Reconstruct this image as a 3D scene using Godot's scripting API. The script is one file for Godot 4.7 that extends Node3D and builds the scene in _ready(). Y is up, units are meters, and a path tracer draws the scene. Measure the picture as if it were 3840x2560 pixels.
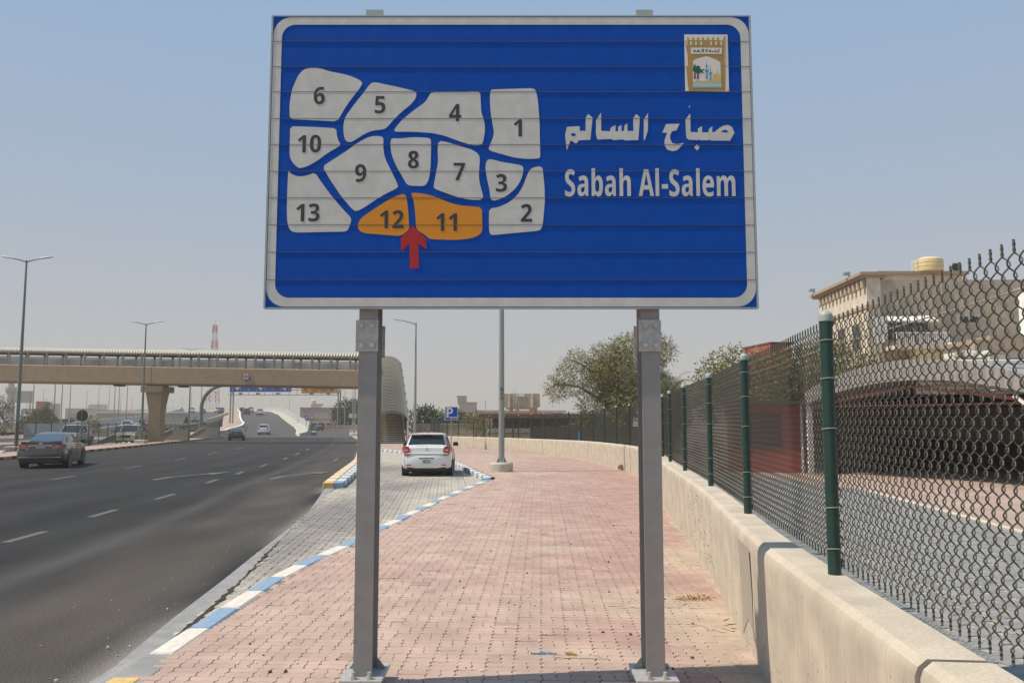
extends Node3D

# A map sign on a brick-paved pavement beside a motorway. x to the right, y up, the road runs away along -z. Metres.

const SW := 0.14                 # pavement level above the road
const SUN_EL := 56.0
const SUN_AZ := 8.0
var M := {}
var rng := RandomNumberGenerator.new()
var taken := {}
var mean_of := {}                # texture -> its average, so that a base colour stays what it says


class MB:                        # collects triangles (counter-clockwise from outside) and makes one mesh of them
	var p := PackedVector3Array()
	var c := PackedColorArray()
	var ink = null
	var x := Transform3D.IDENTITY
	func tri(a: Vector3, b: Vector3, d: Vector3) -> void:
		p.append(x * a); p.append(x * b); p.append(x * d)
		if ink != null:
			c.append(ink); c.append(ink); c.append(ink)
	func quad(a: Vector3, b: Vector3, d: Vector3, e: Vector3) -> void:
		tri(a, b, d); tri(a, d, e)
	func hexa(q: Array) -> void:                       # 8 corners: bottom 4 counter-clockwise from above, then top 4
		quad(q[3], q[2], q[1], q[0]); quad(q[4], q[5], q[6], q[7])
		for i in 4:
			var j: int = (i + 1) % 4
			quad(q[i], q[j], q[j + 4], q[i + 4])
	func box(at: Vector3, s: Vector3, turn := 0.0) -> void:
		var b := Basis(Vector3.UP, turn)
		var q := []
		for y in [-0.5, 0.5]:
			for k in [[-0.5, 0.5], [0.5, 0.5], [0.5, -0.5], [-0.5, -0.5]]:
				q.append(at + b * Vector3(k[0] * s.x, y * s.y, k[1] * s.z))
		hexa(q)
	func cbox(at: Vector3, s: Vector3, e: float, turn := 0.0) -> void:   # a box with chamfered upright and top edges
		var b := Basis(Vector3.UP, turn)
		var o := func(h: Vector3, f: float) -> PackedVector2Array:
			return PackedVector2Array([Vector2(-h.x + f, h.z), Vector2(h.x - f, h.z), Vector2(h.x, h.z - f), Vector2(h.x, -h.z + f), Vector2(h.x - f, -h.z), Vector2(-h.x + f, -h.z), Vector2(-h.x, -h.z + f), Vector2(-h.x, h.z - f)])
		var lo: PackedVector2Array = o.call(s / 2, e)
		var hi: PackedVector2Array = o.call(s / 2 - Vector3(e, 0, e), e * 0.5)
		var r := []
		for k in [[lo, -s.y / 2], [lo, s.y / 2 - e], [hi, s.y / 2]]:
			var row := PackedVector3Array()
			for v in k[0]:
				row.append(at + b * Vector3(v.x, k[1], v.y))
			r.append(row)
		loft(r, true, true)
	func bar(a: Vector3, b: Vector3, w: float, h: float) -> void:        # a straight bar of rectangular section
		var d := (b - a).normalized()
		var s := d.cross(Vector3.UP)
		s = Vector3.RIGHT if s.length() < 0.01 else s.normalized()
		var u := s.cross(d).normalized()
		s *= w / 2; u *= h / 2
		hexa([a - s - u, a + s - u, b + s - u, b - s - u, a - s + u, a + s + u, b + s + u, b - s + u])
	func loft(rows: Array, closed := true, caps := true) -> void:        # rows run upwards, each counter-clockwise from above
		for i in rows.size() - 1:
			var a = rows[i]
			var b = rows[i + 1]
			var n: int = a.size()
			for j in (n if closed else n - 1):
				var k: int = (j + 1) % n
				quad(a[j], a[k], b[k], b[j])
		if caps and closed:
			fan(rows[0], true); fan(rows[-1], false)
	func fan(r, flip: bool) -> void:
		var m := Vector3.ZERO
		for v in r:
			m += v
		m /= r.size()
		for j in r.size():
			if flip:
				tri(m, r[(j + 1) % r.size()], r[j])
			else:
				tri(m, r[j], r[(j + 1) % r.size()])
	func tube(pts: Array, rad, n := 8, caps := true) -> void:
		var rows := []
		var side := Vector3.ZERO
		for i in pts.size():
			var d: Vector3 = (pts[mini(i + 1, pts.size() - 1)] - pts[maxi(i - 1, 0)]).normalized()
			if side == Vector3.ZERO:
				side = d.cross(Vector3.FORWARD if absf(d.z) < 0.9 else Vector3.RIGHT).normalized()
			side = (side - d * side.dot(d)).normalized()
			var up := side.cross(d).normalized()
			var r: float = rad[i] if rad is Array else rad
			var row := PackedVector3Array()
			for j in n:
				var t := -TAU * j / n
				row.append(pts[i] + (side * cos(t) + up * sin(t)) * r)
			rows.append(row)
		loft(rows, true, caps)
	func lathe(at: Vector3, prof: Array, n := 12) -> void:               # prof: Vector2(radius, height) upwards
		var rows := []
		for v in prof:
			var row := PackedVector3Array()
			for j in n:
				var t := -TAU * j / n
				row.append(at + Vector3(cos(t) * v.x, v.y, sin(t) * v.x))
			rows.append(row)
		loft(rows, true, true)
	func slab(poly: PackedVector2Array, y0: float, y1: float, sides := true) -> void:     # poly in (x, z); top face at y1
		var q := poly
		if MB.area(q) > 0:
			q = poly.duplicate(); q.reverse()
		var ix := Geometry2D.triangulate_polygon(q)
		for i in range(0, ix.size(), 3):
			var a := q[ix[i]]; var b := q[ix[i + 1]]; var d := q[ix[i + 2]]
			if MB.area(PackedVector2Array([a, b, d])) > 0:
				var k := b; b = d; d = k
			tri(Vector3(a.x, y1, a.y), Vector3(b.x, y1, b.y), Vector3(d.x, y1, d.y))
		if sides:
			for i in q.size():
				var a := q[i]; var b := q[(i + 1) % q.size()]
				quad(Vector3(a.x, y0, a.y), Vector3(b.x, y0, b.y), Vector3(b.x, y1, b.y), Vector3(a.x, y1, a.y))
	func face(poly: PackedVector2Array, z0: float, z1: float) -> void:   # poly in (x, y), front face at z1 towards +z, back at z0; z0 = z1: the front alone
		var q := poly
		if MB.area(q) < 0:
			q = poly.duplicate(); q.reverse()
		var ix := Geometry2D.triangulate_polygon(q)
		for i in range(0, ix.size(), 3):
			var a := q[ix[i]]; var b := q[ix[i + 1]]; var d := q[ix[i + 2]]
			if MB.area(PackedVector2Array([a, b, d])) < 0:
				var k := b; b = d; d = k
			tri(Vector3(a.x, a.y, z1), Vector3(b.x, b.y, z1), Vector3(d.x, d.y, z1))
			if z0 != z1:
				tri(Vector3(d.x, d.y, z0), Vector3(b.x, b.y, z0), Vector3(a.x, a.y, z0))
		if z0 != z1:
			for i in q.size():
				var a := q[i]; var b := q[(i + 1) % q.size()]
				quad(Vector3(a.x, a.y, z0), Vector3(b.x, b.y, z0), Vector3(b.x, b.y, z1), Vector3(a.x, a.y, z1))
	static func area(q: PackedVector2Array) -> float:
		var s := 0.0
		for i in q.size():
			s += q[i].cross(q[(i + 1) % q.size()])
		return s
	func mesh(smooth := 0.0) -> ArrayMesh:              # smooth: degrees under which neighbouring faces blend
		var n := p.size()
		var v := PackedVector3Array(); v.resize(n)
		var nn := PackedVector3Array(); nn.resize(n)
		var cc := PackedColorArray()
		var fn := PackedVector3Array(); fn.resize(n / 3)
		var wt := PackedVector3Array(); wt.resize(n / 3)
		for f in n / 3:
			var g := (p[f * 3 + 1] - p[f * 3]).cross(p[f * 3 + 2] - p[f * 3])
			wt[f] = g
			fn[f] = g.normalized()
		var near := {}
		if smooth > 0:
			for i in n:
				var k := Vector3i((p[i] * 2000.0).round())
				if near.has(k):
					near[k].append(i / 3)
				else:
					near[k] = [i / 3]
		var lim := cos(deg_to_rad(smooth))
		for f in n / 3:
			for j in 3:
				var i := f * 3 + j
				var to: int = f * 3 + [0, 2, 1][j]
				v[to] = p[i]
				var s := fn[f]
				if smooth > 0:
					s = Vector3.ZERO
					for g in near[Vector3i((p[i] * 2000.0).round())]:
						if fn[g].dot(fn[f]) >= lim:
							s += wt[g]
					s = s.normalized() if s.length() > 1e-12 else fn[f]
				nn[to] = s
		if c.size() == n:
			cc.resize(n)
			for f in n / 3:
				cc[f * 3] = c[f * 3]; cc[f * 3 + 1] = c[f * 3 + 2]; cc[f * 3 + 2] = c[f * 3 + 1]
		var a := []
		a.resize(Mesh.ARRAY_MAX)
		a[Mesh.ARRAY_VERTEX] = v
		a[Mesh.ARRAY_NORMAL] = nn
		if cc.size():
			a[Mesh.ARRAY_COLOR] = cc
		var am := ArrayMesh.new()
		if n:
			am.add_surface_from_arrays(Mesh.PRIMITIVE_TRIANGLES, a)
		return am


func V(x: float, y: float, d: float) -> Vector3:        # d: metres ahead of the camera
	return Vector3(x, y, -d)


func H(d: float) -> float:                              # the land dips a little beyond 25 m
	return -0.0062 * clampf(d - 25.0, 0.0, 85.0)


func numbered(n: String) -> String:
	if not taken.has(n):
		taken[n] = 0
		return n
	taken[n] += 1
	return "%s_%03d" % [n, taken[n]]


func put(called: String, mesh: Mesh, m: Material, parent: Node = self) -> MeshInstance3D:
	var o := MeshInstance3D.new()
	o.mesh = mesh
	o.material_override = m
	if parent == self:
		o.name = numbered(called)
		add_child(o)
	else:
		var k := 0
		var nm := called
		while parent.has_node(nm):
			k += 1
			nm = "%s_%03d" % [called, k]
		o.name = nm
		parent.add_child(o, true)
	return o


func tag(o: Node, label: String, category: String, group := "") -> Node:
	o.set_meta("label", label)
	o.set_meta("category", category)
	if group:
		o.set_meta("group", group)
	return o


func thing(called: String, label: String, category: String, at := Vector3.ZERO, turn := 0.0, group := "") -> Node3D:
	var o := Node3D.new()
	o.name = numbered(called)
	add_child(o)
	o.position = at
	o.rotation.y = turn
	tag(o, label, category, group)
	return o


func struct(called: String, mesh: Mesh, m: Material) -> MeshInstance3D:
	var o := put(called, mesh, m)
	o.set_meta("kind", "structure")
	return o


func stuff(o: Node) -> Node:
	o.set_meta("kind", "stuff")
	return o


func dup(root: Node3D, at: Vector3, turn: float, label: String) -> Node3D:
	var r: Node3D = root.duplicate()
	var n := String(root.name)
	r.name = numbered(n.left(n.length() - 4) if n.right(4).begins_with("_") and n.right(3).is_valid_int() else n)
	add_child(r)
	r.position = at
	r.rotation.y = turn
	r.set_meta("label", label)
	return r


func one(f: Callable, smooth := 0.0) -> ArrayMesh:      # a mesh built by one function
	var b := MB.new()
	f.call(b)
	return b.mesh(smooth)


func noise(freq: float, lo: float, hi: float, kind := FastNoiseLite.TYPE_SIMPLEX_SMOOTH, oct := 4, size := 512, pick := 1) -> NoiseTexture2D:
	var n := FastNoiseLite.new()
	n.noise_type = kind
	n.frequency = freq
	n.fractal_octaves = oct
	n.seed = pick
	var t := NoiseTexture2D.new()
	t.width = size; t.height = size
	t.seamless = true
	t.noise = n
	var r := Gradient.new()
	r.set_color(0, Color(lo, lo, lo)); r.set_color(1, Color(hi, hi, hi))
	t.color_ramp = r
	mean_of[t] = Color((lo + hi) / 2, 0, 0).srgb_to_linear().r
	return t


func mat(n: String, c: Color, rough := 0.85, o := {}) -> StandardMaterial3D:       # c: real-world base colour, linear
	var m := StandardMaterial3D.new()
	m.resource_name = n
	var k: float = mean_of.get(o.get("tex"), 1.0) * mean_of.get(o.get("over"), 1.0)
	m.albedo_color = Color(c.r / k, c.g / k, c.b / k).linear_to_srgb()
	m.roughness = rough
	m.metallic = o.get("metal", 0.0)
	if o.has("tex"):
		m.albedo_texture = o.tex
		m.uv1_triplanar = true
		m.uv1_world_triplanar = o.get("world", true)
		var s = o.get("scale", 1.0)
		m.uv1_scale = s if s is Vector3 else Vector3.ONE * s
	if o.has("bump"):
		m.heightmap_enabled = true
		m.heightmap_texture = o.bump
		m.heightmap_scale = o.get("deep", 0.3)
		m.uv1_triplanar = true
		m.uv1_world_triplanar = o.get("world", true)
		var s = o.get("scale", 1.0)
		m.uv1_scale = s if s is Vector3 else Vector3.ONE * s
	if o.has("over"):                                   # a second, coarser pattern multiplied in
		m.detail_enabled = true
		m.detail_blend_mode = BaseMaterial3D.BLEND_MODE_MUL
		m.detail_albedo = o.over
		m.detail_uv_layer = BaseMaterial3D.DETAIL_UV_2
		m.uv2_triplanar = true
		m.uv2_world_triplanar = true
		var s = o.get("over_scale", 0.1)
		m.uv2_scale = s if s is Vector3 else Vector3.ONE * s
	if o.get("vcol", false):
		m.vertex_color_use_as_albedo = true
	if o.has("coat"):
		m.clearcoat_enabled = true
		m.clearcoat = o.coat
		m.clearcoat_roughness = 0.05
	if o.has("back"):
		m.backlight_enabled = true
		m.backlight = Color(o.back).linear_to_srgb()
	M[n] = m
	return m


func along(path: Array, step: float, first := 0.0) -> Array:             # [point, direction] every step metres of a polyline of Vector2(x, d)
	var out := []
	var want := first
	var gone := 0.0
	for i in path.size() - 1:
		var a: Vector2 = path[i]
		var b: Vector2 = path[i + 1]
		var l := a.distance_to(b)
		while want <= gone + l + 1e-6:
			out.append([a.lerp(b, (want - gone) / l), (b - a) / l])
			want += step
		gone += l
	return out


func smooth_path(path: Array, step := 0.5) -> Array:
	var c := Curve2D.new()
	for i in path.size():
		var t: Vector2 = (path[mini(i + 1, path.size() - 1)] - path[maxi(i - 1, 0)]) * 0.5
		var l0: float = path[i].distance_to(path[maxi(i - 1, 0)])
		var l1: float = path[i].distance_to(path[mini(i + 1, path.size() - 1)])
		t = t.normalized()
		c.add_point(path[i], -t * l0 / 3.0, t * l1 / 3.0)
	var out := []
	var n := int(ceil(c.get_baked_length() / step))
	for i in n + 1:
		out.append(c.sample_baked(c.get_baked_length() * i / n, true))
	return out


func offset_path(path: Array, by: float) -> Array:                       # by > 0: to the right of the way it runs
	var out := []
	for i in path.size():
		var t: Vector2 = (path[mini(i + 1, path.size() - 1)] - path[maxi(i - 1, 0)]).normalized()
		out.append(path[i] + Vector2(t.y, -t.x) * by)
	return out


func zpoly(path: Array) -> PackedVector2Array:                           # (x, d) to (x, z)
	var q := PackedVector2Array()
	for v in path:
		q.append(Vector2(v.x, -v.y))
	return q


func strip(b: MB, l: Array, r: Array, off: float, hl = null) -> void:    # a sheet between two paths of the same length that follows the land
	for i in l.size() - 1:
		var y0: float = (hl.call(l[i].y) if hl else H(l[i].y)) + off
		var y1: float = (hl.call(l[i + 1].y) if hl else H(l[i + 1].y)) + off
		b.quad(V(l[i].x, y0, l[i].y), V(r[i].x, y0, r[i].y), V(r[i + 1].x, y1, r[i + 1].y), V(l[i + 1].x, y1, l[i + 1].y))


func lettering(words: String, high: float, font := "Droid Sans", weight := 700, squeeze := 1.0, deep := 0.002) -> TextMesh:
	var t := TextMesh.new()
	var f := SystemFont.new()
	f.font_names = PackedStringArray([font])
	f.font_weight = weight
	t.font = f
	t.text = words
	t.font_size = 64
	t.pixel_size = high / 64.0 / 0.714
	t.depth = deep / maxf(squeeze, 0.01)
	t.curve_step = 1.0
	return t


func pts(flat: Array, k: float) -> PackedVector2Array:   # pairs, scaled
	var q := PackedVector2Array()
	for i in range(0, flat.size(), 2):
		q.append(Vector2(flat[i] * k, flat[i + 1] * k))
	return q


func _ready() -> void:
	rng.seed = 7
	# ---- camera, sky, sun, air
	var cam := Camera3D.new()
	cam.name = "camera"
	cam.position = Vector3(0, 1.89, 0)
	cam.rotation_degrees = Vector3(5.474, 0, 0)
	cam.fov = 44.885
	cam.near = 0.1
	cam.far = 6000.0
	add_child(cam)
	cam.current = true
	var we := WorldEnvironment.new()
	we.name = "air_and_sky"
	var e := Environment.new()
	e.background_mode = Environment.BG_SKY
	var sk := ProceduralSkyMaterial.new()
	sk.sky_top_color = Color(0.54, 0.68, 0.83)
	sk.sky_horizon_color = Color(0.785, 0.77, 0.745)
	sk.sky_curve = 0.19
	sk.ground_bottom_color = Color(0.45, 0.42, 0.38)
	sk.ground_horizon_color = Color(0.66, 0.65, 0.63)
	sk.sun_angle_max = 25.0
	sk.sun_curve = 0.1
	e.sky = Sky.new()
	e.sky.sky_material = sk
	e.tonemap_mode = Environment.TONE_MAPPER_LINEAR
	e.tonemap_exposure = 1.0
	e.fog_enabled = true
	e.fog_density = 0.0008
	e.fog_light_color = Color(1.0, 0.965, 0.92)
	e.sdfgi_enabled = true
	e.ssao_enabled = true
	e.ssil_enabled = true
	we.environment = e
	add_child(we)
	var sun := DirectionalLight3D.new()
	sun.name = "sun"
	sun.light_energy = 1.58
	sun.light_color = Color(1.0, 0.955, 0.88)
	sun.light_angular_distance = 0.5
	sun.shadow_enabled = true
	var el := deg_to_rad(SUN_EL)
	var az := deg_to_rad(SUN_AZ)
	sun.basis = Basis.looking_at(Vector3(cos(az) * cos(el), -sin(el), -sin(az) * cos(el)))
	add_child(sun)

	make_materials()
	make_ground()
	make_wall_and_fence()
	make_sign()
	make_footbridge()
	make_flyover()
	make_lamps()
	make_vehicles()
	make_small_signs()
	make_middle_distance()
	make_lot()
	make_left_side()
	make_litter()


func make_materials() -> void:
	var fine := noise(0.09, 0.80, 1.0, FastNoiseLite.TYPE_SIMPLEX, 3, 512, 1)
	var blot := noise(0.012, 0.84, 1.0, FastNoiseLite.TYPE_SIMPLEX_SMOOTH, 4, 512, 2)
	var grain := noise(0.3, 0.62, 1.0, FastNoiseLite.TYPE_SIMPLEX, 2, 512, 3)
	var streak := noise(0.03, 0.86, 1.0, FastNoiseLite.TYPE_SIMPLEX_SMOOTH, 4, 512, 4)
	var faint := noise(0.012, 0.93, 1.0, FastNoiseLite.TYPE_SIMPLEX_SMOOTH, 4, 512, 5)
	mat("sand", Color(0.40, 0.33, 0.25), 0.95, {tex = fine, scale = 0.25, over = blot, over_scale = 0.02})
	mat("asphalt", Color(0.62, 0.62, 0.62), 0.95, {tex = noise(0.05, 0.62, 1.0, FastNoiseLite.TYPE_SIMPLEX, 6, 1024, 9), scale = 0.7, over = blot, over_scale = Vector3(0.10, 0.10, 0.03), vcol = true, bump = grain, deep = 0.25})
	M.asphalt.metallic_specular = 0.3
	mat("far_asphalt", Color(0.062, 0.062, 0.066), 0.95, {tex = fine, scale = 0.3, over = blot, over_scale = 0.04})
	mat("road_paint", Color(0.108, 0.106, 0.101), 0.8, {tex = grain, scale = 1.1, over = fine, over_scale = 0.8})
	mat("gutter", Color(0.27, 0.265, 0.26), 0.9, {tex = fine, scale = 1.0, over = blot, over_scale = 0.45, bump = grain, deep = 0.2})
	mat("joint", Color(0.25, 0.20, 0.16), 0.95, {tex = grain, scale = 2.0})
	mat("grey_joint", Color(0.40, 0.36, 0.30), 0.95, {tex = grain, scale = 2.0})
	mat("paver", Color(1.0, 1.0, 1.0), 0.9, {tex = fine, scale = 3.0, over = blot, over_scale = 0.25, vcol = true, bump = grain, deep = 0.12})
	mat("far_pink", Color(0.40, 0.29, 0.24), 0.9, {tex = fine, scale = 0.8, over = blot, over_scale = 0.12})
	mat("kerb_white", Color(0.66, 0.61, 0.53), 0.75, {tex = blot, scale = 1.3})
	mat("kerb_blue", Color(0.23, 0.325, 0.44), 0.75, {tex = blot, scale = 1.3})
	mat("kerb_yellow", Color(0.60, 0.41, 0.15), 0.75, {tex = blot, scale = 1.3})
	mat("kerb_black", Color(0.05, 0.048, 0.045), 0.8, {tex = blot, scale = 1.3})
	mat("kerb_orange", Color(0.42, 0.19, 0.05), 0.8, {tex = blot, scale = 1.3})
	mat("wall_cream", Color(0.50, 0.438, 0.352), 0.9, {tex = streak, scale = Vector3(3.1, 0.16, 3.1), over = blot, over_scale = 0.3})
	mat("wall_grey", Color(0.36, 0.32, 0.26), 0.9, {tex = streak, scale = Vector3(4, 0.4, 4)})
	mat("fence_wire", Color(0.085, 0.082, 0.066), 0.6)
	mat("tie_wire", Color(0.38, 0.34, 0.27), 0.5)
	mat("fence_green", Color(0.011, 0.046, 0.038), 0.42, {tex = blot, scale = 3.0})
	mat("fence_black", Color(0.02, 0.025, 0.024), 0.5)
	mat("far_wire", Color(0.10, 0.10, 0.085), 0.6)
	mat("cap_grey", Color(0.34, 0.38, 0.35), 0.5)
	mat("steel", Color(0.27, 0.265, 0.26), 0.6, {metal = 0.1, tex = faint, scale = 1.3})
	mat("galvanised", Color(0.42, 0.42, 0.41), 0.5, {metal = 0.2, tex = blot, scale = 2.5})
	mat("bolt", Color(0.46, 0.44, 0.40), 0.5, {metal = 0.3})
	mat("sign_white", Color(0.56, 0.56, 0.53), 0.6, {tex = faint, scale = 1.2})
	mat("sign_blue", Color(0.005, 0.070, 0.39), 0.6, {tex = faint, scale = 1.2})
	M.sign_blue.metallic_specular = 0.22
	mat("sign_orange", Color(0.66, 0.25, 0.006), 0.6)
	mat("sign_red", Color(0.40, 0.008, 0.012), 0.6)
	mat("sign_black", Color(0.035, 0.035, 0.035), 0.5)
	mat("seam", Color(0.10, 0.11, 0.12), 0.8)
	mat("gold", Color(0.40, 0.25, 0.07), 0.5)
	mat("gold_pale", Color(0.62, 0.44, 0.17), 0.5)
	mat("paper", Color(0.70, 0.66, 0.60), 0.6)
	mat("tower_blue", Color(0.06, 0.33, 0.48), 0.5)
	mat("palm_print", Color(0.012, 0.11, 0.08), 0.5)
	mat("trunk_print", Color(0.18, 0.03, 0.04), 0.5)
	mat("wave_print", Color(0.22, 0.50, 0.58), 0.5)
	mat("bridge_tan", Color(0.40, 0.29, 0.175), 0.8, {tex = faint, scale = 0.15})
	mat("bridge_rail", Color(0.42, 0.34, 0.25), 0.7)
	mat("bridge_screen", Color(0.50, 0.46, 0.40), 0.7)
	mat("bridge_roof", Color(0.66, 0.63, 0.52), 0.6)
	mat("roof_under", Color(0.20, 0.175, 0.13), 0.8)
	mat("bank_grey", Color(0.115, 0.115, 0.09), 0.95)
	mat("step_edge", Color(0.66, 0.60, 0.50), 0.8)
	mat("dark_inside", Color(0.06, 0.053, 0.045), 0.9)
	mat("stair_step", Color(0.32, 0.27, 0.22), 0.85)
	mat("concrete", Color(0.50, 0.45, 0.37), 0.9, {tex = streak, scale = Vector3(0.6, 0.3, 0.6), over = blot, over_scale = 0.3})
	mat("barrier", Color(0.40, 0.405, 0.375), 0.9, {tex = streak, scale = 0.3})
	mat("pole_green", Color(0.15, 0.20, 0.18), 0.45, {metal = 0.2})
	mat("pole_grey", Color(0.30, 0.315, 0.30), 0.45, {metal = 0.3})
	mat("lamp_head", Color(0.45, 0.45, 0.42), 0.5)
	mat("mast_red", Color(0.45, 0.10, 0.08), 0.7)
	mat("mast_white", Color(0.65, 0.65, 0.63), 0.7)
	mat("rubber", Color(0.018, 0.018, 0.018), 0.8)
	mat("rim", Color(0.42, 0.42, 0.43), 0.35, {metal = 0.6})
	mat("plastic", Color(0.022, 0.022, 0.023), 0.5)
	mat("glass", Color(0.018, 0.024, 0.03), 0.06, {coat = 0.6})
	mat("blue_glass", Color(0.045, 0.085, 0.115), 0.06, {coat = 0.6})
	mat("light_red", Color(0.38, 0.012, 0.018), 0.2, {coat = 0.8})
	mat("light_clear", Color(0.62, 0.58, 0.55), 0.2, {coat = 0.6})
	mat("chrome", Color(0.70, 0.70, 0.70), 0.15, {metal = 0.9})
	mat("plate", Color(0.60, 0.60, 0.57), 0.5)
	mat("paint_white", Color(0.74, 0.74, 0.73), 0.25, {coat = 0.8})
	mat("paint_bronze", Color(0.115, 0.09, 0.072), 0.3, {metal = 0.45, coat = 0.9})
	mat("paint_black", Color(0.014, 0.014, 0.016), 0.2, {coat = 0.9})
	mat("paint_silver", Color(0.50, 0.50, 0.50), 0.3, {metal = 0.4, coat = 0.8})
	mat("paint_gold", Color(0.42, 0.37, 0.27), 0.35, {metal = 0.2, coat = 0.6})
	mat("paint_red", Color(0.33, 0.02, 0.015), 0.25, {coat = 0.8})
	mat("paint_maroon", Color(0.06, 0.018, 0.02), 0.25, {coat = 0.8})
	mat("paint_teal", Color(0.03, 0.07, 0.08), 0.3, {coat = 0.8})
	mat("bark", Color(0.13, 0.10, 0.075), 0.95, {tex = streak, scale = Vector3(3, 0.6, 3)})
	mat("leaf_olive", Color(0.25, 0.235, 0.095), 0.7, {back = Color(0.05, 0.055, 0.02), vcol = true})
	mat("leaf_green", Color(0.085, 0.11, 0.042), 0.7, {back = Color(0.025, 0.035, 0.012), vcol = true})
	mat("leaf_brown", Color(0.12, 0.10, 0.06), 0.8, {back = Color(0.03, 0.03, 0.015), vcol = true})
	mat("frond", Color(0.13, 0.15, 0.075), 0.6, {back = Color(0.04, 0.05, 0.02), vcol = true})
	mat("dry_frond", Color(0.30, 0.24, 0.14), 0.8)
	mat("field", Color(0.115, 0.108, 0.055), 0.95, {tex = fine, scale = 0.12, over = blot, over_scale = 0.02})
	mat("house_tan", Color(0.42, 0.345, 0.26), 0.9, {tex = blot, scale = 0.2, over = streak, over_scale = Vector3(0.5, 0.08, 0.5)})
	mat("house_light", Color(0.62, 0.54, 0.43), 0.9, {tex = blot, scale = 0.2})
	mat("house_white", Color(0.76, 0.75, 0.71), 0.85, {tex = blot, scale = 0.2})
	mat("house_trim", Color(0.36, 0.28, 0.20), 0.85)
	mat("house_lilac", Color(0.42, 0.36, 0.34), 0.9)
	mat("house_pink", Color(0.52, 0.33, 0.29), 0.9, {tex = blot, scale = 0.2})
	mat("house_red", Color(0.34, 0.085, 0.07), 0.85, {tex = blot, scale = 0.2})
	mat("window_dark", Color(0.03, 0.032, 0.035), 0.15)
	mat("tank_yellow", Color(0.66, 0.53, 0.30), 0.6, {tex = streak, scale = Vector3(0.2, 2.0, 0.2)})
	mat("sheet_metal", Color(0.36, 0.33, 0.31), 0.55, {metal = 0.2, tex = streak, scale = Vector3(0.8, 0.3, 0.8)})
	mat("shed_brown", Color(0.11, 0.05, 0.035), 0.7)
	mat("steel_red", Color(0.09, 0.022, 0.016), 0.6)
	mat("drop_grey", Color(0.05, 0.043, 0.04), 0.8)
	mat("wedge_grey", Color(0.17, 0.165, 0.15), 0.9)
	mat("shop_red", Color(0.36, 0.05, 0.045), 0.6, {tex = blot, scale = 0.4})
	mat("white_post", Color(0.74, 0.71, 0.66), 0.6)
	mat("net_green", Color(0.06, 0.056, 0.042), 0.9)
	mat("bottle_blue", Color(0.03, 0.22, 0.42), 0.4)
	mat("litter_dark", Color(0.06, 0.045, 0.035), 0.9)
	mat("litter_pale", Color(0.66, 0.62, 0.55), 0.8)
	mat("litter_straw", Color(0.42, 0.27, 0.10), 0.9)
	mat("sand_patch", Color(0.43, 0.335, 0.255), 0.95, {tex = fine, scale = 2.0, over = blot, over_scale = 0.5})


# ------------------------------------------------------------------ the ground

var kerb_line := []        # the bay side of the kerb, from the near end to the far end of the bay
var wall_line := []        # the pavement side of the concrete wall

func hash2(a: int, b: int) -> float:
	return fposmod(sin(a * 127.1 + b * 311.7) * 43758.5453, 1.0)


func inside(poly: PackedVector2Array, x: float, d: float) -> bool:
	return Geometry2D.is_point_in_polygon(Vector2(x, -d), poly)


func make_ground() -> void:
	var b := MB.new()
	var ds := [-30.0, 25.0, 50.0, 80.0, 110.0, 400.0, 3000.0]
	for i in ds.size() - 1:
		var w0 := 90.0 + maxf(0, ds[i]) * 1.5
		var w1 := 90.0 + maxf(0, ds[i + 1]) * 1.5
		b.quad(V(-w0, H(ds[i]) - 0.03, ds[i]), V(w0, H(ds[i]) - 0.03, ds[i]), V(w1, H(ds[i + 1]) - 0.03, ds[i + 1]), V(-w1, H(ds[i + 1]) - 0.03, ds[i + 1]))
	struct("ground", b.mesh(), M.sand)
	kerb_line = smooth_path([Vector2(-2.72, 4.0), Vector2(-2.74, 5.7), Vector2(-2.75, 8.75), Vector2(-2.68, 10.2), Vector2(-2.44, 12.0), Vector2(-1.62, 19.4), Vector2(-0.80, 24.9)], 0.5)
	wall_line = smooth_path([Vector2(1.12, -0.5), Vector2(1.45, 3.0), Vector2(1.74, 5.97), Vector2(2.2, 9.24), Vector2(2.56, 12.2), Vector2(2.95, 16.0), Vector2(3.48, 20.5), Vector2(3.9, 25.0), Vector2(4.05, 29.0), Vector2(3.75, 34.0), Vector2(3.2, 39.3), Vector2(1.9, 46.0), Vector2(0.25, 51.85), Vector2(-1.7, 56.5), Vector2(-3.8, 60.3), Vector2(-5.8, 65.0), Vector2(-7.2, 71.0)], 0.5)
	make_road()
	make_kerbs()
	make_paving()


func right_edge(d: float) -> float:
	return curve_at([Vector2(-2.45, 0), Vector2(-2.75, 4), Vector2(-3.12, 7.03), Vector2(-3.22, 7.83), Vector2(-3.43, 9.98), Vector2(-3.64, 11.93), Vector2(-4.14, 16.93), Vector2(-5.25, 23.5), Vector2(-7.42, 39.4), Vector2(-9.31, 50.2), Vector2(-12.0, 66), Vector2(-15.8, 85.6), Vector2(-18.7, 101.5), Vector2(-27.6, 140), Vector2(-38.0, 190)], d)


func left_edge(d: float) -> float:
	return curve_at([Vector2(-19.5, -5), Vector2(-23.2, 25), Vector2(-26.04, 42.4), Vector2(-28.12, 55.3), Vector2(-30.6, 67.6), Vector2(-34.6, 85.6), Vector2(-38.7, 105.5), Vector2(-41.8, 120.2), Vector2(-47.2, 140)], d)


func curve_at(path: Array, d: float) -> float:
	for i in path.size() - 1:
		if d <= path[i + 1].y or i == path.size() - 2:
			return lerpf(path[i].x, path[i + 1].x, (d - path[i].y) / (path[i + 1].y - path[i].y))
	return 0.0


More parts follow.
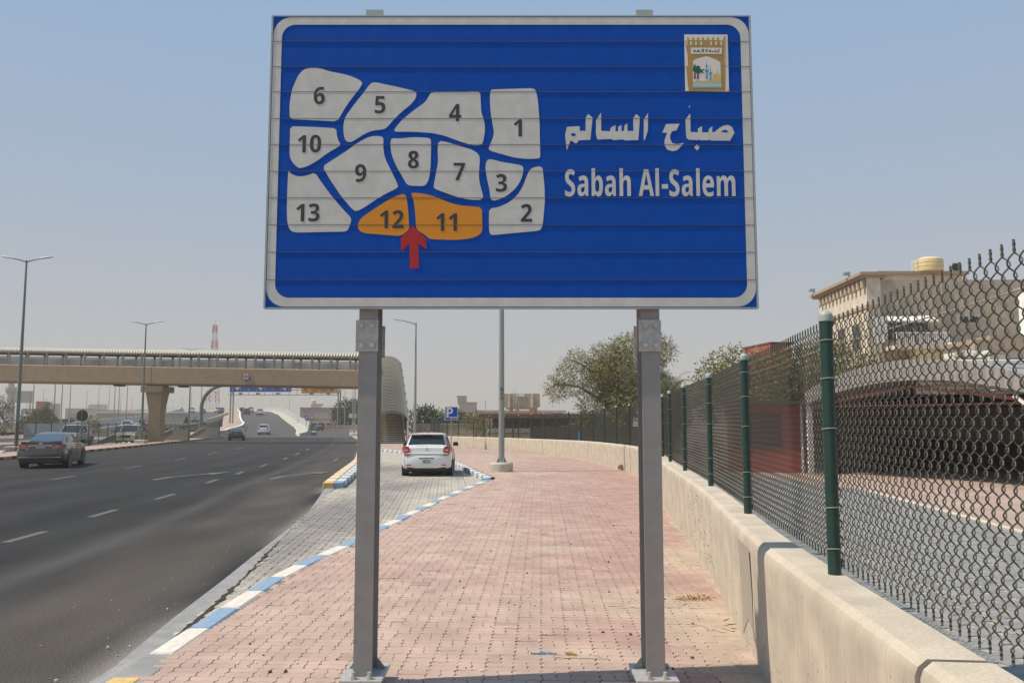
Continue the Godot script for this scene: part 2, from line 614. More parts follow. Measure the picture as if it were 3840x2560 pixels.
func make_road() -> void:
	var dust := FastNoiseLite.new()
	dust.frequency = 0.35
	dust.fractal_octaves = 4
	var b := MB.new()
	var rows := []
	var d := 0.5
	while d < 140.0:
		var row := []
		var xr := right_edge(d) + 0.12
		var xl := left_edge(d) - 0.05
		for k in 41:
			var f := pow(k / 40.0, 1.6)
			row.append(V(lerpf(xr, xl, f), H(d), d))
		rows.append(row)
		d += 0.35 + d * 0.03
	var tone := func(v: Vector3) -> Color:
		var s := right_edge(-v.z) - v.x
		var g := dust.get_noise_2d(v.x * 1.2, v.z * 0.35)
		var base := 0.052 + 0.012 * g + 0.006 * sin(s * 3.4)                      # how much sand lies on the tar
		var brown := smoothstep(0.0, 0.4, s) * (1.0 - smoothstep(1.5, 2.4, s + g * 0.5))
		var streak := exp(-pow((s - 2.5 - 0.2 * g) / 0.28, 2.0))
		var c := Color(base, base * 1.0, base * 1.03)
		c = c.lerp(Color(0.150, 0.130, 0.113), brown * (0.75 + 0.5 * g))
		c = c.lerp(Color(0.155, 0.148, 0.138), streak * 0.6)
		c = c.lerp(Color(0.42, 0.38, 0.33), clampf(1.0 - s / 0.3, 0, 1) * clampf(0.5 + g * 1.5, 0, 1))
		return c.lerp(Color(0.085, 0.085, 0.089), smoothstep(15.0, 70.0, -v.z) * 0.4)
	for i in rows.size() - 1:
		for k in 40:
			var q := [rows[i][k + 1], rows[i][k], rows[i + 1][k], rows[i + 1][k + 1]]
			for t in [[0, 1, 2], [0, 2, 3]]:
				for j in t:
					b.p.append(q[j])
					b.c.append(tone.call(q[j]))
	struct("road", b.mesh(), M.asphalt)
	# the service road that stays on the ground beside the ramp
	b = MB.new()
	strip(b, [Vector2(-31.2, 120), Vector2(-36.5, 150), Vector2(-46.0, 195)], [Vector2(-22.9, 120), Vector2(-29.5, 150), Vector2(-38.0, 195)], 0.004)
	struct("service_road", b.mesh(), M.far_asphalt)
	# grit washed to the edge
	var rc := RandomNumberGenerator.new()
	rc.seed = 31
	var grit := MB.new()
	for k in 110:
		var dd := 5.5 + pow(rc.randf(), 1.6) * 16.0
		var s := 0.003 + 0.008 * pow(rc.randf(), 2.0)
		grit.lathe(V(right_edge(dd) - absf(rc.randfn()) * 0.5 + 0.05, 0.002, dd), [Vector2(s, 0), Vector2(s * 0.9, s * 0.6), Vector2(s * 0.3, s)], 5)
	stuff(struct("grit", grit.mesh(), M.sand_patch))
	# paint
	var dash := func(list: Array, w: float) -> ArrayMesh:
		return one(func(m: MB) -> void:
			for a in list:
				var p0 := Vector2(a[0], a[1])
				var p1 := Vector2(a[2], a[3])
				var s := Vector2(p1.y - p0.y, p0.x - p1.x).normalized() * w / 2
				m.quad(V(p0.x - s.x, H(p0.y) + 0.005, p0.y - s.y), V(p0.x + s.x, H(p0.y) + 0.005, p0.y + s.y), V(p1.x + s.x, H(p1.y) + 0.005, p1.y + s.y), V(p1.x - s.x, H(p1.y) + 0.005, p1.y - s.y)))
	for a in [[-7.78, 10.3, -7.82, 11.6], [-7.9, 13.1, -8.0, 14.4], [-8.30, 16.5, -8.45, 17.9], [-8.6, 20.2, -8.75, 21.7], [-9.3, 25.4, -9.6, 27.2], [-9.9, 30, -10.3, 32], [-10.7, 35.5, -11.2, 38], [-11.8, 43, -12.4, 46], [-13.0, 50, -13.8, 54], [-14.6, 59, -15.6, 64],
			[-14.2, 20, -14.5, 22], [-14.9, 27, -15.2, 29], [-15.8, 34, -16.2, 36.5], [-17.0, 42, -17.6, 45], [-18.6, 51, -19.4, 55], [-20.6, 62, -21.6, 67], [-8.8, 41, -9.3, 44.5], [-25, 85, -26.2, 91], [-29.5, 102, -31, 109]]:
		struct("lane_marking", dash.call([a], 0.15), M.road_paint)
	for o in [[-8.0, 28.4], [-11.7, 28.0]]:                       # two faded turn arrows
		var x0: float = o[0]
		var d0: float = o[1]
		var q := PackedVector2Array()
		for v in [[0.0, -2.6], [0.16, -2.6], [0.3, 0.4], [1.1, 1.9], [1.35, 1.6], [1.5, 3.2], [0.65, 2.6], [0.9, 2.25], [0.1, 0.6], [-0.05, 0.4]]:
			q.append(Vector2(x0 + v[0] * 0.8, -(d0 + v[1])))
		struct("arrow_marking", one(func(m: MB) -> void: m.slab(q, 0, H(d0) + 0.006, false)), M.road_paint)
	# a tar seam across the road, and the concrete channel along its edge
	struct("road_seam", dash.call([[-29.3, 80.0, -16.2, 88.0]], 0.5), mat("tar", Color(0.025, 0.025, 0.027), 0.7))
	var l := []
	var r := []
	for k in 40:
		var dd := 0.5 + k * 0.59
		l.append(Vector2(right_edge(dd), dd))
		r.append(Vector2(gutter_edge(dd), dd))
	b = MB.new()
	strip(b, l, r, 0.008)
	struct("gutter", b.mesh(), M.gutter)
	# the ragged crack between the channel and the bay
	b = MB.new()
	var rr := RandomNumberGenerator.new()
	rr.seed = 4
	var last := []
	for k in 90:
		var dd := 6.6 + k * 0.075
		var xx := gutter_edge(dd) + rr.randf_range(-0.02, 0.02)
		var w := 0.012 + 0.02 * maxf(0, sin(k * 0.21)) * rr.randf() + (0.012 if k < 40 else 0.0)
		var now := [V(xx - w, 0.014, dd), V(xx + w, 0.014, dd)]
		if last:
			b.quad(last[0], last[1], now[1], now[0])
		last = now
	stuff(struct("gutter_crack", b.mesh(), mat("crack", Color(0.035, 0.03, 0.025), 1.0)))


func gutter_edge(d: float) -> float:
	return curve_at([Vector2(-2.2, 0), Vector2(-2.70, 5.6), Vector2(-2.80, 6.8), Vector2(-2.96, 7.73), Vector2(-3.16, 9.67), Vector2(-3.62, 12.95), Vector2(-4.2, 17.41), Vector2(-4.95, 23.3), Vector2(-5.2, 25)], d)


func stone_row(root: Node3D, path: Array, step: float, w: float, y0: float, tall: float, inks: Array, gaps := []) -> void:
	var list := along(path, step)
	for i in list.size() - 1:
		if i in gaps:
			continue
		var a: Vector2 = list[i][0]
		var c: Vector2 = list[i + 1][0]
		var m := (a + c) / 2
		var t := c - a
		var mesh := one(func(q: MB) -> void: q.cbox(Vector3.ZERO, Vector3(w, tall + 0.1, t.length() - 0.012), 0.018))
		var o := put("kerb_stone", mesh, inks[i % inks.size()], root)
		o.position = V(m.x, y0 + H(m.y) + tall / 2 - 0.05 + 0.004 * hash2(i, 3), m.y)
		o.rotation.y = atan2(-t.x, t.y) + (hash2(i, 9) - 0.5) * 0.012


func structure_root(called: String) -> Node3D:
	var o := Node3D.new()
	o.name = numbered(called)
	add_child(o)
	o.set_meta("kind", "structure")
	return o


func make_kerbs() -> void:
	var k := structure_root("kerb")
	# the stones beside the pavement: flush with the pavers, painted in turn; the one stone at the near end is yellow, then two are lost
	var mid := offset_path(kerb_line, 0.1)
	var inks := [M.kerb_white, M.kerb_blue]
	var near := along(mid, 0.76, 0.35)
	var last: Array = []
	for i in near.size():
		last.append(near[i][0])
	var pre := structure_root("kerb")
	stone_row(pre, [Vector2(-2.63, 5.05), Vector2(-2.63, 5.86)], 0.80, 0.22, 0.0, SW + 0.006, [M.kerb_yellow])
	stone_row(k, [Vector2(-2.645, 6.42)] + mid.filter(func(v): return v.y > 6.6), 0.77, 0.2, 0.0, SW + 0.006, inks)
	# round the corner and back along the far side of the bay
	var far := smooth_path([Vector2(-0.78, 25.2), Vector2(-0.72, 25.9), Vector2(-0.86, 26.8), Vector2(-1.5, 30.6), Vector2(-2.78, 38.2), Vector2(-4.7, 46.0), Vector2(-7.0, 52.6), Vector2(-8.9, 57.0), Vector2(-10.3, 59.0)], 0.5)
	stone_row(structure_root("kerb"), far, 0.62, 0.22, 0.0, SW + 0.02, [M.kerb_blue, M.kerb_white])
	# the island: white and yellow towards the road, white and blue towards the bay
	stone_row(structure_root("kerb"), smooth_path([Vector2(-5.14, 23.35), Vector2(-6.2, 31.2), Vector2(-7.32, 39.4), Vector2(-9.2, 50.2), Vector2(-11.9, 66), Vector2(-15.7, 85.6), Vector2(-18.6, 101)], 1.0), 0.72, 0.3, 0.0, SW + 0.03, [M.kerb_yellow, M.kerb_white])
	stone_row(structure_root("kerb"), smooth_path([Vector2(-4.86, 23.4), Vector2(-5.6, 29.5), Vector2(-6.3, 34.5), Vector2(-8.2, 45), Vector2(-9.6, 53), Vector2(-10.5, 59)], 1.0), 0.72, 0.26, 0.0, SW + 0.03, [M.kerb_blue, M.kerb_white])
	# across the road
	var lp := []
	for i in 26:
		var dd := 20.0 + i * 5.0
		lp.append(Vector2(left_edge(dd) - 0.15, dd))
	stone_row(structure_root("kerb"), lp.slice(0, 22), 1.0, 0.3, 0.0, 0.15, [M.kerb_black, M.kerb_orange])


func paver_mesh(flat: bool) -> ArrayMesh:                 # 0.2 by 0.1 m with toothed edges; flat: the long side across
	var lx := 0.2 if flat else 0.1
	var ld := 0.1 if flat else 0.2
	var rim := PackedVector2Array()
	var amp := 0.0075
	var wave := [[0.0, 0.0], [0.025, 1.0], [0.075, -1.0]]
	for k in int(round(lx / 0.1)):
		for w in wave:
			rim.append(Vector2(k * 0.1 + w[0], w[1] * amp))
	for k in int(round(ld / 0.1)):
		for w in wave:
			rim.append(Vector2(lx + w[1] * amp, k * 0.1 + w[0]))
	for k in int(round(lx / 0.1)):
		for w in wave:
			rim.append(Vector2(lx - k * 0.1 - w[0], ld - w[1] * amp))
	for k in int(round(ld / 0.1)):
		for w in wave:
			rim.append(Vector2(-w[1] * amp, ld - k * 0.1 - w[0]))
	var mid := Vector2(lx, ld) / 2
	var b := MB.new()
	var rows := []
	for k in [[0.0022, -0.02], [0.0022, -0.004], [0.0065, 0.0]]:
		var row := PackedVector3Array()
		for i in rim.size():
			var a := rim[(i + rim.size() - 1) % rim.size()]
			var c := rim[(i + 1) % rim.size()]
			var n := Vector2(c.y - a.y, a.x - c.x).normalized()
			var v: Vector2 = rim[i] - n * k[0] - mid
			row.append(Vector3(v.x, k[1], -v.y))
		rows.append(row)
	b.loft(rows.slice(0, 3), true, false)
	b.fan(rows[2], false)
	return b.mesh()


func lay(root: Node3D, area: PackedVector2Array, x0: float, x1: float, d0: float, d1: float, level: float, ink: Callable, singles: int, turn := 0.0) -> void:
	var wide := paver_mesh(true)
	var deep := paver_mesh(false)
	var all := {true: [], false: []}
	var spots := []
	var ca := cos(turn)
	var sa := sin(turn)
	for j in range(int(d0 / 0.2), int(d1 / 0.2)):
		for i in range(int(floor(x0 / 0.2)), int(ceil(x1 / 0.2))):
			var flat := (i + j) % 2 == 0
			for k in 2:
				var px := i * 0.2 + (0.1 if flat else 0.05 + k * 0.1)
				var pd := j * 0.2 + (0.05 + k * 0.1 if flat else 0.1)
				var x := px * ca + pd * sa
				var d := pd * ca - px * sa
				if not inside(area, x, d):
					continue
				var hh := hash2(i * 2 + k, j)
				var t := Transform3D(Basis(Vector3.UP, turn).rotated(Vector3.RIGHT, (hash2(j, i + 5) - 0.5) * 0.02), V(x, level + H(d) + (hh - 0.5) * 0.0035 + (-0.004 if hash2(i + 7, j * 3) > 0.96 else 0.0), d))
				spots.append([x * x + d * d, flat, t, ink.call(x, d, hh)])
	var cut := -1.0
	if singles:
		var keys := []
		for s in spots:
			if s[0] > 30.0 and absf(s[2].origin.x) < -s[2].origin.z * 0.62:
				keys.append(s[0])
		keys.sort()
		cut = keys[mini(singles, keys.size() - 1)]
	var shades := {}
	for s in spots:
		if s[0] > 30.0 and s[0] < cut and absf(s[2].origin.x) < -s[2].origin.z * 0.62:
			var key := int(clampf(s[3].g / 0.03, 0, 30)) * 100 + int(clampf((s[3].r - s[3].g) / 0.03, 0, 30))
			if not shades.has(key):
				var m: StandardMaterial3D = M.paver.duplicate()
				m.vertex_color_use_as_albedo = false
				var k: Color = M.paver.albedo_color.srgb_to_linear()
				m.albedo_color = Color(s[3].r * k.r, s[3].g * k.g, s[3].b * k.b).linear_to_srgb()
				shades[key] = m
			var o := put("paver", wide if s[1] else deep, shades[key], root)
			o.transform = s[2]
		else:
			all[s[1]].append(s)
	for f in all:
		if all[f].is_empty():
			continue
		var mm := MultiMesh.new()
		mm.transform_format = MultiMesh.TRANSFORM_3D
		mm.use_colors = true
		mm.mesh = wide if f else deep
		mm.instance_count = all[f].size()
		for i in all[f].size():
			mm.set_instance_transform(i, all[f][i][2])
			mm.set_instance_color(i, all[f][i][3])
		var o := MultiMeshInstance3D.new()
		o.name = "paving" if f else "paving_001"
		o.multimesh = mm
		o.material_override = M.paver
		root.add_child(o, true)
		stuff(o)


# where sand has blown over the pavers: x, depth, half width, half length
const SANDY := [[1.15, 8.2, 0.8, 0.6], [1.75, 7.35, 0.5, 0.5], [0.45, 6.35, 0.5, 0.25], [-0.95, 6.15, 0.25, 0.15], [0.1, 11.5, 0.9, 0.2], [1.55, 6.3, 0.2, 0.4], [-1.0, 10.9, 0.4, 0.2], [2.15, 10.6, 0.3, 0.9], [-0.2, 28.3, 1.6, 0.8]]

func make_paving() -> void:
	var spot := FastNoiseLite.new()
	spot.frequency = 0.5
	spot.fractal_octaves = 3
	# the pavement between kerb and wall
	var inner := offset_path(kerb_line, 0.2)
	var rim := []
	for v in inner:
		if v.y < 25.0:
			rim.append(v)
	rim.append_array([Vector2(-0.55, 25.3), Vector2(-0.52, 25.9), Vector2(-0.65, 26.8), Vector2(-1.3, 30.6), Vector2(-2.6, 38.2), Vector2(-4.5, 46.1), Vector2(-6.8, 52.8), Vector2(-8.8, 57.2), Vector2(-10.2, 59.3)])
	var back := offset_path(wall_line, -0.05)
	back.reverse()
	var area := zpoly(rim + [Vector2(-11.5, 62), Vector2(-13.5, 72), Vector2(-8.5, 72)] + back)
	# bed under the pavers, in slices that follow the land
	var bed := MB.new()
	var far := MB.new()
	for k in 48:
		var d0 := 1.0 + k * 1.5
		var band := PackedVector2Array([Vector2(-20, -d0), Vector2(12, -d0), Vector2(12, -d0 - 1.5), Vector2(-20, -d0 - 1.5)])
		for q in Geometry2D.intersect_polygons(area, band):
			if d0 < 46:
				bed.slab(q, 0, H(d0 + 0.75) + SW - 0.011, false)
			else:
				far.slab(q, 0, H(d0 + 0.75) + SW, false)
	var walk := structure_root("pavement")
	put("paving_bed", bed.mesh(), M.joint, walk)
	var foot := wall_line.filter(func(v): return v.y > 1.0 and v.y < 46.0)
	var fs := MB.new()
	strip(fs, offset_path(foot, -0.24), offset_path(foot, 0.04), SW - 0.0035)
	stuff(put("sand", fs.mesh(), M.sand_patch, walk))
	stuff(put("far_paving", far.mesh(), M.far_pink, walk))
	var pink := func(x: float, d: float, h: float) -> Color:
		var n := spot.get_noise_2d(x * 0.6, d * 0.35)
		var tan_ := clampf(0.55 - 0.26 * x + 0.8 * n + 0.012 * (d - 8.0), 0.0, 1.0)
		var c := Color(0.395, 0.252, 0.212).lerp(Color(0.455, 0.328, 0.268), tan_)
		c = c * (0.95 + 0.09 * h) * (0.80 if h > 0.975 else 1.08 if h < 0.03 else 1.0)
		for q in SANDY:
			var f := Vector2((x - q[0]) / q[2], (d - q[1]) / q[3]).length() + n * 0.9
			c = c.lerp(Color(0.46, 0.36, 0.275), clampf(1.55 - f, 0.0, 0.9))
		return Color(c.r, c.g, c.b)
	lay(walk, area, -8.0, 5.0, 3.0, 47.0, SW, pink, 298, 0.035)
	# the grey bay
	var bay_rim := []
	for k in 34:
		var dd := 6.6 + k * 0.5
		bay_rim.append(Vector2(gutter_edge(dd) + 0.01, dd))
	bay_rim.append_array([Vector2(-4.70, 23.6), Vector2(-5.45, 29.5), Vector2(-6.15, 34.5), Vector2(-8.05, 45), Vector2(-9.45, 53), Vector2(-10.3, 58.9), Vector2(-8.95, 57), Vector2(-7.1, 52.5), Vector2(-4.85, 45.9), Vector2(-2.92, 38.1), Vector2(-1.62, 30.5), Vector2(-0.98, 26.7), Vector2(-0.83, 25.9)])
	var kl := kerb_line.filter(func(v): return v.y > 6.4 and v.y < 25.0)
	kl.reverse()
	var bay := zpoly(bay_rim + kl)
	var bb := MB.new()
	for k in 36:
		var d0 := 6.0 + k * 1.5
		var band := PackedVector2Array([Vector2(-20, -d0), Vector2(12, -d0), Vector2(12, -d0 - 1.5), Vector2(-20, -d0 - 1.5)])
		for q in Geometry2D.intersect_polygons(bay, band):
			bb.slab(q, 0, H(d0 + 0.75) + (0.001 if d0 < 40 else 0.008), false)
	var br := structure_root("parking_bay")
	put("paving_bed", bb.mesh(), M.grey_joint, br)
	var grey := func(x: float, d: float, h: float) -> Color:
		var n := spot.get_noise_2d(x * 0.8 + 30, d * 0.25)
		var near_kerb := clampf(1.0 - absf(curve_at([Vector2(-2.75, 8), Vector2(-2.68, 10.2), Vector2(-1.62, 19.4), Vector2(-0.8, 25)], d) - x) / 1.1, 0, 1)
		var c := Color(0.235, 0.215, 0.20).lerp(Color(0.44, 0.40, 0.33), clampf(near_kerb * 0.8 + 0.25 + n * 1.0 + 0.008 * (d - 10), 0, 1))
		c = c * (0.92 + 0.14 * h)
		return Color(c.r, c.g, c.b)
	lay(br, bay, -8.0, 0.5, 6.4, 40.0, 0.012, grey, 0, -0.08)
	# where kerb stones are lost: bare concrete
	struct("gutter", one(func(q: MB) -> void:
		var up := func(x: float) -> float: return 0.012 + (SW - 0.012) * smoothstep(-3.04, -2.74, x)
		for i in 22:
			var d0 := 5.0 + i * 0.075
			for k in 12:
				var x0 := -3.05 + k * 0.046
				if d0 + 0.0375 > 6.42 and x0 > -2.90:
					continue
				q.quad(V(x0, up.call(x0), d0), V(x0 + 0.046, up.call(x0 + 0.046), d0), V(x0 + 0.046, up.call(x0 + 0.046), d0 + 0.075), V(x0, up.call(x0), d0 + 0.075))), M.gutter)
	# the island between road and bay
	var isl := []
	for a in [[-5.0, 23.45], [-6.1, 31.2], [-7.2, 39.4], [-9.05, 50.2], [-11.75, 66], [-15.5, 85.6], [-18.4, 101], [-12, 101], [-9.0, 72.0], [-13.5, 72], [-11.5, 62], [-10.6, 59], [-9.7, 53], [-8.3, 45], [-6.4, 34.5], [-5.7, 29.5], [-4.96, 23.45]]:
		isl.append(Vector2(a[0], a[1]))
	var ib := MB.new()
	var pk := MB.new()
	for k in 40:
		var d0 := 23.0 + k * 2.0
		var band := PackedVector2Array([Vector2(-30, -d0), Vector2(12, -d0), Vector2(12, -d0 - 2.0), Vector2(-30, -d0 - 2.0)])
		for q in Geometry2D.intersect_polygons(zpoly(isl), band):
			(ib if d0 < 52 else pk).slab(q, 0, H(d0 + 1) + SW + 0.004, false)
	struct("traffic_island", ib.mesh(), M.concrete)
	struct("pavement", pk.mesh(), M.far_pink)


# ------------------------------------------------------------------ concrete wall with the chain-link fence on it

func wall_top(d: float) -> float:
	return SW + 0.90 - 0.08 * smoothstep(35.0, 55.0, d) + H(d)


func make_wall_and_fence() -> void:
	var w := thing("concrete_wall", "long cream concrete wall of cast panels curving along the pink pavement, fence on top", "wall")
	# joints: where the panels meet, as metres of depth
	var cuts := [-0.4, 3.05, 9.2, 15.4, 19.6, 23.8, 26.6, 28.6, 31.4, 34.6, 37.6, 41.0, 44.0, 46.8, 49.2, 51.4, 53.8, 56.2, 58.3, 60.6, 63.0, 65.6, 70.5]
	var section := [[0.035, -0.25], [0.012, 0.30], [0.0, 0.78], [0.0, 0.84], [0.012, 0.872], [0.045, 0.90], [0.25, 0.90], [0.285, 0.872], [0.30, 0.84], [0.30, -0.25]]
	for i in cuts.size() - 1:
		var seg := []
		for v in wall_line:
			if v.y > cuts[i] + 0.1 and v.y < cuts[i + 1] - 0.1:
				seg.append(v)
		var at_d := func(d: float) -> Vector2:
			for k in wall_line.size() - 1:
				if wall_line[k + 1].y >= d:
					return wall_line[k].lerp(wall_line[k + 1], (d - wall_line[k].y) / (wall_line[k + 1].y - wall_line[k].y))
			return wall_line[-1]
		var gap := 0.009 if i != 0 else 0.02
		seg.push_front(at_d.call(cuts[i] + gap))
		seg.append(at_d.call(cuts[i + 1] - gap))
		var b := MB.new()
		var rows := []
		var proud := 0.012 * (hash2(i, 4) - 0.5) + (-0.012 if i == 1 else 0.0)
		for s in section:
			var off := offset_path(seg, s[0] + proud)
			rows.append(off)
		for k in section.size() - 1:
			for j in seg.size() - 1:
				var y := func(row: int, n: int) -> Vector3:
					var v: Vector2 = rows[row][n]
					return V(v.x, wall_top(v.y) - 0.90 + section[row][1], v.y)
				b.quad(y.call(k, j + 1), y.call(k, j), y.call(k + 1, j), y.call(k + 1, j + 1))
		for endk in [0, seg.size() - 1]:
			var ring := []
			for k in section.size():
				var v: Vector2 = rows[k][endk]
				ring.append(V(v.x, wall_top(v.y) - 0.90 + section[k][1], v.y))
			b.fan(ring, endk != 0)
		put("wall_panel", b.mesh(25.0), M.wall_cream, w)
	# a darker cement patch on the face of the second panel
	var pb := MB.new()
	var outline := [[6.82, 0.80], [6.22, 0.79], [6.20, 0.5], [6.24, 0.24], [6.14, 0.10], [6.28, 0.20], [6.46, 0.25], [6.62, 0.17], [6.84, 0.05], [6.78, 0.25]]
	var q := PackedVector2Array()
	for v in outline:
		q.append(Vector2(v[0], v[1]))
	var tri := Geometry2D.triangulate_polygon(q)
	for k in range(0, tri.size(), 3):
		var vv := []
		for j in 3:
			var a: Vector2 = q[tri[k + j]]
			var x := 0.0
			for i in wall_line.size() - 1:
				if wall_line[i].y <= a.x and wall_line[i + 1].y > a.x:
					x = lerpf(wall_line[i].x, wall_line[i + 1].x, (a.x - wall_line[i].y) / (wall_line[i + 1].y - wall_line[i].y))
			vv.append(V(x + lerpf(0.018, -0.014, clampf((a.y + 0.05) / 0.8, 0, 1)) - 0.008, SW + a.y, a.x))
		b_tri_out(pb, vv, Vector3(-1, 0, 0))
	put("cement_patch", pb.mesh(), M.wall_grey, w)

	# air holes, chips and splashes in the concrete
	var pr := RandomNumberGenerator.new()
	pr.seed = 17
	var pits := MB.new()
	for k in 420:
		var dd := 3.1 + pow(pr.randf(), 1.3) * 9.0
		var hgt := pr.randf_range(0.05, 0.8)
		var x := 0.0
		for i in wall_line.size() - 1:
			if wall_line[i].y <= dd and wall_line[i + 1].y > dd:
				x = lerpf(wall_line[i].x, wall_line[i + 1].x, (dd - wall_line[i].y) / (wall_line[i + 1].y - wall_line[i].y))
		x += lerpf(0.018, 0.0, clampf(hgt / 0.78, 0, 1)) - 0.0095
		var s := 0.003 + 0.007 * pow(pr.randf(), 3.0)
		pits.box(V(x, SW + hgt, dd), Vector3(0.006, s * pr.randf_range(1, 2.2), s * 2.0), 0.14)
	stuff(put("pit", pits.mesh(), M.house_trim, w))

	# the fence
	var f := thing("chain_link_fence", "dark chain-link fence with round green posts standing on the cream concrete wall", "fence")
	var mid := offset_path(wall_line, 0.19)
	var ahead := mid.filter(func(v): return v.y > 1.0)
	var post_at := []
	for dd in [1.55, 4.66, 7.72, 10.9, 14.25, 17.4]:
		post_at.append(dd)
	var run := along(ahead, 0.05)
	var spots := []
	for k in run:
		if post_at and k[0].y >= post_at[0]:
			spots.append(k)
			post_at.pop_front()
	var gone := 0.0
	for k in run:
		if k[0].y > 17.45:
			gone += 0.05
			if gone >= 2.45:
				spots.append(k)
				gone = 0.0
	var tall := 1.46
	var post := one(func(m: MB) -> void: m.lathe(Vector3.ZERO, [Vector2(0.036, -0.05), Vector2(0.036, tall - 0.03)], 16), 40.0)
	var cap := one(func(m: MB) -> void: m.lathe(Vector3.ZERO, [Vector2(0.040, tall - 0.045), Vector2(0.041, tall - 0.012), Vector2(0.037, tall), Vector2(0.022, tall + 0.015), Vector2(0.001, tall + 0.021)], 16), 40.0)
	var tie := one(func(m: MB) -> void:
		var ring := []
		for i in 15:
			var t := TAU * i / 14.0
			ring.append(Vector3(cos(t) * 0.0395, 0.006 * sin(t), sin(t) * 0.0395))
		m.tube(ring, 0.0028, 5, false))
	var net_fine := chain_link(3.1, 5, 5)
	var net_mid := chain_link(3.1, 3, 3)
	var net_far := chain_link(2.45, 1, 3)
	for i in spots.size():
		var p: Vector2 = spots[i][0]
		var o := put("fence_post", post, M.fence_green, f)
		o.position = V(p.x, wall_top(p.y), p.y)
		var c := put("cap", cap, M.cap_grey, o)
		if i < 9:
			for h in [0.14, 0.36, 0.80, 1.08, 1.31]:
				var g := put("wire_tie", tie, M.tie_wire, o)
				g.position.y = h + 0.03 * (hash2(i, int(h * 100)) - 0.5)
		if i == spots.size() - 1:
			break
		var n: Vector2 = spots[i + 1][0]
		var t := n - p
		var net := put("chain_link_mesh", net_fine if i < 4 else net_mid if i < 9 else net_far, M.fence_wire, f)
		stuff(net)
		# the mesh hangs on the road side of the posts
		var side := Vector2(-t.y, t.x).normalized() * -0.040
		var y0 := wall_top(p.y) + 0.035
		var y1 := wall_top(n.y) + 0.035
		var ax := Vector3(t.x, y1 - y0, -t.y)
		var wide := 3.1 if i < 9 else 2.45
		net.transform = Transform3D(Basis(ax / wide, Vector3.UP * ((tall - 0.05) / 1.41), Vector3(t.y, 0, t.x).normalized()), V(p.x + side.x, y0, p.y + side.y))
		for h in [0.16, 1.28]:
			if i < 14:
				var wire := put("tension_wire", one(func(m: MB) -> void:
					m.tube([V(p.x + side.x * 1.2, wall_top(p.y) + h, p.y + side.y * 1.2), V((p.x + n.x) / 2 + side.x * 1.2, (wall_top(p.y) + wall_top(n.y)) / 2 + h - 0.006, (p.y + n.y) / 2 + side.y * 1.2), V(n.x + side.x * 1.2, wall_top(n.y) + h, n.y + side.y * 1.2)], 0.0032, 5)), M.tie_wire, f)
				wire.set_meta("kind", "thing")
				wire.remove_meta("kind")


func b_tri_out(b: MB, v: Array, out: Vector3) -> void:
	if (v[1] - v[0]).cross(v[2] - v[0]).dot(out) < 0:
		b.tri(v[0], v[2], v[1])
	else:
		b.tri(v[0], v[1], v[2])


func chain_link(wide: float, per: int, sides: int) -> ArrayMesh:          # woven zigzag wires: x along the fence, y up, z through it
	var w := 0.0787
	var v := 0.088
	var amp := 0.0115
	var rad := 0.0030
	var rows := 15                                                        # whole diamonds up
	var vert := PackedVector3Array()
	var nor := PackedVector3Array()
	var idx := PackedInt32Array()
	var n := int(round(wide / (w / 2)))
	w = wide / n * 2.0
	var line := func(path: PackedVector3Array, r: float, s: int) -> void:
		var base := vert.size()
		for i in path.size():
			var d := (path[mini(i + 1, path.size() - 1)] - path[maxi(i - 1, 0)]).normalized()
			var a := d.cross(Vector3(0, 0, 1))
			a = Vector3.RIGHT if a.length() < 0.01 else a.normalized()
			var u := a.cross(d)
			for j in s:
				var t := -TAU * j / s
				var q := a * cos(t) + u * sin(t)
				vert.append(path[i] + q * r)
				nor.append(q)
		for i in path.size() - 1:
			for j in s:
				var k := (j + 1) % s
				var p0 := base + i * s + j
				var p1 := base + i * s + k
				idx.append_array(PackedInt32Array([p0, p1 + s, p1, p0, p0 + s, p1 + s]))
	for k in n:
		var path := PackedVector3Array()
		var steps := rows * 2 * per
		for i in steps + 1:
			var t := float(i) / per + (0.0 if k % 2 == 0 else 1.0)
			var u := fposmod(t, 2.0)
			var tri := u if u < 1.0 else 2.0 - u
			var s := 0.5 - 0.5 * cos(PI * tri)
			var xx := lerpf(tri, s, 0.55) if per > 1 else tri
			path.append(Vector3((k + xx * 1.10 - 0.05) * w / 2, 0.045 + float(i) / per * v / 2, amp * sin(PI * u) if per > 1 else 0.0))
		line.call(path, rad if per > 1 else rad * 1.0, sides)
	# twisted ends, top and bottom
	if per > 1:
		for k in range(0, n, 2):
			for e in [[0.045 + rows * v - 0.004, 1.0], [0.049, -1.0]]:
				var x0 := (k + 0.0) * w / 2
				for g in 2:
					var path := PackedVector3Array()
					for i in 9 if per > 3 else 3:
						var f := i / (8.0 if per > 3 else 2.0)
						var a := f * TAU * 1.25 + g * PI
						path.append(Vector3(x0 + cos(a) * rad * (1.0 if f < 0.9 else 1.9), e[0] + e[1] * 0.046 * f, sin(a) * rad))
					line.call(path, rad * 1.05, sides)
	var arr := []
	arr.resize(Mesh.ARRAY_MAX)
	arr[Mesh.ARRAY_VERTEX] = vert
	arr[Mesh.ARRAY_NORMAL] = nor
	arr[Mesh.ARRAY_INDEX] = idx
	var m := ArrayMesh.new()
	m.add_surface_from_arrays(Mesh.PRIMITIVE_TRIANGLES, arr)
	return m


# ------------------------------------------------------------------ the map sign

const SIGN_W := 3.324
const SIGN_H := 2.039
const SIGN_D := 5.50             # its face

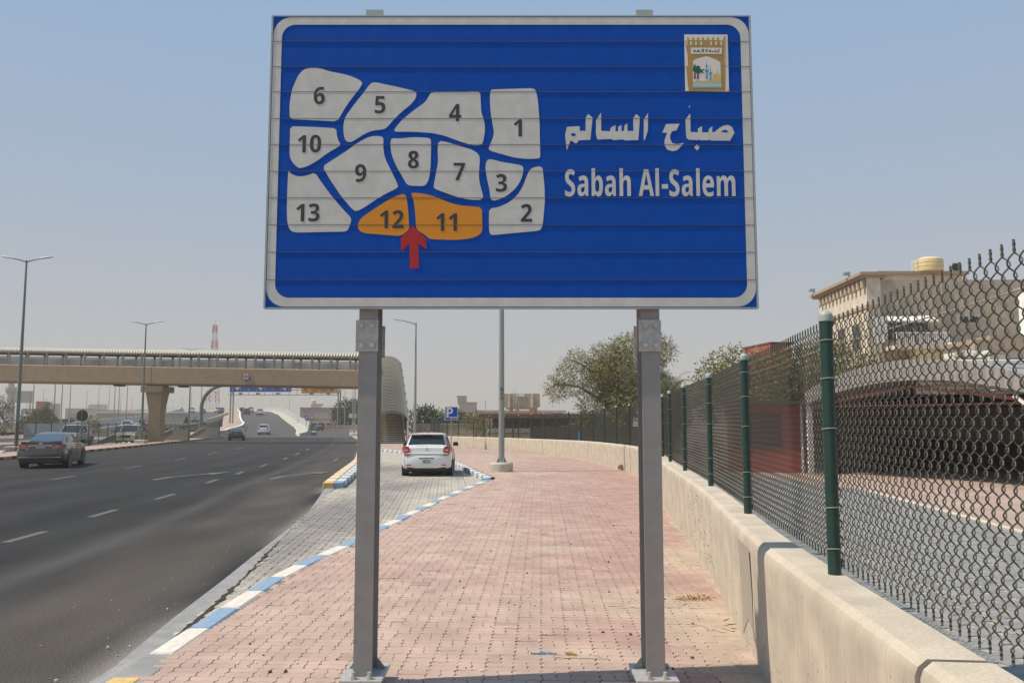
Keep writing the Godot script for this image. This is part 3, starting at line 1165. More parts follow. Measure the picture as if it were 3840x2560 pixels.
func make_sign() -> void:
	var s := thing("map_sign", "big blue district map sign with white numbered areas and lettering on two grey steel posts", "sign", V(-0.006, 0, SIGN_D))
	var y0 := 2.646
	var joints := [0.0, 0.189, 0.377, 0.566, 0.752, 0.937, 1.124, 1.308, 1.497, 1.677, 1.858, SIGN_H]
	var half := SIGN_W / 2
	# aluminium planks
	for i in joints.size() - 1:
		var h: float = joints[i + 1] - joints[i]
		var m := one(func(b: MB) -> void: b.box(Vector3.ZERO, Vector3(SIGN_W - 0.02, h - 0.003, 0.03)))
		put("sign_plank", m, M.sign_blue, s).position = Vector3(0, y0 + joints[i] + h / 2, -0.016)
	# the light edge profile round them
	for e in [[Vector3(-half + 0.004, y0 + SIGN_H / 2, -0.02), Vector3(0.012, SIGN_H + 0.012, 0.05)], [Vector3(half - 0.004, y0 + SIGN_H / 2, -0.02), Vector3(0.012, SIGN_H + 0.012, 0.05)],
			[Vector3(0, y0 - 0.003, -0.021), Vector3(SIGN_W - 0.006, 0.008, 0.048)], [Vector3(0, y0 + SIGN_H + 0.003, -0.021), Vector3(SIGN_W - 0.006, 0.008, 0.048)]]:
		put("edge_profile", one(func(b: MB) -> void: b.box(Vector3.ZERO, e[1])), M.cap_grey, s).position = e[0]
	var cutup := func(poly: PackedVector2Array, z: float) -> ArrayMesh:   # flat print, cut where the planks meet
		return one(func(b: MB) -> void:
			for i in joints.size() - 1:
				var band := PackedVector2Array([Vector2(-half, y0 + joints[i] + 0.0015), Vector2(half, y0 + joints[i] + 0.0015), Vector2(half, y0 + joints[i + 1] - 0.0015), Vector2(-half, y0 + joints[i + 1] - 0.0015)])
				for q in Geometry2D.intersect_polygons(poly, band):
					b.face(q, z, z))
	# white border with round corners: an outer outline with four quarter circles, less an inner one
	var rounded := func(hx: float, lo: float, hi: float, r: float) -> PackedVector2Array:
		var q := PackedVector2Array()
		for k in [[hx - r, lo + r, -90.0], [hx - r, hi - r, 0.0], [-hx + r, hi - r, 90.0], [-hx + r, lo + r, 180.0]]:
			for j in 9:
				var a := deg_to_rad(k[2] + j * 90.0 / 8)
				q.append(Vector2(k[0] + cos(a) * r, k[1] + sin(a) * r))
		return q
	var outer: PackedVector2Array = rounded.call(half - 0.014, y0 + 0.006, y0 + SIGN_H - 0.006, 0.125)
	var inner: PackedVector2Array = rounded.call(half - 0.072, y0 + 0.066, y0 + SIGN_H - 0.060, 0.095)
	put("white_border", one(func(b: MB) -> void:
		for i in outer.size():
			var j := (i + 1) % outer.size()
			b.quad(Vector3(outer[i].x, outer[i].y, 0.0012), Vector3(outer[j].x, outer[j].y, 0.0012), Vector3(inner[j].x, inner[j].y, 0.0012), Vector3(inner[i].x, inner[i].y, 0.0012))), M.sign_white, s)
	# the joints read as thin dark lines over everything
	for i in range(1, joints.size() - 1):
		put("plank_joint", one(func(b: MB) -> void: b.box(Vector3(0, y0 + joints[i], 0.0), Vector3(SIGN_W - 0.03, 0.0026, 0.006))), M.seam, s)
	# districts. Traced outlines; in millimetres
	var zone := func(n: String, list: Array, num: String, cx: float, cy: float, m: Material) -> void:
		var q := rounder(pts(list, 0.001))
		var o := put("map_district", cutup.call(q, 0.0014), m, s)
		var t := lettering(num, 0.1205, "Droid Sans", 700, 0.93)
		var l := put("number", t, M.sign_black, o)
		l.position = Vector3(cx * 0.001, cy * 0.001, 0.0024)
		l.scale = Vector3(0.93, 1, 0.5)
		l.set_meta("label", n)
	var wh: Material = M.sign_white
	zone.call("number six", [-1414,4310,-1367,4315,-1315,4310,-1263,4291,-1133,4264,-1062,4237,-1025,4211,-1035,4181,-1129,4051,-1166,3985,-1195,3932,-1384,3942,-1520,3949,-1525,4051,-1511,4157,-1475,4251,-1446,4291], "6", -1323, 4112, wh)
	zone.call("number five", [-945,4213,-797,4181,-661,4147,-652,4131,-656,4097,-692,4051,-756,3998,-813,3938,-857,3885,-882,3876,-946,3869,-997,3850,-1073,3800,-1105,3784,-1135,3797,-1148,3839,-1152,3905,-1140,3965,-1090,4038,-1002,4157,-971,4201], "5", -902, 4050, wh)
	zone.call("number four", [-551,4140,-423,4141,-255,4147,-214,4144,-209,4077,-206,3998,-184,3932,-178,3879,-187,3813,-197,3771,-228,3763,-273,3767,-356,3793,-459,3833,-549,3852,-677,3860,-799,3860,-800,3879,-755,3938,-679,4004,-589,4071,-567,4111], "4", -386, 3992, wh)
	zone.call("number one", [-133,4160,28,4165,144,4169,170,4157,185,4077,195,3932,199,3681,192,3673,118,3668,28,3677,-74,3705,-154,3730,-151,3754,-126,3813,-117,3852,-128,3918,-141,3998,-147,4104,-142,4148], "1", 54, 3884, wh)
	zone.call("number ten", [-1516,3899,-1344,3893,-1199,3884,-1196,3839,-1182,3793,-1167,3771,-1181,3754,-1251,3714,-1326,3655,-1389,3618,-1440,3603,-1463,3612,-1498,3648,-1516,3694], "10", -1381, 3772, wh)
	zone.call("number nine", [-1289,3616,-1211,3668,-1123,3727,-1047,3786,-971,3826,-914,3831,-881,3823,-875,3810,-875,3734,-860,3668,-814,3576,-767,3479,-781,3463,-888,3407,-1001,3329,-1051,3303,-1077,3316,-1155,3407,-1234,3524], "9", -1027, 3566, wh)
	zone.call("number eight", [-815,3815,-766,3811,-676,3822,-568,3817,-548,3806,-548,3734,-550,3603,-561,3524,-583,3485,-609,3479,-660,3481,-708,3485,-737,3537,-783,3616,-816,3694,-827,3760,-824,3802], "8", -667, 3660, wh)
	zone.call("number seven", [-499,3797,-433,3786,-356,3760,-266,3734,-221,3701,-213,3668,-218,3603,-221,3537,-208,3472,-192,3420,-191,3394,-220,3381,-290,3385,-379,3407,-468,3440,-525,3462,-527,3485,-514,3563,-499,3642,-503,3734], "7", -355, 3578, wh)
	zone.call("number three", [-151,3671,-61,3647,66,3626,83,3613,83,3576,66,3518,28,3459,-36,3407,-99,3381,-125,3378,-140,3391,-148,3459,-163,3524,-176,3603,-171,3648], "3", -66, 3497, wh)
	zone.call("number two", [213,3618,219,3563,228,3472,229,3368,216,3226,205,3180,180,3169,28,3155,-124,3140,-146,3148,-151,3213,-150,3323,-86,3332,-10,3368,41,3414,79,3472,102,3537,124,3590,156,3612], "2", 102, 3289, wh)
	zone.call("number thirteen", [-1521,3596,-1503,3563,-1451,3545,-1388,3553,-1340,3576,-1297,3511,-1219,3407,-1141,3316,-1084,3258,-1088,3226,-1106,3174,-1125,3164,-1290,3161,-1467,3157,-1499,3174,-1516,3213,-1524,3303,-1524,3472], "13", -1380, 3292, wh)
	zone.call("number twelve", [-725,3427,-710,3394,-698,3303,-692,3213,-691,3180,-745,3133,-859,3142,-998,3153,-1034,3174,-1041,3213,-1019,3258,-937,3316,-849,3375,-774,3414], "12", -811, 3246, M.sign_orange)
	zone.call("number eleven", [-675,3433,-608,3429,-519,3407,-430,3368,-353,3345,-198,3332,-195,3174,-210,3142,-276,3116,-377,3106,-554,3112,-574,3135,-644,3180,-647,3239,-656,3342,-672,3407,-678,3424], "11", -429, 3227, M.sign_orange)
	put("red_arrow", cutup.call(pts([-668,3205,-580,3122,-569,3041,-627,3080,-622,2911,-682,2910,-689,3080,-743,3030,-747,3117], 0.001), 0.0034), M.sign_red, s).set_meta("label", "red arrow pointing up")
	# the name, in two scripts;
	var arabic := [
		[941,3993,938,3868,916,3801,908,3804,911,3947],
		[860,3986,885,3960,871,3801,780,3799,767,3806,704,3801,683,3809,592,3804,582,3839,582,3940,618,3995,618,3866,676,3863,684,3889,716,3907,716,3863,732,3863,735,3894,758,3908,756,3863,774,3868,778,3904,797,3920,799,3866,839,3866,838,3954],
		[528,3986,560,3960,543,3803,466,3800,445,3776,413,3796,405,3796,400,3778,380,3730,370,3839,383,3894,470,3899,471,3866,511,3866,512,3957],
		[1036,3853,1063,3914,1157,3917,1134,3870,1103,3863,1091,3839,1089,3810,1103,3781,1136,3773,1183,3781,1138,3731,1105,3722,1069,3734,1051,3764,1050,3796,1062,3832,1071,3853]]
	for a in arabic + [[1231,3989,1231,3859,1281,3856,1281,3881,1310,3900,1309,3856,1353,3856,1356,3878,1381,3899,1378,3856,1396,3859,1430,3887,1461,3904,1488,3908,1515,3894,1532,3853,1499,3797,1364,3798,1361,3807,1354,3800,1292,3800,1287,3809,1281,3800,1219,3803,1203,3816,1199,3841,1197,3947], [1272,3773,1291,3750,1272,3727,1253,3750], [1223,4041,1228,4047,1229,4029,1224,4028]]:
		put("arabic_letter", cutup.call(pts(a, 0.001), 0.0014), M.sign_white, s)
	put("letter_hole", one(func(b: MB) -> void:
		b.face(pts([1436,3856,1454,3871,1472,3875,1484,3866,1488,3855], 0.001), 0.0022, 0.0022)
		b.face(pts([408,3843,433,3852,447,3833,419,3827], 0.001), 0.0022, 0.0022)), M.sign_blue, s)
	var latin := lettering("Sabah Al-Salem", 0.1800, "Droid Sans", 700, 0.6)
	var wide := latin.get_aabb().size.x
	var lt := put("latin_name", latin, M.sign_white, s)
	lt.scale = Vector3(1.1610 / wide, 1, 0.4)
	lt.position = Vector3(0.9515, 3.4970, 0.0016)
	make_emblem(s)
	# posts: rolled steel sections that run up behind the panel
	for side in [-1.0, 1.0]:
		var px: float = -0.012 + side * 0.955
		var p := put("sign_post", one(func(b: MB) -> void:
			b.box(Vector3(0, 2.38, -0.006), Vector3(0.123, 4.47, 0.012))
			b.box(Vector3(0, 2.33, -0.214), Vector3(0.123, 4.37, 0.012))
			b.box(Vector3(0, 2.33, -0.11), Vector3(0.010, 4.37, 0.196))), M.steel, s)
		p.position = Vector3(px, 0.088, -0.052)
		var front := put("splice_plate", one(func(b: MB) -> void: b.box(Vector3.ZERO, Vector3(0.150, 0.213, 0.012))), M.galvanised, p)
		front.position = Vector3(-0.006, 2.372, 0.007)
		var rear := put("splice_plate", one(func(b: MB) -> void: b.box(Vector3.ZERO, Vector3(0.150, 0.213, 0.012))), M.galvanised, p)
		rear.position = Vector3(0.004, 2.347, -0.227)
		var web := put("splice_plate", one(func(b: MB) -> void: b.box(Vector3.ZERO, Vector3(0.03, 0.213, 0.012))), M.galvanised, p)
		web.position = Vector3(-side * 0.066, 2.357, -0.222)
		for bx in [-0.036, 0.036]:
			for by in [-0.065, 0.065]:
				var bo := put("bolt", one(func(b: MB) -> void: b.tube([Vector3(0, 0, 0), Vector3(0, 0, 0.020)], 0.0175, 6)), M.bolt, p)
				bo.position = Vector3(bx - 0.004, 2.372 + by, 0.0135)
		var cap := put("post_cap", one(func(b: MB) -> void: b.box(Vector3.ZERO, Vector3(0.118, 0.06, 0.03))), M.cap_grey, p)
		cap.position = Vector3(-side * 0.006, 4.645, -0.02)
		for yy in [2.75, 3.4, 4.05, 4.6]:
			put("clamp", one(func(b: MB) -> void: b.box(Vector3.ZERO, Vector3(0.17, 0.04, 0.02))), M.galvanised, p).position = Vector3(0, yy, 0.012)
		var base := put("base_plate", one(func(b: MB) -> void: b.box(Vector3.ZERO, Vector3(0.27, 0.022, 0.40))), M.galvanised, p)
		base.position = Vector3(0, 0.134, -0.11)
		put("footing", one(func(b: MB) -> void: b.box(Vector3.ZERO, Vector3(0.17, 0.08, 0.28))), M.wall_grey, p).position = Vector3(0, 0.085, -0.11)
		for bx in [-0.052, 0.052]:
			for bz in [0.045, -0.265]:
				var nut := put("anchor_bolt", one(func(b: MB) -> void:
					b.tube([Vector3(0, 0, 0), Vector3(0, 0.018, 0)], 0.020, 6)
					b.tube([Vector3(0, 0.018, 0), Vector3(0, 0.044, 0)], 0.0125, 8)
					b.tube([Vector3(0, 0.001, 0), Vector3(0, 0.004, 0)], 0.026, 10)), M.bolt, p)
				nut.position = Vector3(bx, 0.145, bz)
		for gx in [-1.0, 1.0]:
			put("base_gusset", one(func(b: MB) -> void:
				b.face(PackedVector2Array([Vector2(0, 0), Vector2(0.06, 0), Vector2(0.05, 0.012), Vector2(0.012, 0.06), Vector2(0, 0.07)]), -0.006, 0.006)), M.steel, p).transform = Transform3D(Basis(Vector3(gx, 0, 0), Vector3.UP, Vector3(0, 0, gx)), Vector3(gx * 0.064, 0.145, -0.19))


func rounder(q: PackedVector2Array) -> PackedVector2Array:               # one pass of corner cutting, so that traced curves run smoothly
	var o := PackedVector2Array()
	for i in q.size():
		var a := q[i]
		var b := q[(i + 1) % q.size()]
		var t := minf(0.25, 0.018 / maxf(a.distance_to(b), 0.001))
		o.append(a.lerp(b, t))
		o.append(a.lerp(b, 1.0 - t))
	return o


func make_emblem(s: Node3D) -> void:
	var e := put("emblem", one(func(b: MB) -> void: b.face(pts([1201,4553,1501,4552,1501,4144,1200,4148], 0.001), 0.0006, 0.003)), M.paper, s)
	e.set_meta("label", "gold gateway emblem sticker")
	var z := [0.0036]
	var lay_on := func(n: String, m: Material, list: Array) -> void:
		put(n, one(func(b: MB) -> void:
			for a in list:
				z[0] += 0.00012
				b.face(pts(a, 0.001), z[0], z[0])), m, e)
	lay_on.call("gate", M.gold, [[1219,4535,1221,4514,1234,4514,1231,4531,1227,4528], [1469,4514,1470,4525,1477,4539,1485,4542,1487,4514], [1220,4512,1487,4512,1475,4148,1224,4148], [1254,4514,1254,4525,1262,4535,1269,4525,1269,4514], [1288,4514,1288,4525,1296,4535,1303,4525,1303,4514], [1322,4514,1323,4525,1330,4535,1337,4525,1337,4514], [1357,4514,1357,4525,1365,4535,1372,4525,1371,4514], [1392,4514,1393,4525,1400,4535,1407,4525,1407,4514], [1427,4514,1427,4525,1434,4535,1442,4525,1441,4514], [1203,4512,1258,4369,1254,4148,1223,4148,1210,4318,1234,4328]])
	lay_on.call("gate_edge", M.gold_pale, [[1479,4511,1484,4511,1480,4332,1474,4332], [1487,4148,1497,4160,1499,4146], [1428,4507,1469,4507,1469,4504,1428,4504]])
	lay_on.call("gate_opening", M.paper, [[1257,4362,1283,4378,1320,4387,1349,4397,1381,4385,1417,4372,1446,4350,1449,4171,1253,4171], [1243,4458,1459,4456,1457,4412,1243,4413], [1239,4501,1251,4501,1252,4476,1240,4476], [1274,4501,1285,4501,1286,4476,1275,4476], [1310,4501,1321,4501,1322,4476,1311,4476], [1380,4501,1390,4501,1389,4476,1379,4476], [1414,4501,1425,4501,1424,4476,1413,4476], [1450,4501,1461,4501,1460,4476,1449,4476]])
	lay_on.call("sand_bank", M.gold_pale, [[1255,4211,1283,4224,1328,4219,1377,4227,1445,4230,1449,4208], [1392,4228,1394,4260,1406,4274,1418,4270,1423,4293,1429,4293,1429,4264,1450,4247,1449,4228]])
	lay_on.call("palm_trunk", M.trunk_print, [[1264,4285,1272,4285,1274,4233,1260,4233], [1284,4280,1294,4280,1294,4230,1282,4230]])
	lay_on.call("palm_leaf", M.palm_print, [[1257,4318,1269,4342,1278,4318,1288,4331,1309,4317,1301,4310,1313,4300,1333,4302,1337,4295,1318,4291,1332,4275,1306,4278,1296,4267,1281,4272,1264,4280,1254,4293]])
	lay_on.call("water_tower", M.tower_blue, [[1345,4300,1354,4302,1363,4293,1363,4283,1355,4275,1344,4275,1338,4284,1338,4293], [1343,4326,1348,4337,1355,4331,1357,4321,1351,4314,1344,4317], [1372,4280,1382,4283,1387,4274,1385,4265,1377,4260,1368,4265,1367,4274], [1345,4275,1355,4275,1356,4230,1341,4230], [1372,4260,1380,4260,1382,4224,1370,4224], [1349,4369,1350,4369,1352,4300,1346,4300], [1376,4324,1378,4324,1379,4281,1374,4281]])
	lay_on.call("wave", M.wave_print, [[1254,4206,1450,4206,1451,4197,1253,4197], [1253,4190,1449,4190,1450,4183,1253,4183], [1253,4178,1450,4178,1450,4171,1253,4171]])
	lay_on.call("arabic_line", M.sign_black, [[1261,4425,1261,4435,1267,4439,1278,4428,1287,4430,1292,4441,1300,4441,1301,4428,1323,4428,1323,4439,1316,4444,1331,4448,1333,4425], [1345,4425,1345,4445,1350,4446,1350,4425], [1352,4425,1353,4445,1358,4446,1358,4425], [1368,4425,1370,4436,1380,4439,1382,4425], [1385,4425,1387,4432,1394,4434,1395,4429,1411,4429,1411,4440,1416,4441,1417,4429,1433,4429,1435,4446,1440,4448,1439,4425], [1267,4444,1272,4444,1272,4440,1267,4440], [1371,4444,1377,4444,1377,4441,1371,4441], [1424,4421,1431,4421,1430,4417,1424,4417]])


# ------------------------------------------------------------------ footbridge with its stair tower

func make_footbridge() -> void:
	var d := 84.0
	var wide := 3.2
	var x0 := -58.0
	var x1 := -14.3
	var base := func(x: float) -> float: return lerpf(5.73, 5.12, (x + 52.0) / 36.4)     # underside of the girder, with its slight fall
	var t := thing("footbridge", "tan concrete footbridge with screened sides and ribbed barrel roof crossing the motorway", "footbridge")
	var girder := func(a: float, b: float) -> ArrayMesh:
		return one(func(m: MB) -> void:
			var q := []
			for y in [[0.0, 0.18], [0.16, 0.0], [1.72, 0.0], [1.80, 0.05]]:
				var row := PackedVector3Array()
				for k in [[a, d - wide / 2 + y[1]], [b, d - wide / 2 + y[1]], [b, d + wide / 2 - y[1]], [a, d + wide / 2 - y[1]]]:
					row.append(V(k[0], base.call(k[0]) + y[0], k[1]))
				q.append(row)
			m.loft(q))
	put("girder", girder.call(x0, -36.05), M.bridge_tan, t)
	put("girder", girder.call(-36.0, x1), M.bridge_tan, t)
	# side posts, rails, screens
	var bay := 1.9
	var n := int((x1 - x0) / bay)
	var screen := one(func(m: MB) -> void:
		for i in 15:
			m.box(Vector3(0.12 + i * 0.118, 0.42, 0), Vector3(0.05, 0.74, 0.03))
		for h in [0.09, 0.20, 0.31, 0.42, 0.53, 0.64, 0.75]:
			m.box(Vector3(0.95, h, 0.025), Vector3(1.72, 0.04, 0.018)))
	var post := one(func(m: MB) -> void: m.box(Vector3(0, 0.66, 0), Vector3(0.20, 1.32, 0.16)))
	for side in [1.0, -1.0]:
		for i in n + 1:
			var x := x0 + i * bay
			var o := put("side_post", post, M.bridge_rail, t)
			o.position = V(x, base.call(x) + 1.80, d - side * (wide / 2 - 0.12))
			if i < n:
				var p := put("screen", screen, M.bridge_screen, t)
				p.position = V(x, base.call(x) + 1.82, d - side * (wide / 2 - 0.12))
				stuff(p)
		var beam := put("roof_beam", one(func(m: MB) -> void:
			m.bar(V(x0, base.call(x0) + 3.06, d - side * (wide / 2 - 0.1)), V(x1, base.call(x1) + 3.06, d - side * (wide / 2 - 0.1)), 0.22, 0.20)), M.bridge_rail, t)
		beam.set_meta("label", "beam along the eaves")
		put("rail", one(func(m: MB) -> void:
			m.bar(V(x0, base.call(x0) + 2.78, d - side * (wide / 2 - 0.1)), V(x1, base.call(x1) + 2.78, d - side * (wide / 2 - 0.1)), 0.10, 0.07)), M.dark_inside, t)
	# ribbed barrel roof
	var roof := func(m: MB, a: Vector3, b: Vector3, across: Vector3, half: float, rise: float, pitch: float) -> void:
		var len_ := a.distance_to(b)
		var ribs := int(len_ / pitch)
		var rows := []
		for i in ribs * 4 + 1:
			var f := i / float(ribs * 4)
			var bump: float = [0.0, 0.0, 0.10, 0.10][i % 4]
			var row := []
			for k in 13:
				var an := PI * k / 12.0
				var r := 1.0 + bump / rise
				row.append(a.lerp(b, f) - across * cos(an) * half * (1.0 + bump / half) + Vector3.UP * sin(an) * rise * r)
			rows.append(row)
		for i in rows.size() - 1:
			for k in 12:
				m.quad(rows[i][k], rows[i + 1][k], rows[i + 1][k + 1], rows[i][k + 1])
				m.quad(rows[i][k + 1] - Vector3.UP * 0.02, rows[i + 1][k + 1] - Vector3.UP * 0.02, rows[i + 1][k] - Vector3.UP * 0.02, rows[i][k] - Vector3.UP * 0.02)
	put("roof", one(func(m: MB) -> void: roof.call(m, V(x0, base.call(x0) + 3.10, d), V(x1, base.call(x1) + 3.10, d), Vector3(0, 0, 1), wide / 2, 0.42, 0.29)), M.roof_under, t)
	var rib := one(func(m: MB) -> void:
		for k in 12:
			var a0 := PI * k / 12.0
			var a1 := PI * (k + 1) / 12.0
			var p0 := Vector3(0, sin(a0) * 0.52, -cos(a0) * (wide / 2 + 0.08))
			var p1 := Vector3(0, sin(a1) * 0.52, -cos(a1) * (wide / 2 + 0.08))
			m.hexa([p1 * 0.94 + Vector3(-0.08, 0, 0), p1 * 0.94 + Vector3(0.08, 0, 0), p0 * 0.94 + Vector3(0.08, 0, 0), p0 * 0.94 + Vector3(-0.08, 0, 0), p1 + Vector3(-0.08, 0, 0), p1 + Vector3(0.08, 0, 0), p0 + Vector3(0.08, 0, 0), p0 + Vector3(-0.08, 0, 0)]))
	for i in int((x1 - x0) / 0.29):
		var rx := x0 + 0.15 + i * 0.29
		put("roof_rib", rib, M.bridge_roof, t).position = V(rx, base.call(rx) + 3.12, d)
	# the clearance roundel hangs on the girder
	var rp := V(-26.55, 6.29, d - wide / 2 - 0.05)
	var sg := thing("clearance_sign", "round white height limit sign with red rim hanging on the tan footbridge girder", "sign", rp)
	put("disc", one(func(m: MB) -> void: m.tube([Vector3(0, 0, 0), Vector3(0, 0, 0.03)], 0.42, 28)), M.sign_red, sg)
	put("face", one(func(m: MB) -> void: m.tube([Vector3(0, 0, 0.03), Vector3(0, 0, 0.036)], 0.345, 28)), M.sign_white, sg)
	var tx := put("number", lettering("5.0m", 0.20, "Droid Sans", 700, 0.9), M.sign_black, sg)
	tx.position = Vector3(0, 0, 0.041)
	put("limit_triangle", one(func(m: MB) -> void:
		m.face(PackedVector2Array([Vector2(-0.08, 0.26), Vector2(0.08, 0.26), Vector2(0, 0.17)]), 0.036, 0.040)
		m.face(PackedVector2Array([Vector2(-0.08, -0.26), Vector2(0.08, -0.26), Vector2(0, -0.17)]), 0.036, 0.040)), M.sign_black, sg)
	# flared pier with its crosshead
	var p := thing("bridge_pier", "flared tan concrete pier with a block crosshead under the footbridge", "pier", V(-36.0, 0, d))
	put("crosshead", one(func(m: MB) -> void:
		m.box(Vector3(0, 5.03, 0.0), Vector3(2.15, 0.62, 3.0))
		m.box(Vector3(0, 5.38, 0.0), Vector3(1.3, 0.10, 2.2))), M.bridge_tan, p)
	put("pier_shaft", one(func(m: MB) -> void:
		var rows := []
		for k in [[-0.5, 0.60, 0.60], [2.9, 0.60, 0.60], [4.72, 0.80, 0.95]]:
			var row := PackedVector3Array()
			for q in [[-1, 1], [1, 1], [1, -1], [-1, -1]]:
				row.append(Vector3(q[0] * k[1], k[0], q[1] * k[2]))
			rows.append(row)
		m.loft(rows)), M.bridge_tan, p)
	for k in [-39.9, -33.4]:
		put("bearing_bracket", one(func(m: MB) -> void: m.box(Vector3.ZERO, Vector3(0.7, 0.16, 1.2))), M.dark_inside, p).position = Vector3(k + 36.0, base.call(k) - 0.08, 0.0)
	# stair tower: steps climb away from us under a ribbed half-round canopy
	var a := V(-10.85, SW + H(75), 75.0)
	var b := V(-13.4, 5.9, 88.0)
	var st := thing("stair_tower", "covered stairway with ribbed pale half-round canopy climbing to the footbridge end", "stairway")
	var run := b - a
	var flat := Vector3(run.x, 0, run.z).normalized()
	var across := Vector3(-flat.z, 0, flat.x)
	var half := 1.42
	var steps := 36
	put("steps", one(func(m: MB) -> void:
		for i in steps:
			var c := a + Vector3(run.x, 0, run.z) * (i + 0.5) / steps + Vector3.UP * (run.y * (i + 1) / steps)
			var deep := Vector2(run.x, run.z).length() / steps
			m.box(c + Vector3.DOWN * 0.12 + flat * deep * 0.4, Vector3(half * 1.8, 0.16, 0.03), atan2(flat.x, flat.z) + PI)), M.stair_step, st)
	for i in steps:
		var c := a + Vector3(run.x, 0, run.z) * (i + 0.5) / steps + Vector3.UP * (run.y * (i + 1) / steps)
		var deep := Vector2(run.x, run.z).length() / steps
		put("tread", one(func(m: MB) -> void: m.box(Vector3.ZERO, Vector3(half * 1.8, 0.05, deep + 0.05), atan2(flat.x, flat.z) + PI)), M.step_edge, st).position = c + Vector3.DOWN * 0.03
	put("handrail", one(func(m: MB) -> void: m.bar(a + Vector3.UP * 0.95 - across * 0.35, b + Vector3.UP * 0.95 - across * 0.35, 0.07, 0.07)), M.house_trim, st)
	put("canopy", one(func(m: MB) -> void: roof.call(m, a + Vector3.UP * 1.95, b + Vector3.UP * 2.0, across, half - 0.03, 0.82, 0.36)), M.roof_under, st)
	var slope_len := a.distance_to(b)
	var crib := one(func(m: MB) -> void:
		for k in 14:
			var a0 := PI * k / 14.0
			var a1 := PI * (k + 1) / 14.0
			var p0 := Vector3(-cos(a0) * (half + 0.08), sin(a0) * 0.96, 0)
			var p1 := Vector3(-cos(a1) * (half + 0.08), sin(a1) * 0.96, 0)
			var z := Vector3(0, 0, 0.125)
			m.hexa([p0 * 0.95 + z, p1 * 0.95 + z, p1 * 0.95 - z, p0 * 0.95 - z, p0 + z, p1 + z, p1 - z, p0 - z]))
	for i in int(slope_len / 0.36):
		var o := put("canopy_rib", crib, M.bridge_roof, st)
		var dir_ := run.normalized()
		o.transform = Transform3D(Basis(across, Vector3.UP, -flat), a + Vector3.UP * 1.97 + dir_ * (0.2 + i * 0.36))
	for s in [-1.0, 1.0]:
		var top := 1.98 if s > 0 else 0.9          # the road side is open above the railing
		put("side_wall", one(func(m: MB) -> void:
			var o: Vector3 = across * s * (half - 0.03)
			m.hexa([a + o + Vector3.DOWN * 0.3, a + o + across * 0.08 + Vector3.DOWN * 0.3, b + o + across * 0.08 + Vector3.DOWN * 0.6, b + o + Vector3.DOWN * 0.6,
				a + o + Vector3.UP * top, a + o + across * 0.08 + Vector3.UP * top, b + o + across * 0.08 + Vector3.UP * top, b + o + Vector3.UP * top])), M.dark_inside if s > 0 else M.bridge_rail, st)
		put("eaves_beam", one(func(m: MB) -> void:
			var o: Vector3 = across * s * (half + 0.09)
			m.bar(a + o + Vector3.UP * 1.92, b + o + Vector3.UP * 1.97, 0.16, 0.16)), M.house_light, st)
		for i in 8:
			var f := i / 7.0
			var c: Vector3 = a.lerp(b, f) + across * s * (half + 0.14)
			put("bracket", one(func(m: MB) -> void: m.box(Vector3.ZERO, Vector3(0.10, 0.32, 0.12))), M.pole_grey, st).position = c + Vector3.UP * 2.05
		put("corner_post", one(func(m: MB) -> void: m.box(Vector3(0, 1.0, 0), Vector3(0.16, 2.1, 0.16))), M.house_light, st).position = a + across * s * half
	put("landing", one(func(m: MB) -> void: m.box(V(-13.6, 5.55, 87.0), Vector3(3.2, 0.4, 5.0))), M.bridge_tan, st)


# ------------------------------------------------------------------ the flyover ramps ahead

const RAMP := [[118.0, -41.5, -30.6, -0.50], [140.0, -47.1, -36.5, -0.35], [165.0, -53.0, -43.2, 0.30], [197.0, -63.7, -53.1, 1.25], [226.0, -73.6, -62.9, 2.70], [253.0, -83.2, -72.6, 4.0], [301.0, -99.7, -89.0, 5.15], [345.0, -119.0, -108.0, 5.3], [420.0, -158.0, -147.0, 4.0]]
const RAMP_BACK := [[95.0, -58.5, -49.5, -0.42], [140.0, -72.0, -62.0, -0.35], [165.0, -79.5, -69.5, 0.25], [197.0, -85.0, -74.5, 1.20], [226.0, -90.5, -80.0, 2.70], [253.0, -99.5, -88.2, 4.0], [301.0, -119.0, -107.0, 5.15], [345.0, -141.0, -130.0, 5.3], [420.0, -186.0, -174.0, 4.0]]


func ramp_at(table: Array, d: float) -> Array:
	for i in table.size() - 1:
		if d <= table[i + 1][0]:
			var f: float = (d - table[i][0]) / (table[i + 1][0] - table[i][0])
			var o := []
			for k in 4:
				var a0: float = table[maxi(i - 1, 0)][k]
				var b0: float = table[i][k]
				var c0: float = table[i + 1][k]
				var e0: float = table[mini(i + 2, table.size() - 1)][k]
				o.append(cubic_interpolate(b0, c0, a0, e0, f) if k else d)
			return o
	return table[-1]


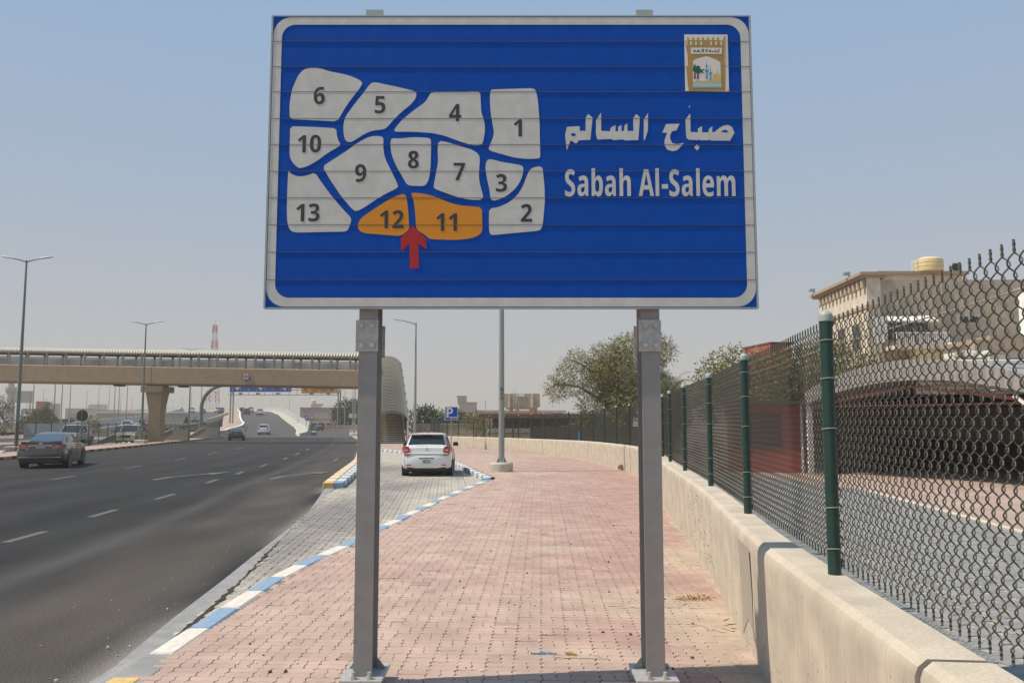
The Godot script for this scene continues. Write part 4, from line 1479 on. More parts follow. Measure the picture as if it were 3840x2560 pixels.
func make_flyover() -> void:
	for pair in [[RAMP, "ramp_road", 118.0], [RAMP_BACK, "ramp_road", 95.0]]:
		var rows := []
		var d: float = pair[2]
		while d < 420.0:
			rows.append(ramp_at(pair[0], d))
			d += 4.0
		var b := MB.new()
		for i in rows.size() - 1:
			var q = rows[i]
			var r = rows[i + 1]
			b.quad(V(q[1], q[3] + 0.006, q[0]), V(q[2], q[3] + 0.006, q[0]), V(r[2], r[3] + 0.006, r[0]), V(r[1], r[3] + 0.006, r[0]))
		struct(pair[1], b.mesh(20.0), M.far_asphalt)
	var side := func(table: Array, col: int, d0: float, d1: float, shape: Array) -> ArrayMesh:   # shape: [sideways, height] sections swept along one edge of a ramp
		return one(func(b: MB) -> void:
			var rows := []
			var d := d0
			while d <= d1:
				var q := ramp_at(table, d)
				var row := []
				for s in shape:
					row.append(V(q[col] + s[0], maxf(q[3], -0.5) + s[1], q[0] + absf(s[0]) * 0.2 * signf(s[0])))
				rows.append(row)
				d += 3.0
			b.loft(rows, true, true))
	# inside of the right parapet: kerb, apron, tall white wall
	var rw := thing("ramp_parapet", "tall whitewashed parapet sweeping up the outer side of the flyover ramp", "parapet")
	put("wall", side.call(RAMP, 2, 136.0, 410.0, [[1.9, -1.2], [1.75, 0.5], [1.95, 1.75], [2.2, 1.75], [2.3, -1.2]]), M.barrier, rw)
	put("apron", side.call(RAMP, 2, 136.0, 410.0, [[0.25, -0.6], [0.25, 0.12], [0.5, 0.2], [1.8, 0.55], [1.8, -0.6]]), M.barrier, rw)
	put("painted_kerb", side.call(RAMP, 2, 128.0, 410.0, [[0.0, -0.3], [0.0, 0.14], [0.3, 0.14], [0.3, -0.3]]), mat("faded_yellow", Color(0.62, 0.50, 0.30), 0.8), rw)
	var lw := thing("ramp_barrier", "low concrete barrier with pale coping between flyover ramp and pink median path", "barrier")
	put("wall", side.call(RAMP, 1, 112.0 + 6, 330.0, [[-0.75, -0.6], [-0.70, 0.85], [-0.45, 0.85], [-0.38, -0.6]]), M.wall_grey, lw)
	put("coping", side.call(RAMP, 1, 118.0, 330.0, [[-0.80, 0.85], [-0.80, 0.97], [-0.40, 0.97], [-0.40, 0.85]]), M.house_white, lw)
	put("painted_kerb", side.call(RAMP, 1, 118.0, 330.0, [[-0.3, -0.3], [-0.3, 0.14], [0.0, 0.14], [0.0, -0.3]]), M.faded_yellow, lw)
	# the pink path on the median, and the bank under it
	var b := MB.new()
	var bank := MB.new()
	var last := []
	for k in 52:
		var d := 118.0 + k * 4.0
		var q := ramp_at(RAMP, d)
		var z := ramp_at(RAMP_BACK, d)
		var l := maxf(q[1] - 5.0, z[2] + 1.2)
		var now := [V(l, q[3] + 0.3, d), V(q[1] - 0.78, q[3] + 0.3, d), V(l - 0.3, -1.0, d)]
		if last:
			b.quad(last[0], last[1], now[1], now[0])
			bank.quad(last[2], last[0], now[0], now[2])
		last = now
	struct("median_path", b.mesh(20.0), M.far_pink)
	struct("median_bank", bank.mesh(20.0), M.bank_grey)
	# the other carriageway's parapets
	var ol := thing("flyover_parapet", "long pale parapet on the far side of the opposing flyover carriageway", "parapet")
	put("wall", side.call(RAMP_BACK, 1, 110.0, 410.0, [[-2.2, -1.5], [-2.2, 1.9], [-1.9, 1.9], [-1.2, 0.7], [-1.2, -1.5]]), M.barrier, ol)
	put("base", side.call(RAMP_BACK, 1, 110.0, 410.0, [[-1.18, -1.5], [-1.18, 0.6], [-0.3, 0.4], [-0.3, -1.5]]), M.wall_grey, ol)
	put("painted_kerb", side.call(RAMP_BACK, 1, 110.0, 410.0, [[-0.28, -0.3], [-0.28, 0.16], [0.0, 0.16], [0.0, -0.3]]), M.faded_yellow, ol)
	var orr := thing("flyover_barrier", "short pale barrier with yellow kerb beside the pink median path on the flyover", "barrier")
	put("wall", side.call(RAMP_BACK, 2, 205.0, 410.0, [[0.3, -1.5], [0.3, 0.75], [0.6, 0.75], [0.8, -1.5]]), M.concrete, orr)
	put("painted_kerb", side.call(RAMP_BACK, 2, 205.0, 410.0, [[0.0, -0.3], [0.0, 0.15], [0.28, 0.15], [0.28, -0.3]]), M.faded_yellow, orr)
	# embankments
	for pair in [[RAMP, 150.0], [RAMP_BACK, 150.0]]:
		var eb := MB.new()
		var prev := []
		for k in 68:
			var d: float = pair[1] + k * 4.0
			var q := ramp_at(pair[0], d)
			var now := [V(q[1] - 2.25, q[3] - 0.02, d), V(q[2] + 2.3, q[3] - 0.02, d), V(q[2] + 2.35, -1.0, d), V(q[1] - 2.3, -1.0, d)]
			if prev:
				eb.quad(prev[1], prev[2], now[2], now[1])
				eb.quad(prev[3], prev[0], now[0], now[3])
			prev = now
		struct("embankment", eb.mesh(), M.bank_grey)
	# paved nose between ramp and service road
	var nose := PackedVector2Array()
	for v in [[-31.0, 121.0], [-33.6, 131.0], [-38.4, 150.0], [-41.3, 168.0], [-44.5, 168.0], [-36.0, 138.0]]:
		nose.append(Vector2(v[0], -v[1]))
	struct("traffic_island", one(func(m: MB) -> void: m.slab(nose, -0.6, -0.37)), M.concrete)


# ------------------------------------------------------------------ lamp posts

func lamp(called: String, at: Vector3, tall: float, arms: int, turn: float, thick: float, label: String, group: String, block := true, m: Material = null) -> Node3D:
	var t := thing(called, label, "street lamp", at, turn, group)
	var pm: Material = m if m else M.pole_green
	put("pole", one(func(b: MB) -> void: b.tube([Vector3(0, 0, 0), Vector3(0, tall * 0.5, 0), Vector3(0, tall, 0)], [thick / 2, thick * 0.4, thick * 0.22], 10), 40.0), pm, t)
	for k in arms:
		var s := 1.0 - 2.0 * k
		put("arm", one(func(b: MB) -> void: b.tube([Vector3(0, tall - 0.12, 0), Vector3(s * 0.45, tall + 0.02, 0), Vector3(s * 0.85, tall + 0.1, 0)], [0.04, 0.035, 0.03], 6)), pm, t)
		put("lamp_head", one(func(b: MB) -> void:
			var rows := []
			for c in [[0.0, 0.05, 0.04], [0.12, 0.12, 0.07], [0.55, 0.15, 0.085], [0.82, 0.10, 0.05], [0.90, 0.04, 0.02]]:
				var row := PackedVector3Array()
				for j in 8:
					var an := TAU * j / 8
					row.append(Vector3(s * (0.72 + c[0]), tall + 0.09 + c[0] * 0.16 + sin(an) * c[2] * (1.0 if sin(an) > 0 else 0.5), cos(an) * c[1] * s))
				rows.append(row)
			b.loft(rows, true, true), 50.0), M.lamp_head, t)
	if block:
		put("base_block", one(func(b: MB) -> void: b.cbox(Vector3(0, 0.16, 0), Vector3(0.95, 0.34, 0.95), 0.05)), M.concrete, t)
	return t


func make_lamps() -> void:
	# the tall one beside the hatchback, its head above the map sign
	var t := thing("street_lamp", "tall grey lamp post numbered 35 8 11 standing on round concrete base in the pavement", "street lamp", V(-0.37, SW, 29.3))
	put("pole", one(func(b: MB) -> void: b.tube([Vector3(0, 0.3, 0), Vector3(0, 4, 0), Vector3(0, 11.5, 0)], [0.105, 0.093, 0.06], 12), 40.0), M.pole_grey, t)
	put("arm", one(func(b: MB) -> void: b.tube([Vector3(0, 11.4, 0), Vector3(-0.9, 11.7, 0), Vector3(-1.7, 11.85, 0)], 0.04, 6)), M.pole_grey, t)
	put("lamp_head", one(func(b: MB) -> void: b.cbox(Vector3(-2.0, 11.9, 0), Vector3(0.8, 0.14, 0.3), 0.04)), M.lamp_head, t)
	put("base_block", one(func(b: MB) -> void: b.lathe(Vector3.ZERO, [Vector2(0.40, -0.05), Vector2(0.41, 0.24), Vector2(0.38, 0.29), Vector2(0.1, 0.30)], 24), 30.0), M.concrete, t)
	for k in 4:
		var a := k * PI / 2 + 0.5
		put("base_fin", one(func(b: MB) -> void: b.face(PackedVector2Array([Vector2(0.09, 0.30), Vector2(0.21, 0.30), Vector2(0.10, 0.50)]), -0.008, 0.008)), M.pole_grey, t).rotation.y = a
	for k in [["35", 2.78], ["8", 2.63], ["11", 2.46]]:
		var tx := put("pole_number", lettering(k[0], 0.095, "Droid Sans", 700, 0.9), M.sign_black, t)
		tx.position = Vector3(0.0, k[1] - SW + 0.21, 0.099)
	var l := lamp("street_lamp", V(-6.55, SW + H(56), 56), 8.6, 1, PI + 0.12, 0.2, "single arm grey lamp post just behind the white hatchback, in front of the stair tower", "", false, M.pole_grey)
	# along the left pavement
	var lab := ["tall twin arm green lamp post rising behind the bronze sedan", "twin arm green lamp post in front of the flared bridge pier", "twin arm green lamp post near the thick bent gantry pipe"]
	var spot := [[-31.0, 52.0], [-33.9, 76.0], [-44.4, 114.0]]
	for i in 3:
		lamp("street_lamp", V(spot[i][0], 0.15 + H(spot[i][1]), spot[i][1]), 12.1 if i != 1 else 11.0, 2, 0.06, 0.24, lab[i], "green twin arm lamp posts along the median", true, M.pole_green)
	# far ones: bearing (x over depth), depth, arms
	var far_g := "distant lamp posts in the haze"
	var nth := ["first", "second", "third", "fourth", "fifth", "sixth", "seventh", "eighth", "ninth", "tenth", "eleventh", "twelfth", "thirteenth", "fourteenth", "fifteenth", "sixteenth", "seventeenth", "eighteenth", "nineteenth", "twentieth", "twenty-first"]
	var order := -1
	for a in [[-0.5786, 150, 2], [-0.5663, 267, 2], [-0.5528, 140, 1], [-0.544, 150, 1], [-0.5341, 165, 1], [-0.5137, 279, 1], [-0.4995, 239, 1], [-0.4869, 246, 2], [-0.4802, 170, 2], [-0.475, 175, 1], [-0.4727, 313, 1], [-0.4653, 180, 1], [-0.4592, 352, 1], [-0.4179, 150, 2], [-0.4098, 406, 2], [-0.3985, 340, 2], [-0.3872, 284, 1], [-0.3753, 160, 1], [-0.3227, 450, 1], [-0.2914, 470, 1], [-0.2688, 350, 2]]:
		order += 1
		lamp("distant_lamp_post", V(a[0] * a[1], -0.5, a[1]), 12.4 if a[1] < 440 else 14.5, a[2], 0.1, 0.24, "slim hazy lamp post beyond the footbridge, " + nth[order] + " counting from the hoarding side", far_g, false, M.pole_grey)
	var sr := ["single arm lamp post beside the big round tree on the service road", "grey pole close behind the sign post at the service road corner", "thin grey pole beside the low pink wall", "pole with small white board at the service road corner"]
	var sp := [[-0.2017, 176, 8.8, 1], [-0.1897, 134, 11.0, 1], [-0.2104, 180, 9.8, 1], [-0.1923, 170, 10.0, 1]]
	for i in 4:
		var o := lamp("street_lamp", V(sp[i][0] * sp[i][1], -0.5, sp[i][1]), sp[i][2], 1, PI, 0.22, sr[i], "grey poles along the service road", i == 1 or i == 3, M.pole_grey)
		if i == 3:
			put("board", one(func(b: MB) -> void: b.box(Vector3(0, 3.4, 0.12), Vector3(1.6, 0.9, 0.05))), M.sign_white, o)
	# bent gantry pipe
	var g := thing("gantry_pipe", "thick green steel pipe bending out over the road behind the footbridge", "gantry", V(-42.0, -0.4, 112.0))
	var p := [Vector3(0, 0, 0), Vector3(0, 4.0, 0)]
	for i in 9:
		var an := PI / 2 * (i + 1) / 9.0
		p.append(Vector3(3.1 - 3.1 * cos(an), 4.0 + 3.1 * sin(an), 0))
	p.append(Vector3(9.0, 7.1, 0))
	put("pipe", one(func(b: MB) -> void: b.tube(p, 0.25, 14), 40.0), M.pole_green, g)
	put("base_flange", one(func(b: MB) -> void: b.cbox(Vector3(0, 0.15, 0), Vector3(1.0, 0.3, 1.0), 0.04)), M.concrete, g)
	# sign gantry over the ramp mouth
	var sgt := thing("sign_gantry", "steel truss gantry carrying overhead direction boards across the ramp mouth", "gantry", V(0, 0, 190.0))
	for x in [-64.6, -64.0, -39.9, -39.4]:
		put("upright", one(func(b: MB) -> void: b.box(Vector3(x, 5.0, 0), Vector3(0.28, 11.4, 0.28))), M.pole_grey, sgt)
	for y in [7.75, 8.9, 10.6]:
		put("chord", one(func(b: MB) -> void: b.box(Vector3(-52.3, y, -0.5 if y > 8 else 0.9), Vector3(25.2, 0.16, 0.16))), M.pole_grey, sgt)
	for i in 14:
		put("hanger", one(func(b: MB) -> void: b.box(Vector3(-64.0 + i * 1.85, 8.6, 0.7), Vector3(0.12, 2.0, 0.12))), M.pole_grey, sgt)
	for x in [-62.0, -58.0, -53.5, -45.8, -42.0]:
		put("lamp_box", one(func(b: MB) -> void: b.cbox(Vector3(x, 8.05, 1.15), Vector3(0.8, 0.32, 0.5), 0.06)), M.plastic, sgt)
	var bl := thing("direction_board", "wide blue overhead direction board with white down arrows on the gantry", "sign", V(-57.6, 10.6, 189.4))
	put("board", one(func(b: MB) -> void: b.box(Vector3.ZERO, Vector3(14.1, 4.3, 0.12))), M.sign_blue, bl)
	for x in [-5.3, 0.0, 5.5]:
		put("down_arrow", one(func(b: MB) -> void: b.face(PackedVector2Array([Vector2(x - 0.16, -0.6), Vector2(x - 0.16, -1.1), Vector2(x - 0.8, -0.95), Vector2(x, -1.85), Vector2(x + 0.8, -0.95), Vector2(x + 0.16, -1.1), Vector2(x + 0.16, -0.6)]), 0.07, 0.075)), M.sign_white, bl)
	put("board_line", one(func(b: MB) -> void: b.box(Vector3(0.2, -0.72, 0.065), Vector3(10.0, 0.06, 0.012))), M.sign_white, bl)
	var ye := thing("exit_board", "orange overhead board reading EXIT ONLY on the gantry", "sign", V(-43.9, 10.4, 189.4))
	put("board", one(func(b: MB) -> void: b.box(Vector3.ZERO, Vector3(8.45, 4.3, 0.12))), M.sign_orange, ye)
	put("board_frame", one(func(b: MB) -> void: b.box(Vector3(0, 0, -0.02), Vector3(8.7, 4.5, 0.10))), M.sign_black, ye)
	var ex := put("lettering", lettering("EXIT ONLY", 0.62, "Droid Sans", 700, 1.0), M.sign_black, ye)
	ex.position = Vector3(0.05, -1.42, 0.08)
	for x in [-3.15, 3.0]:
		put("slant_arrow", one(func(b: MB) -> void: b.face(PackedVector2Array([Vector2(x - 0.75, -1.65), Vector2(x + 0.1, -1.6), Vector2(x - 0.1, -1.4), Vector2(x + 0.5, -0.85), Vector2(x + 0.3, -0.7), Vector2(x - 0.3, -1.2), Vector2(x - 0.5, -1.0)]), 0.07, 0.078)), M.sign_black, ye)
	# lattice mast
	var ma := thing("lattice_mast", "tall red and white lattice radio mast far beyond the footbridge", "mast", V(-152.0, -0.5, 420.0))
	var hts := [0.0, 6.0, 12.0, 17.0, 22.0, 26.5, 31.0, 35.0, 39.0, 43.0, 47.0, 51.0]
	for i in hts.size() - 1:
		var w0 := lerpf(3.4, 0.75, pow(hts[i] / 51.0, 0.75))
		var w1 := lerpf(3.4, 0.75, pow(hts[i + 1] / 51.0, 0.75))
		put("mast_section", one(func(b: MB) -> void:
			var lo := []
			var hi := []
			for q in [[-1, 1], [1, 1], [1, -1], [-1, -1]]:
				lo.append(Vector3(q[0] * w0, hts[i], q[1] * w0))
				hi.append(Vector3(q[0] * w1, hts[i + 1], q[1] * w1))
			for k in 4:
				var j: int = (k + 1) % 4
				b.bar(lo[k], hi[k], 0.28, 0.28)
				b.bar(lo[k], hi[j], 0.14, 0.14)
				b.bar(lo[j], hi[k], 0.14, 0.14)
				b.bar(hi[k], hi[j], 0.14, 0.14)), M.mast_red if i % 2 == 0 else M.mast_white, ma)
	put("antenna", one(func(b: MB) -> void:
		for k in 5:
			b.box(Vector3(-1.0 if k % 2 else 1.0, 32.0 + k * 3.2, 1.0), Vector3(0.5, 2.2, 0.4))
		b.box(Vector3(0, 52.5, 0), Vector3(0.2, 3.0, 0.2))), M.mast_white, ma)


# ------------------------------------------------------------------ vehicles. A car faces -z: its tail is at +z

const SHAPES := {
	hatch = {long = 3.99, wide = 1.745, base = 2.52, tyre = 0.305,
		body = [[2.0, 0.66, 0.40, 0.62, 0.74], [1.97, 0.80, 0.32, 0.74, 0.98], [1.90, 0.84, 0.27, 0.84, 1.03], [1.55, 0.868, 0.24, 0.90, 1.03], [0.6, 0.872, 0.22, 0.90, 1.0], [-0.5, 0.872, 0.22, 0.88, 0.98], [-1.15, 0.86, 0.22, 0.86, 0.95], [-1.7, 0.80, 0.24, 0.74, 0.82], [-1.92, 0.70, 0.28, 0.62, 0.68], [-2.0, 0.55, 0.35, 0.5, 0.55]],
		top = [[1.86, 0.76, 0.98, 0.70, 1.04], [1.52, 0.79, 0.98, 0.595, 1.44], [0.45, 0.80, 0.97, 0.61, 1.475], [-0.35, 0.80, 0.95, 0.61, 1.45], [-1.25, 0.76, 0.92, 0.70, 0.95]]},
	sedan = {long = 4.85, wide = 1.82, base = 2.775, tyre = 0.325,
		body = [[2.42, 0.62, 0.44, 0.66, 0.80], [2.38, 0.80, 0.34, 0.80, 1.02], [2.25, 0.86, 0.28, 0.90, 1.07], [1.7, 0.905, 0.24, 0.95, 1.06], [0.6, 0.91, 0.21, 0.93, 1.02], [-0.6, 0.91, 0.21, 0.90, 0.99], [-1.3, 0.90, 0.21, 0.88, 0.96], [-2.0, 0.84, 0.24, 0.76, 0.84], [-2.32, 0.74, 0.28, 0.62, 0.70], [-2.42, 0.55, 0.36, 0.52, 0.57]],
		top = [[1.72, 0.74, 1.02, 0.66, 1.05], [0.85, 0.80, 1.01, 0.57, 1.40], [0.15, 0.82, 0.99, 0.60, 1.445], [-0.45, 0.82, 0.97, 0.60, 1.42], [-1.42, 0.77, 0.94, 0.70, 0.97]]},
	mpv = {long = 4.3, wide = 1.74, base = 2.65, tyre = 0.32,
		body = [[2.15, 0.66, 0.44, 0.66, 0.84], [2.12, 0.81, 0.36, 0.80, 1.08], [2.02, 0.855, 0.30, 0.92, 1.12], [1.5, 0.87, 0.28, 0.96, 1.1], [0.6, 0.87, 0.26, 0.95, 1.07], [-0.5, 0.87, 0.26, 0.93, 1.04], [-1.2, 0.86, 0.26, 0.90, 1.0], [-1.85, 0.80, 0.28, 0.80, 0.88], [-2.08, 0.70, 0.32, 0.66, 0.74], [-2.15, 0.55, 0.4, 0.55, 0.6]],
		top = [[2.03, 0.78, 1.08, 0.75, 1.12], [1.86, 0.80, 1.08, 0.63, 1.64], [0.45, 0.81, 1.05, 0.65, 1.70], [-0.45, 0.81, 1.02, 0.65, 1.67], [-1.35, 0.77, 0.98, 0.70, 1.01]]},
	suv = {long = 4.9, wide = 1.93, base = 2.85, tyre = 0.38,
		body = [[2.45, 0.74, 0.52, 0.72, 0.92], [2.42, 0.90, 0.44, 0.90, 1.16], [2.32, 0.95, 0.38, 1.0, 1.2], [1.7, 0.965, 0.36, 1.05, 1.18], [0.6, 0.965, 0.34, 1.04, 1.16], [-0.6, 0.965, 0.34, 1.02, 1.14], [-1.3, 0.955, 0.34, 1.0, 1.12], [-2.15, 0.91, 0.36, 0.94, 1.05], [-2.4, 0.84, 0.4, 0.84, 0.94], [-2.45, 0.72, 0.46, 0.7, 0.8]],
		top = [[2.34, 0.86, 1.16, 0.83, 1.20], [2.12, 0.88, 1.16, 0.70, 1.78], [0.45, 0.89, 1.13, 0.72, 1.84], [-0.5, 0.89, 1.11, 0.72, 1.80], [-1.4, 0.85, 1.08, 0.78, 1.11]]}}

var wheel_kit := {}

func car(called: String, label: String, kind: String, paint: Material, at: Vector3, turn: float, group: String, fine := 2, front_seen := false) -> Node3D:
	var k = SHAPES[kind]
	var t := thing(called, label, "car", at, turn, group)
	var rows := []
	for s in k.body:
		var w: float = s[1]
		var half := [[0.86 * w, s[2]], [0.965 * w, s[2] + 0.05], [w, lerpf(s[2], s[3], 0.5)], [w * 0.992, s[3] - 0.03], [w * 0.965, s[3] + 0.02], [w * 0.90, s[4] - 0.015], [w * 0.6, s[4] + 0.004]]
		var row := PackedVector3Array()
		row.append(Vector3(0, s[2], s[0]))
		for h in half:
			row.append(Vector3(-h[0], h[1], s[0]))
		row.append(Vector3(0, s[4] + 0.012, s[0]))
		for i in range(half.size() - 1, -1, -1):
			row.append(Vector3(half[i][0], half[i][1], s[0]))
		rows.append(row)
	put("body", one(func(b: MB) -> void: b.loft(rows, true, true), 38.0), paint, t)
	# cabin
	var g: Array = k.top
	var cab := []
	for s in g:
		var row := PackedVector3Array([Vector3(-s[1], s[2] - 0.05, s[0]), Vector3(-s[3], s[4] - 0.055, s[0]), Vector3(-s[3] + 0.035, s[4] - 0.02, s[0]), Vector3(-s[3] + 0.14, s[4], s[0]), Vector3(0, s[4] + 0.018, s[0]), Vector3(s[3] - 0.14, s[4], s[0]), Vector3(s[3] - 0.035, s[4] - 0.02, s[0]), Vector3(s[3], s[4] - 0.055, s[0]), Vector3(s[1], s[2] - 0.05, s[0])])
		cab.append(row)
	put("cabin", one(func(b: MB) -> void: b.loft(cab, true, true), 30.0), paint, t)
	var pane := func(n: String, q: Array, m: Material) -> void:
		var c: Vector3 = (q[0] + q[1] + q[2] + q[3]) / 4
		var nn: Vector3 = (q[1] - q[0]).cross(q[3] - q[0]).normalized()
		put(n, one(func(b: MB) -> void:
			var o := []
			for v in q:
				o.append(v + nn * 0.012)
			b.quad(o[0], o[1], o[2], o[3])
			for i in 4:
				var j: int = (i + 1) % 4
				b.quad(q[i] - nn * 0.02, q[j] - nn * 0.02, o[j], o[i])), m, t)
	var glass: Material = M.blue_glass if fine > 2 else M.glass
	var slope := func(i: int, j: int, s: float, f: float) -> Array:      # a pair of points across the screen between stations i and j
		var z := lerpf(g[i][0], g[j][0], s)
		var y := lerpf(g[i][4], g[j][4], s) + 0.006
		var w := lerpf(g[i][3], g[j][3], s) * f
		return [Vector3(-w, y, z), Vector3(w, y, z)]
	var lo: Array = slope.call(0, 1, 0.12, 0.93)
	var hi: Array = slope.call(0, 1, 0.86, 0.90)
	pane.call("rear_window", [lo[0], lo[1], hi[1], hi[0]], glass)
	lo = slope.call(4, 3, 0.06, 0.95)
	hi = slope.call(4, 3, 0.92, 0.90)
	pane.call("windscreen", [lo[1], lo[0], hi[0], hi[1]], glass)
	if fine > 0:
		var sp := func(i: float, v: float, s: float) -> Vector3:
			var a := int(i)
			var f := i - a
			var b := mini(a + 1, g.size() - 1)
			var c := func(m: int) -> Vector3: return Vector3(lerpf(g[m][1], g[m][3], v), lerpf(g[m][2] - 0.05, g[m][4] - 0.055, v), g[m][0])
			var q: Vector3 = c.call(a).lerp(c.call(b), f)
			return Vector3(q.x * s, q.y, q.z)
		for s in [-1.0, 1.0]:
			for w in [[0.72, 1.02, 1.0, 1.9], [1.08, 1.06, 1.96, 1.96]]:
				pass
			var sets := [[[0.62, 0.18], [1.12, 0.16], [1.12, 0.88], [0.92, 0.80]], [[1.16, 0.16], [2.05, 0.16], [2.05, 0.90], [1.16, 0.88]], [[2.12, 0.16], [3.55, 0.20], [3.08, 0.88], [2.12, 0.90]]]
			for q in sets:
				var o := []
				for v in q:
					o.append(sp.call(v[0], v[1], s))
				if s < 0:
					o.reverse()
				pane.call("side_window", o, M.glass)
			put("mirror", one(func(b: MB) -> void: b.cbox(Vector3(s * (k.wide / 2 + 0.06), g[3][2] + 0.10, -0.72), Vector3(0.20, 0.15, 0.10), 0.035)), M.plastic, t)
			put("sill", one(func(b: MB) -> void: b.box(Vector3(s * (k.wide / 2 - 0.05), 0.24, 0), Vector3(0.08, 0.10, k.base - 0.8))), M.plastic, t)
			# door seams
			for z in [-0.9, 0.2, 1.15]:
				put("door_seam", one(func(b: MB) -> void: b.box(Vector3(s * (k.wide / 2 - 0.005), 0.62, z), Vector3(0.012, 0.5, 0.012))), M.plastic, t)
			if fine > 1:
				for z in [0.05, 1.05]:
					put("door_handle", one(func(b: MB) -> void: b.cbox(Vector3(s * (k.wide / 2 + 0.005), 0.84, z), Vector3(0.03, 0.035, 0.2), 0.01)), paint, t)
	# wheels
	var r: float = k.tyre
	if not wheel_kit.has(kind):
		wheel_kit[kind] = [one(func(b: MB) -> void:
			b.tube([Vector3(-0.105, 0, 0), Vector3(-0.10, 0, 0), Vector3(-0.07, 0, 0), Vector3(0.07, 0, 0), Vector3(0.10, 0, 0), Vector3(0.105, 0, 0)], [r * 0.72, r * 0.9, r, r, r * 0.9, r * 0.72], 22), 50.0),
			one(func(b: MB) -> void:
				b.tube([Vector3(-0.108, 0, 0), Vector3(0.108, 0, 0)], r * 0.2, 12)
				for s in [-0.1, 0.1]:
					for i in 5:
						var a := TAU * i / 5
						b.bar(Vector3(s, 0, 0), Vector3(s * 1.04, sin(a) * r * 0.62, cos(a) * r * 0.62), 0.07, 0.014)
					var ring := []
					for i in 21:
						ring.append(Vector3(s, sin(TAU * i / 20) * r * 0.66, cos(TAU * i / 20) * r * 0.66))
					b.tube(ring, 0.022, 4, false)),
			one(func(b: MB) -> void: b.tube([Vector3(-0.10, 0, 0), Vector3(0.124, 0, 0)], r * 1.14, 22))]
	for z in [k.base / 2, -k.base / 2]:
		for s in [-1.0, 1.0]:
			var w := Node3D.new()
			w.name = "wheel" if not t.has_node("wheel") else "wheel_%03d" % int((1 if z > 0 else 2) + (0 if s < 0 else 1))
			t.add_child(w, true)
			w.position = Vector3(s * (k.wide / 2 - 0.115), r, z)
			put("tyre", wheel_kit[kind][0], M.rubber, w)
			put("rim", wheel_kit[kind][1], M.rim, w)
			if fine > 0:
				var ar := put("wheel_arch", wheel_kit[kind][2], M.plastic, t)
				ar.position = Vector3(s * (k.wide / 2 - 0.118), r + 0.02, z)
				ar.rotation.y = 0.0 if s > 0 else PI
	put("underside", one(func(b: MB) -> void: b.box(Vector3(0, 0.27, 0), Vector3(k.wide * 0.78, 0.16, k.long * 0.9))), M.plastic, t)
	# tail
	var z1: float = k.body[1][0]
	var yb: float = k.body[1][2]
	put("bumper", one(func(b: MB) -> void:
		var rr := []
		for y in [[yb - 0.02, 0.90], [yb + 0.08, 0.985], [yb + 0.34, 0.985], [yb + 0.42, 0.95]]:
			var row := PackedVector3Array()
			var w: float = k.wide / 2 * y[1]
			var dz := 0.02 if y[1] > 0.97 else -0.03
			for q in [[-w, -0.5], [-w * 0.985, -0.12], [-w * 0.8, 0.03], [-w * 0.4, 0.07], [w * 0.4, 0.07], [w * 0.8, 0.03], [w * 0.985, -0.12], [w, -0.5]]:
				row.append(Vector3(q[0], y[0], z1 + q[1] + dz))
			rr.append(row)
		b.loft(rr, true, true), 40.0), paint, t)
	if fine > 0:
		put("bumper_valance", one(func(b: MB) -> void: b.cbox(Vector3(0, yb - 0.03, z1 - 0.12), Vector3(k.wide * 0.78, 0.12, 0.3), 0.04)), M.plastic, t)
	var ly: float = k.body[1][4] - 0.10
	var lamp_w := 0.27
	var lamp_h := 0.31
	if kind == "sedan":
		lamp_w = 0.46
		lamp_h = 0.17
		ly = 0.90
	elif kind == "mpv" or kind == "suv":
		lamp_w = 0.20
		lamp_h = 0.32
		ly += 0.02
	for s in [-1.0, 1.0]:
		var hw: float = k.body[2][1]
		put("tail_lamp", one(func(b: MB) -> void:
			var rr := []
			for y in [[-0.5, 0.94], [-0.3, 1.0], [0.3, 0.97], [0.5, 0.78]]:
				var row := PackedVector3Array()
				var inn: float = hw - lamp_w * y[1]
				for q in [[inn, -0.02], [hw - lamp_w * 0.4, -0.035], [hw - 0.04, -0.11], [hw + 0.012, -0.30], [hw - 0.10, -0.32], [inn, -0.2]]:
					row.append(Vector3(q[0], ly + y[0] * lamp_h, z1 + q[1] + (0.075 if y[0] < 0 else 0.045)))
				rr.append(row)
			if s < 0:
				for i in rr.size():
					var o := PackedVector3Array()
					for v in rr[i]:
						o.append(Vector3(-v.x, v.y, v.z))
					o.reverse()
					rr[i] = o
			b.loft(rr, true, true), 30.0), M.light_red, t)
		if fine > 1:
			put("lamp_glint", one(func(b: MB) -> void:
				b.box(Vector3(s * (hw - lamp_w * 0.60), ly - lamp_h * 0.30, z1 + 0.056), Vector3(lamp_w * 0.5, lamp_h * 0.13, 0.02))
				b.box(Vector3(s * (hw - lamp_w * 0.55), ly + lamp_h * 0.08, z1 + 0.028), Vector3(lamp_w * 0.36, lamp_h * 0.13, 0.02))), M.light_clear, t)
	var pl := put("number_plate", one(func(b: MB) -> void: b.cbox(Vector3.ZERO, Vector3(0.34, 0.15, 0.012), 0.004)), M.plate, t)
	pl.position = Vector3(0, 0.53 if kind == "hatch" else 0.80 if kind == "sedan" else 0.7, z1 + (0.105 if kind == "hatch" else 0.03))
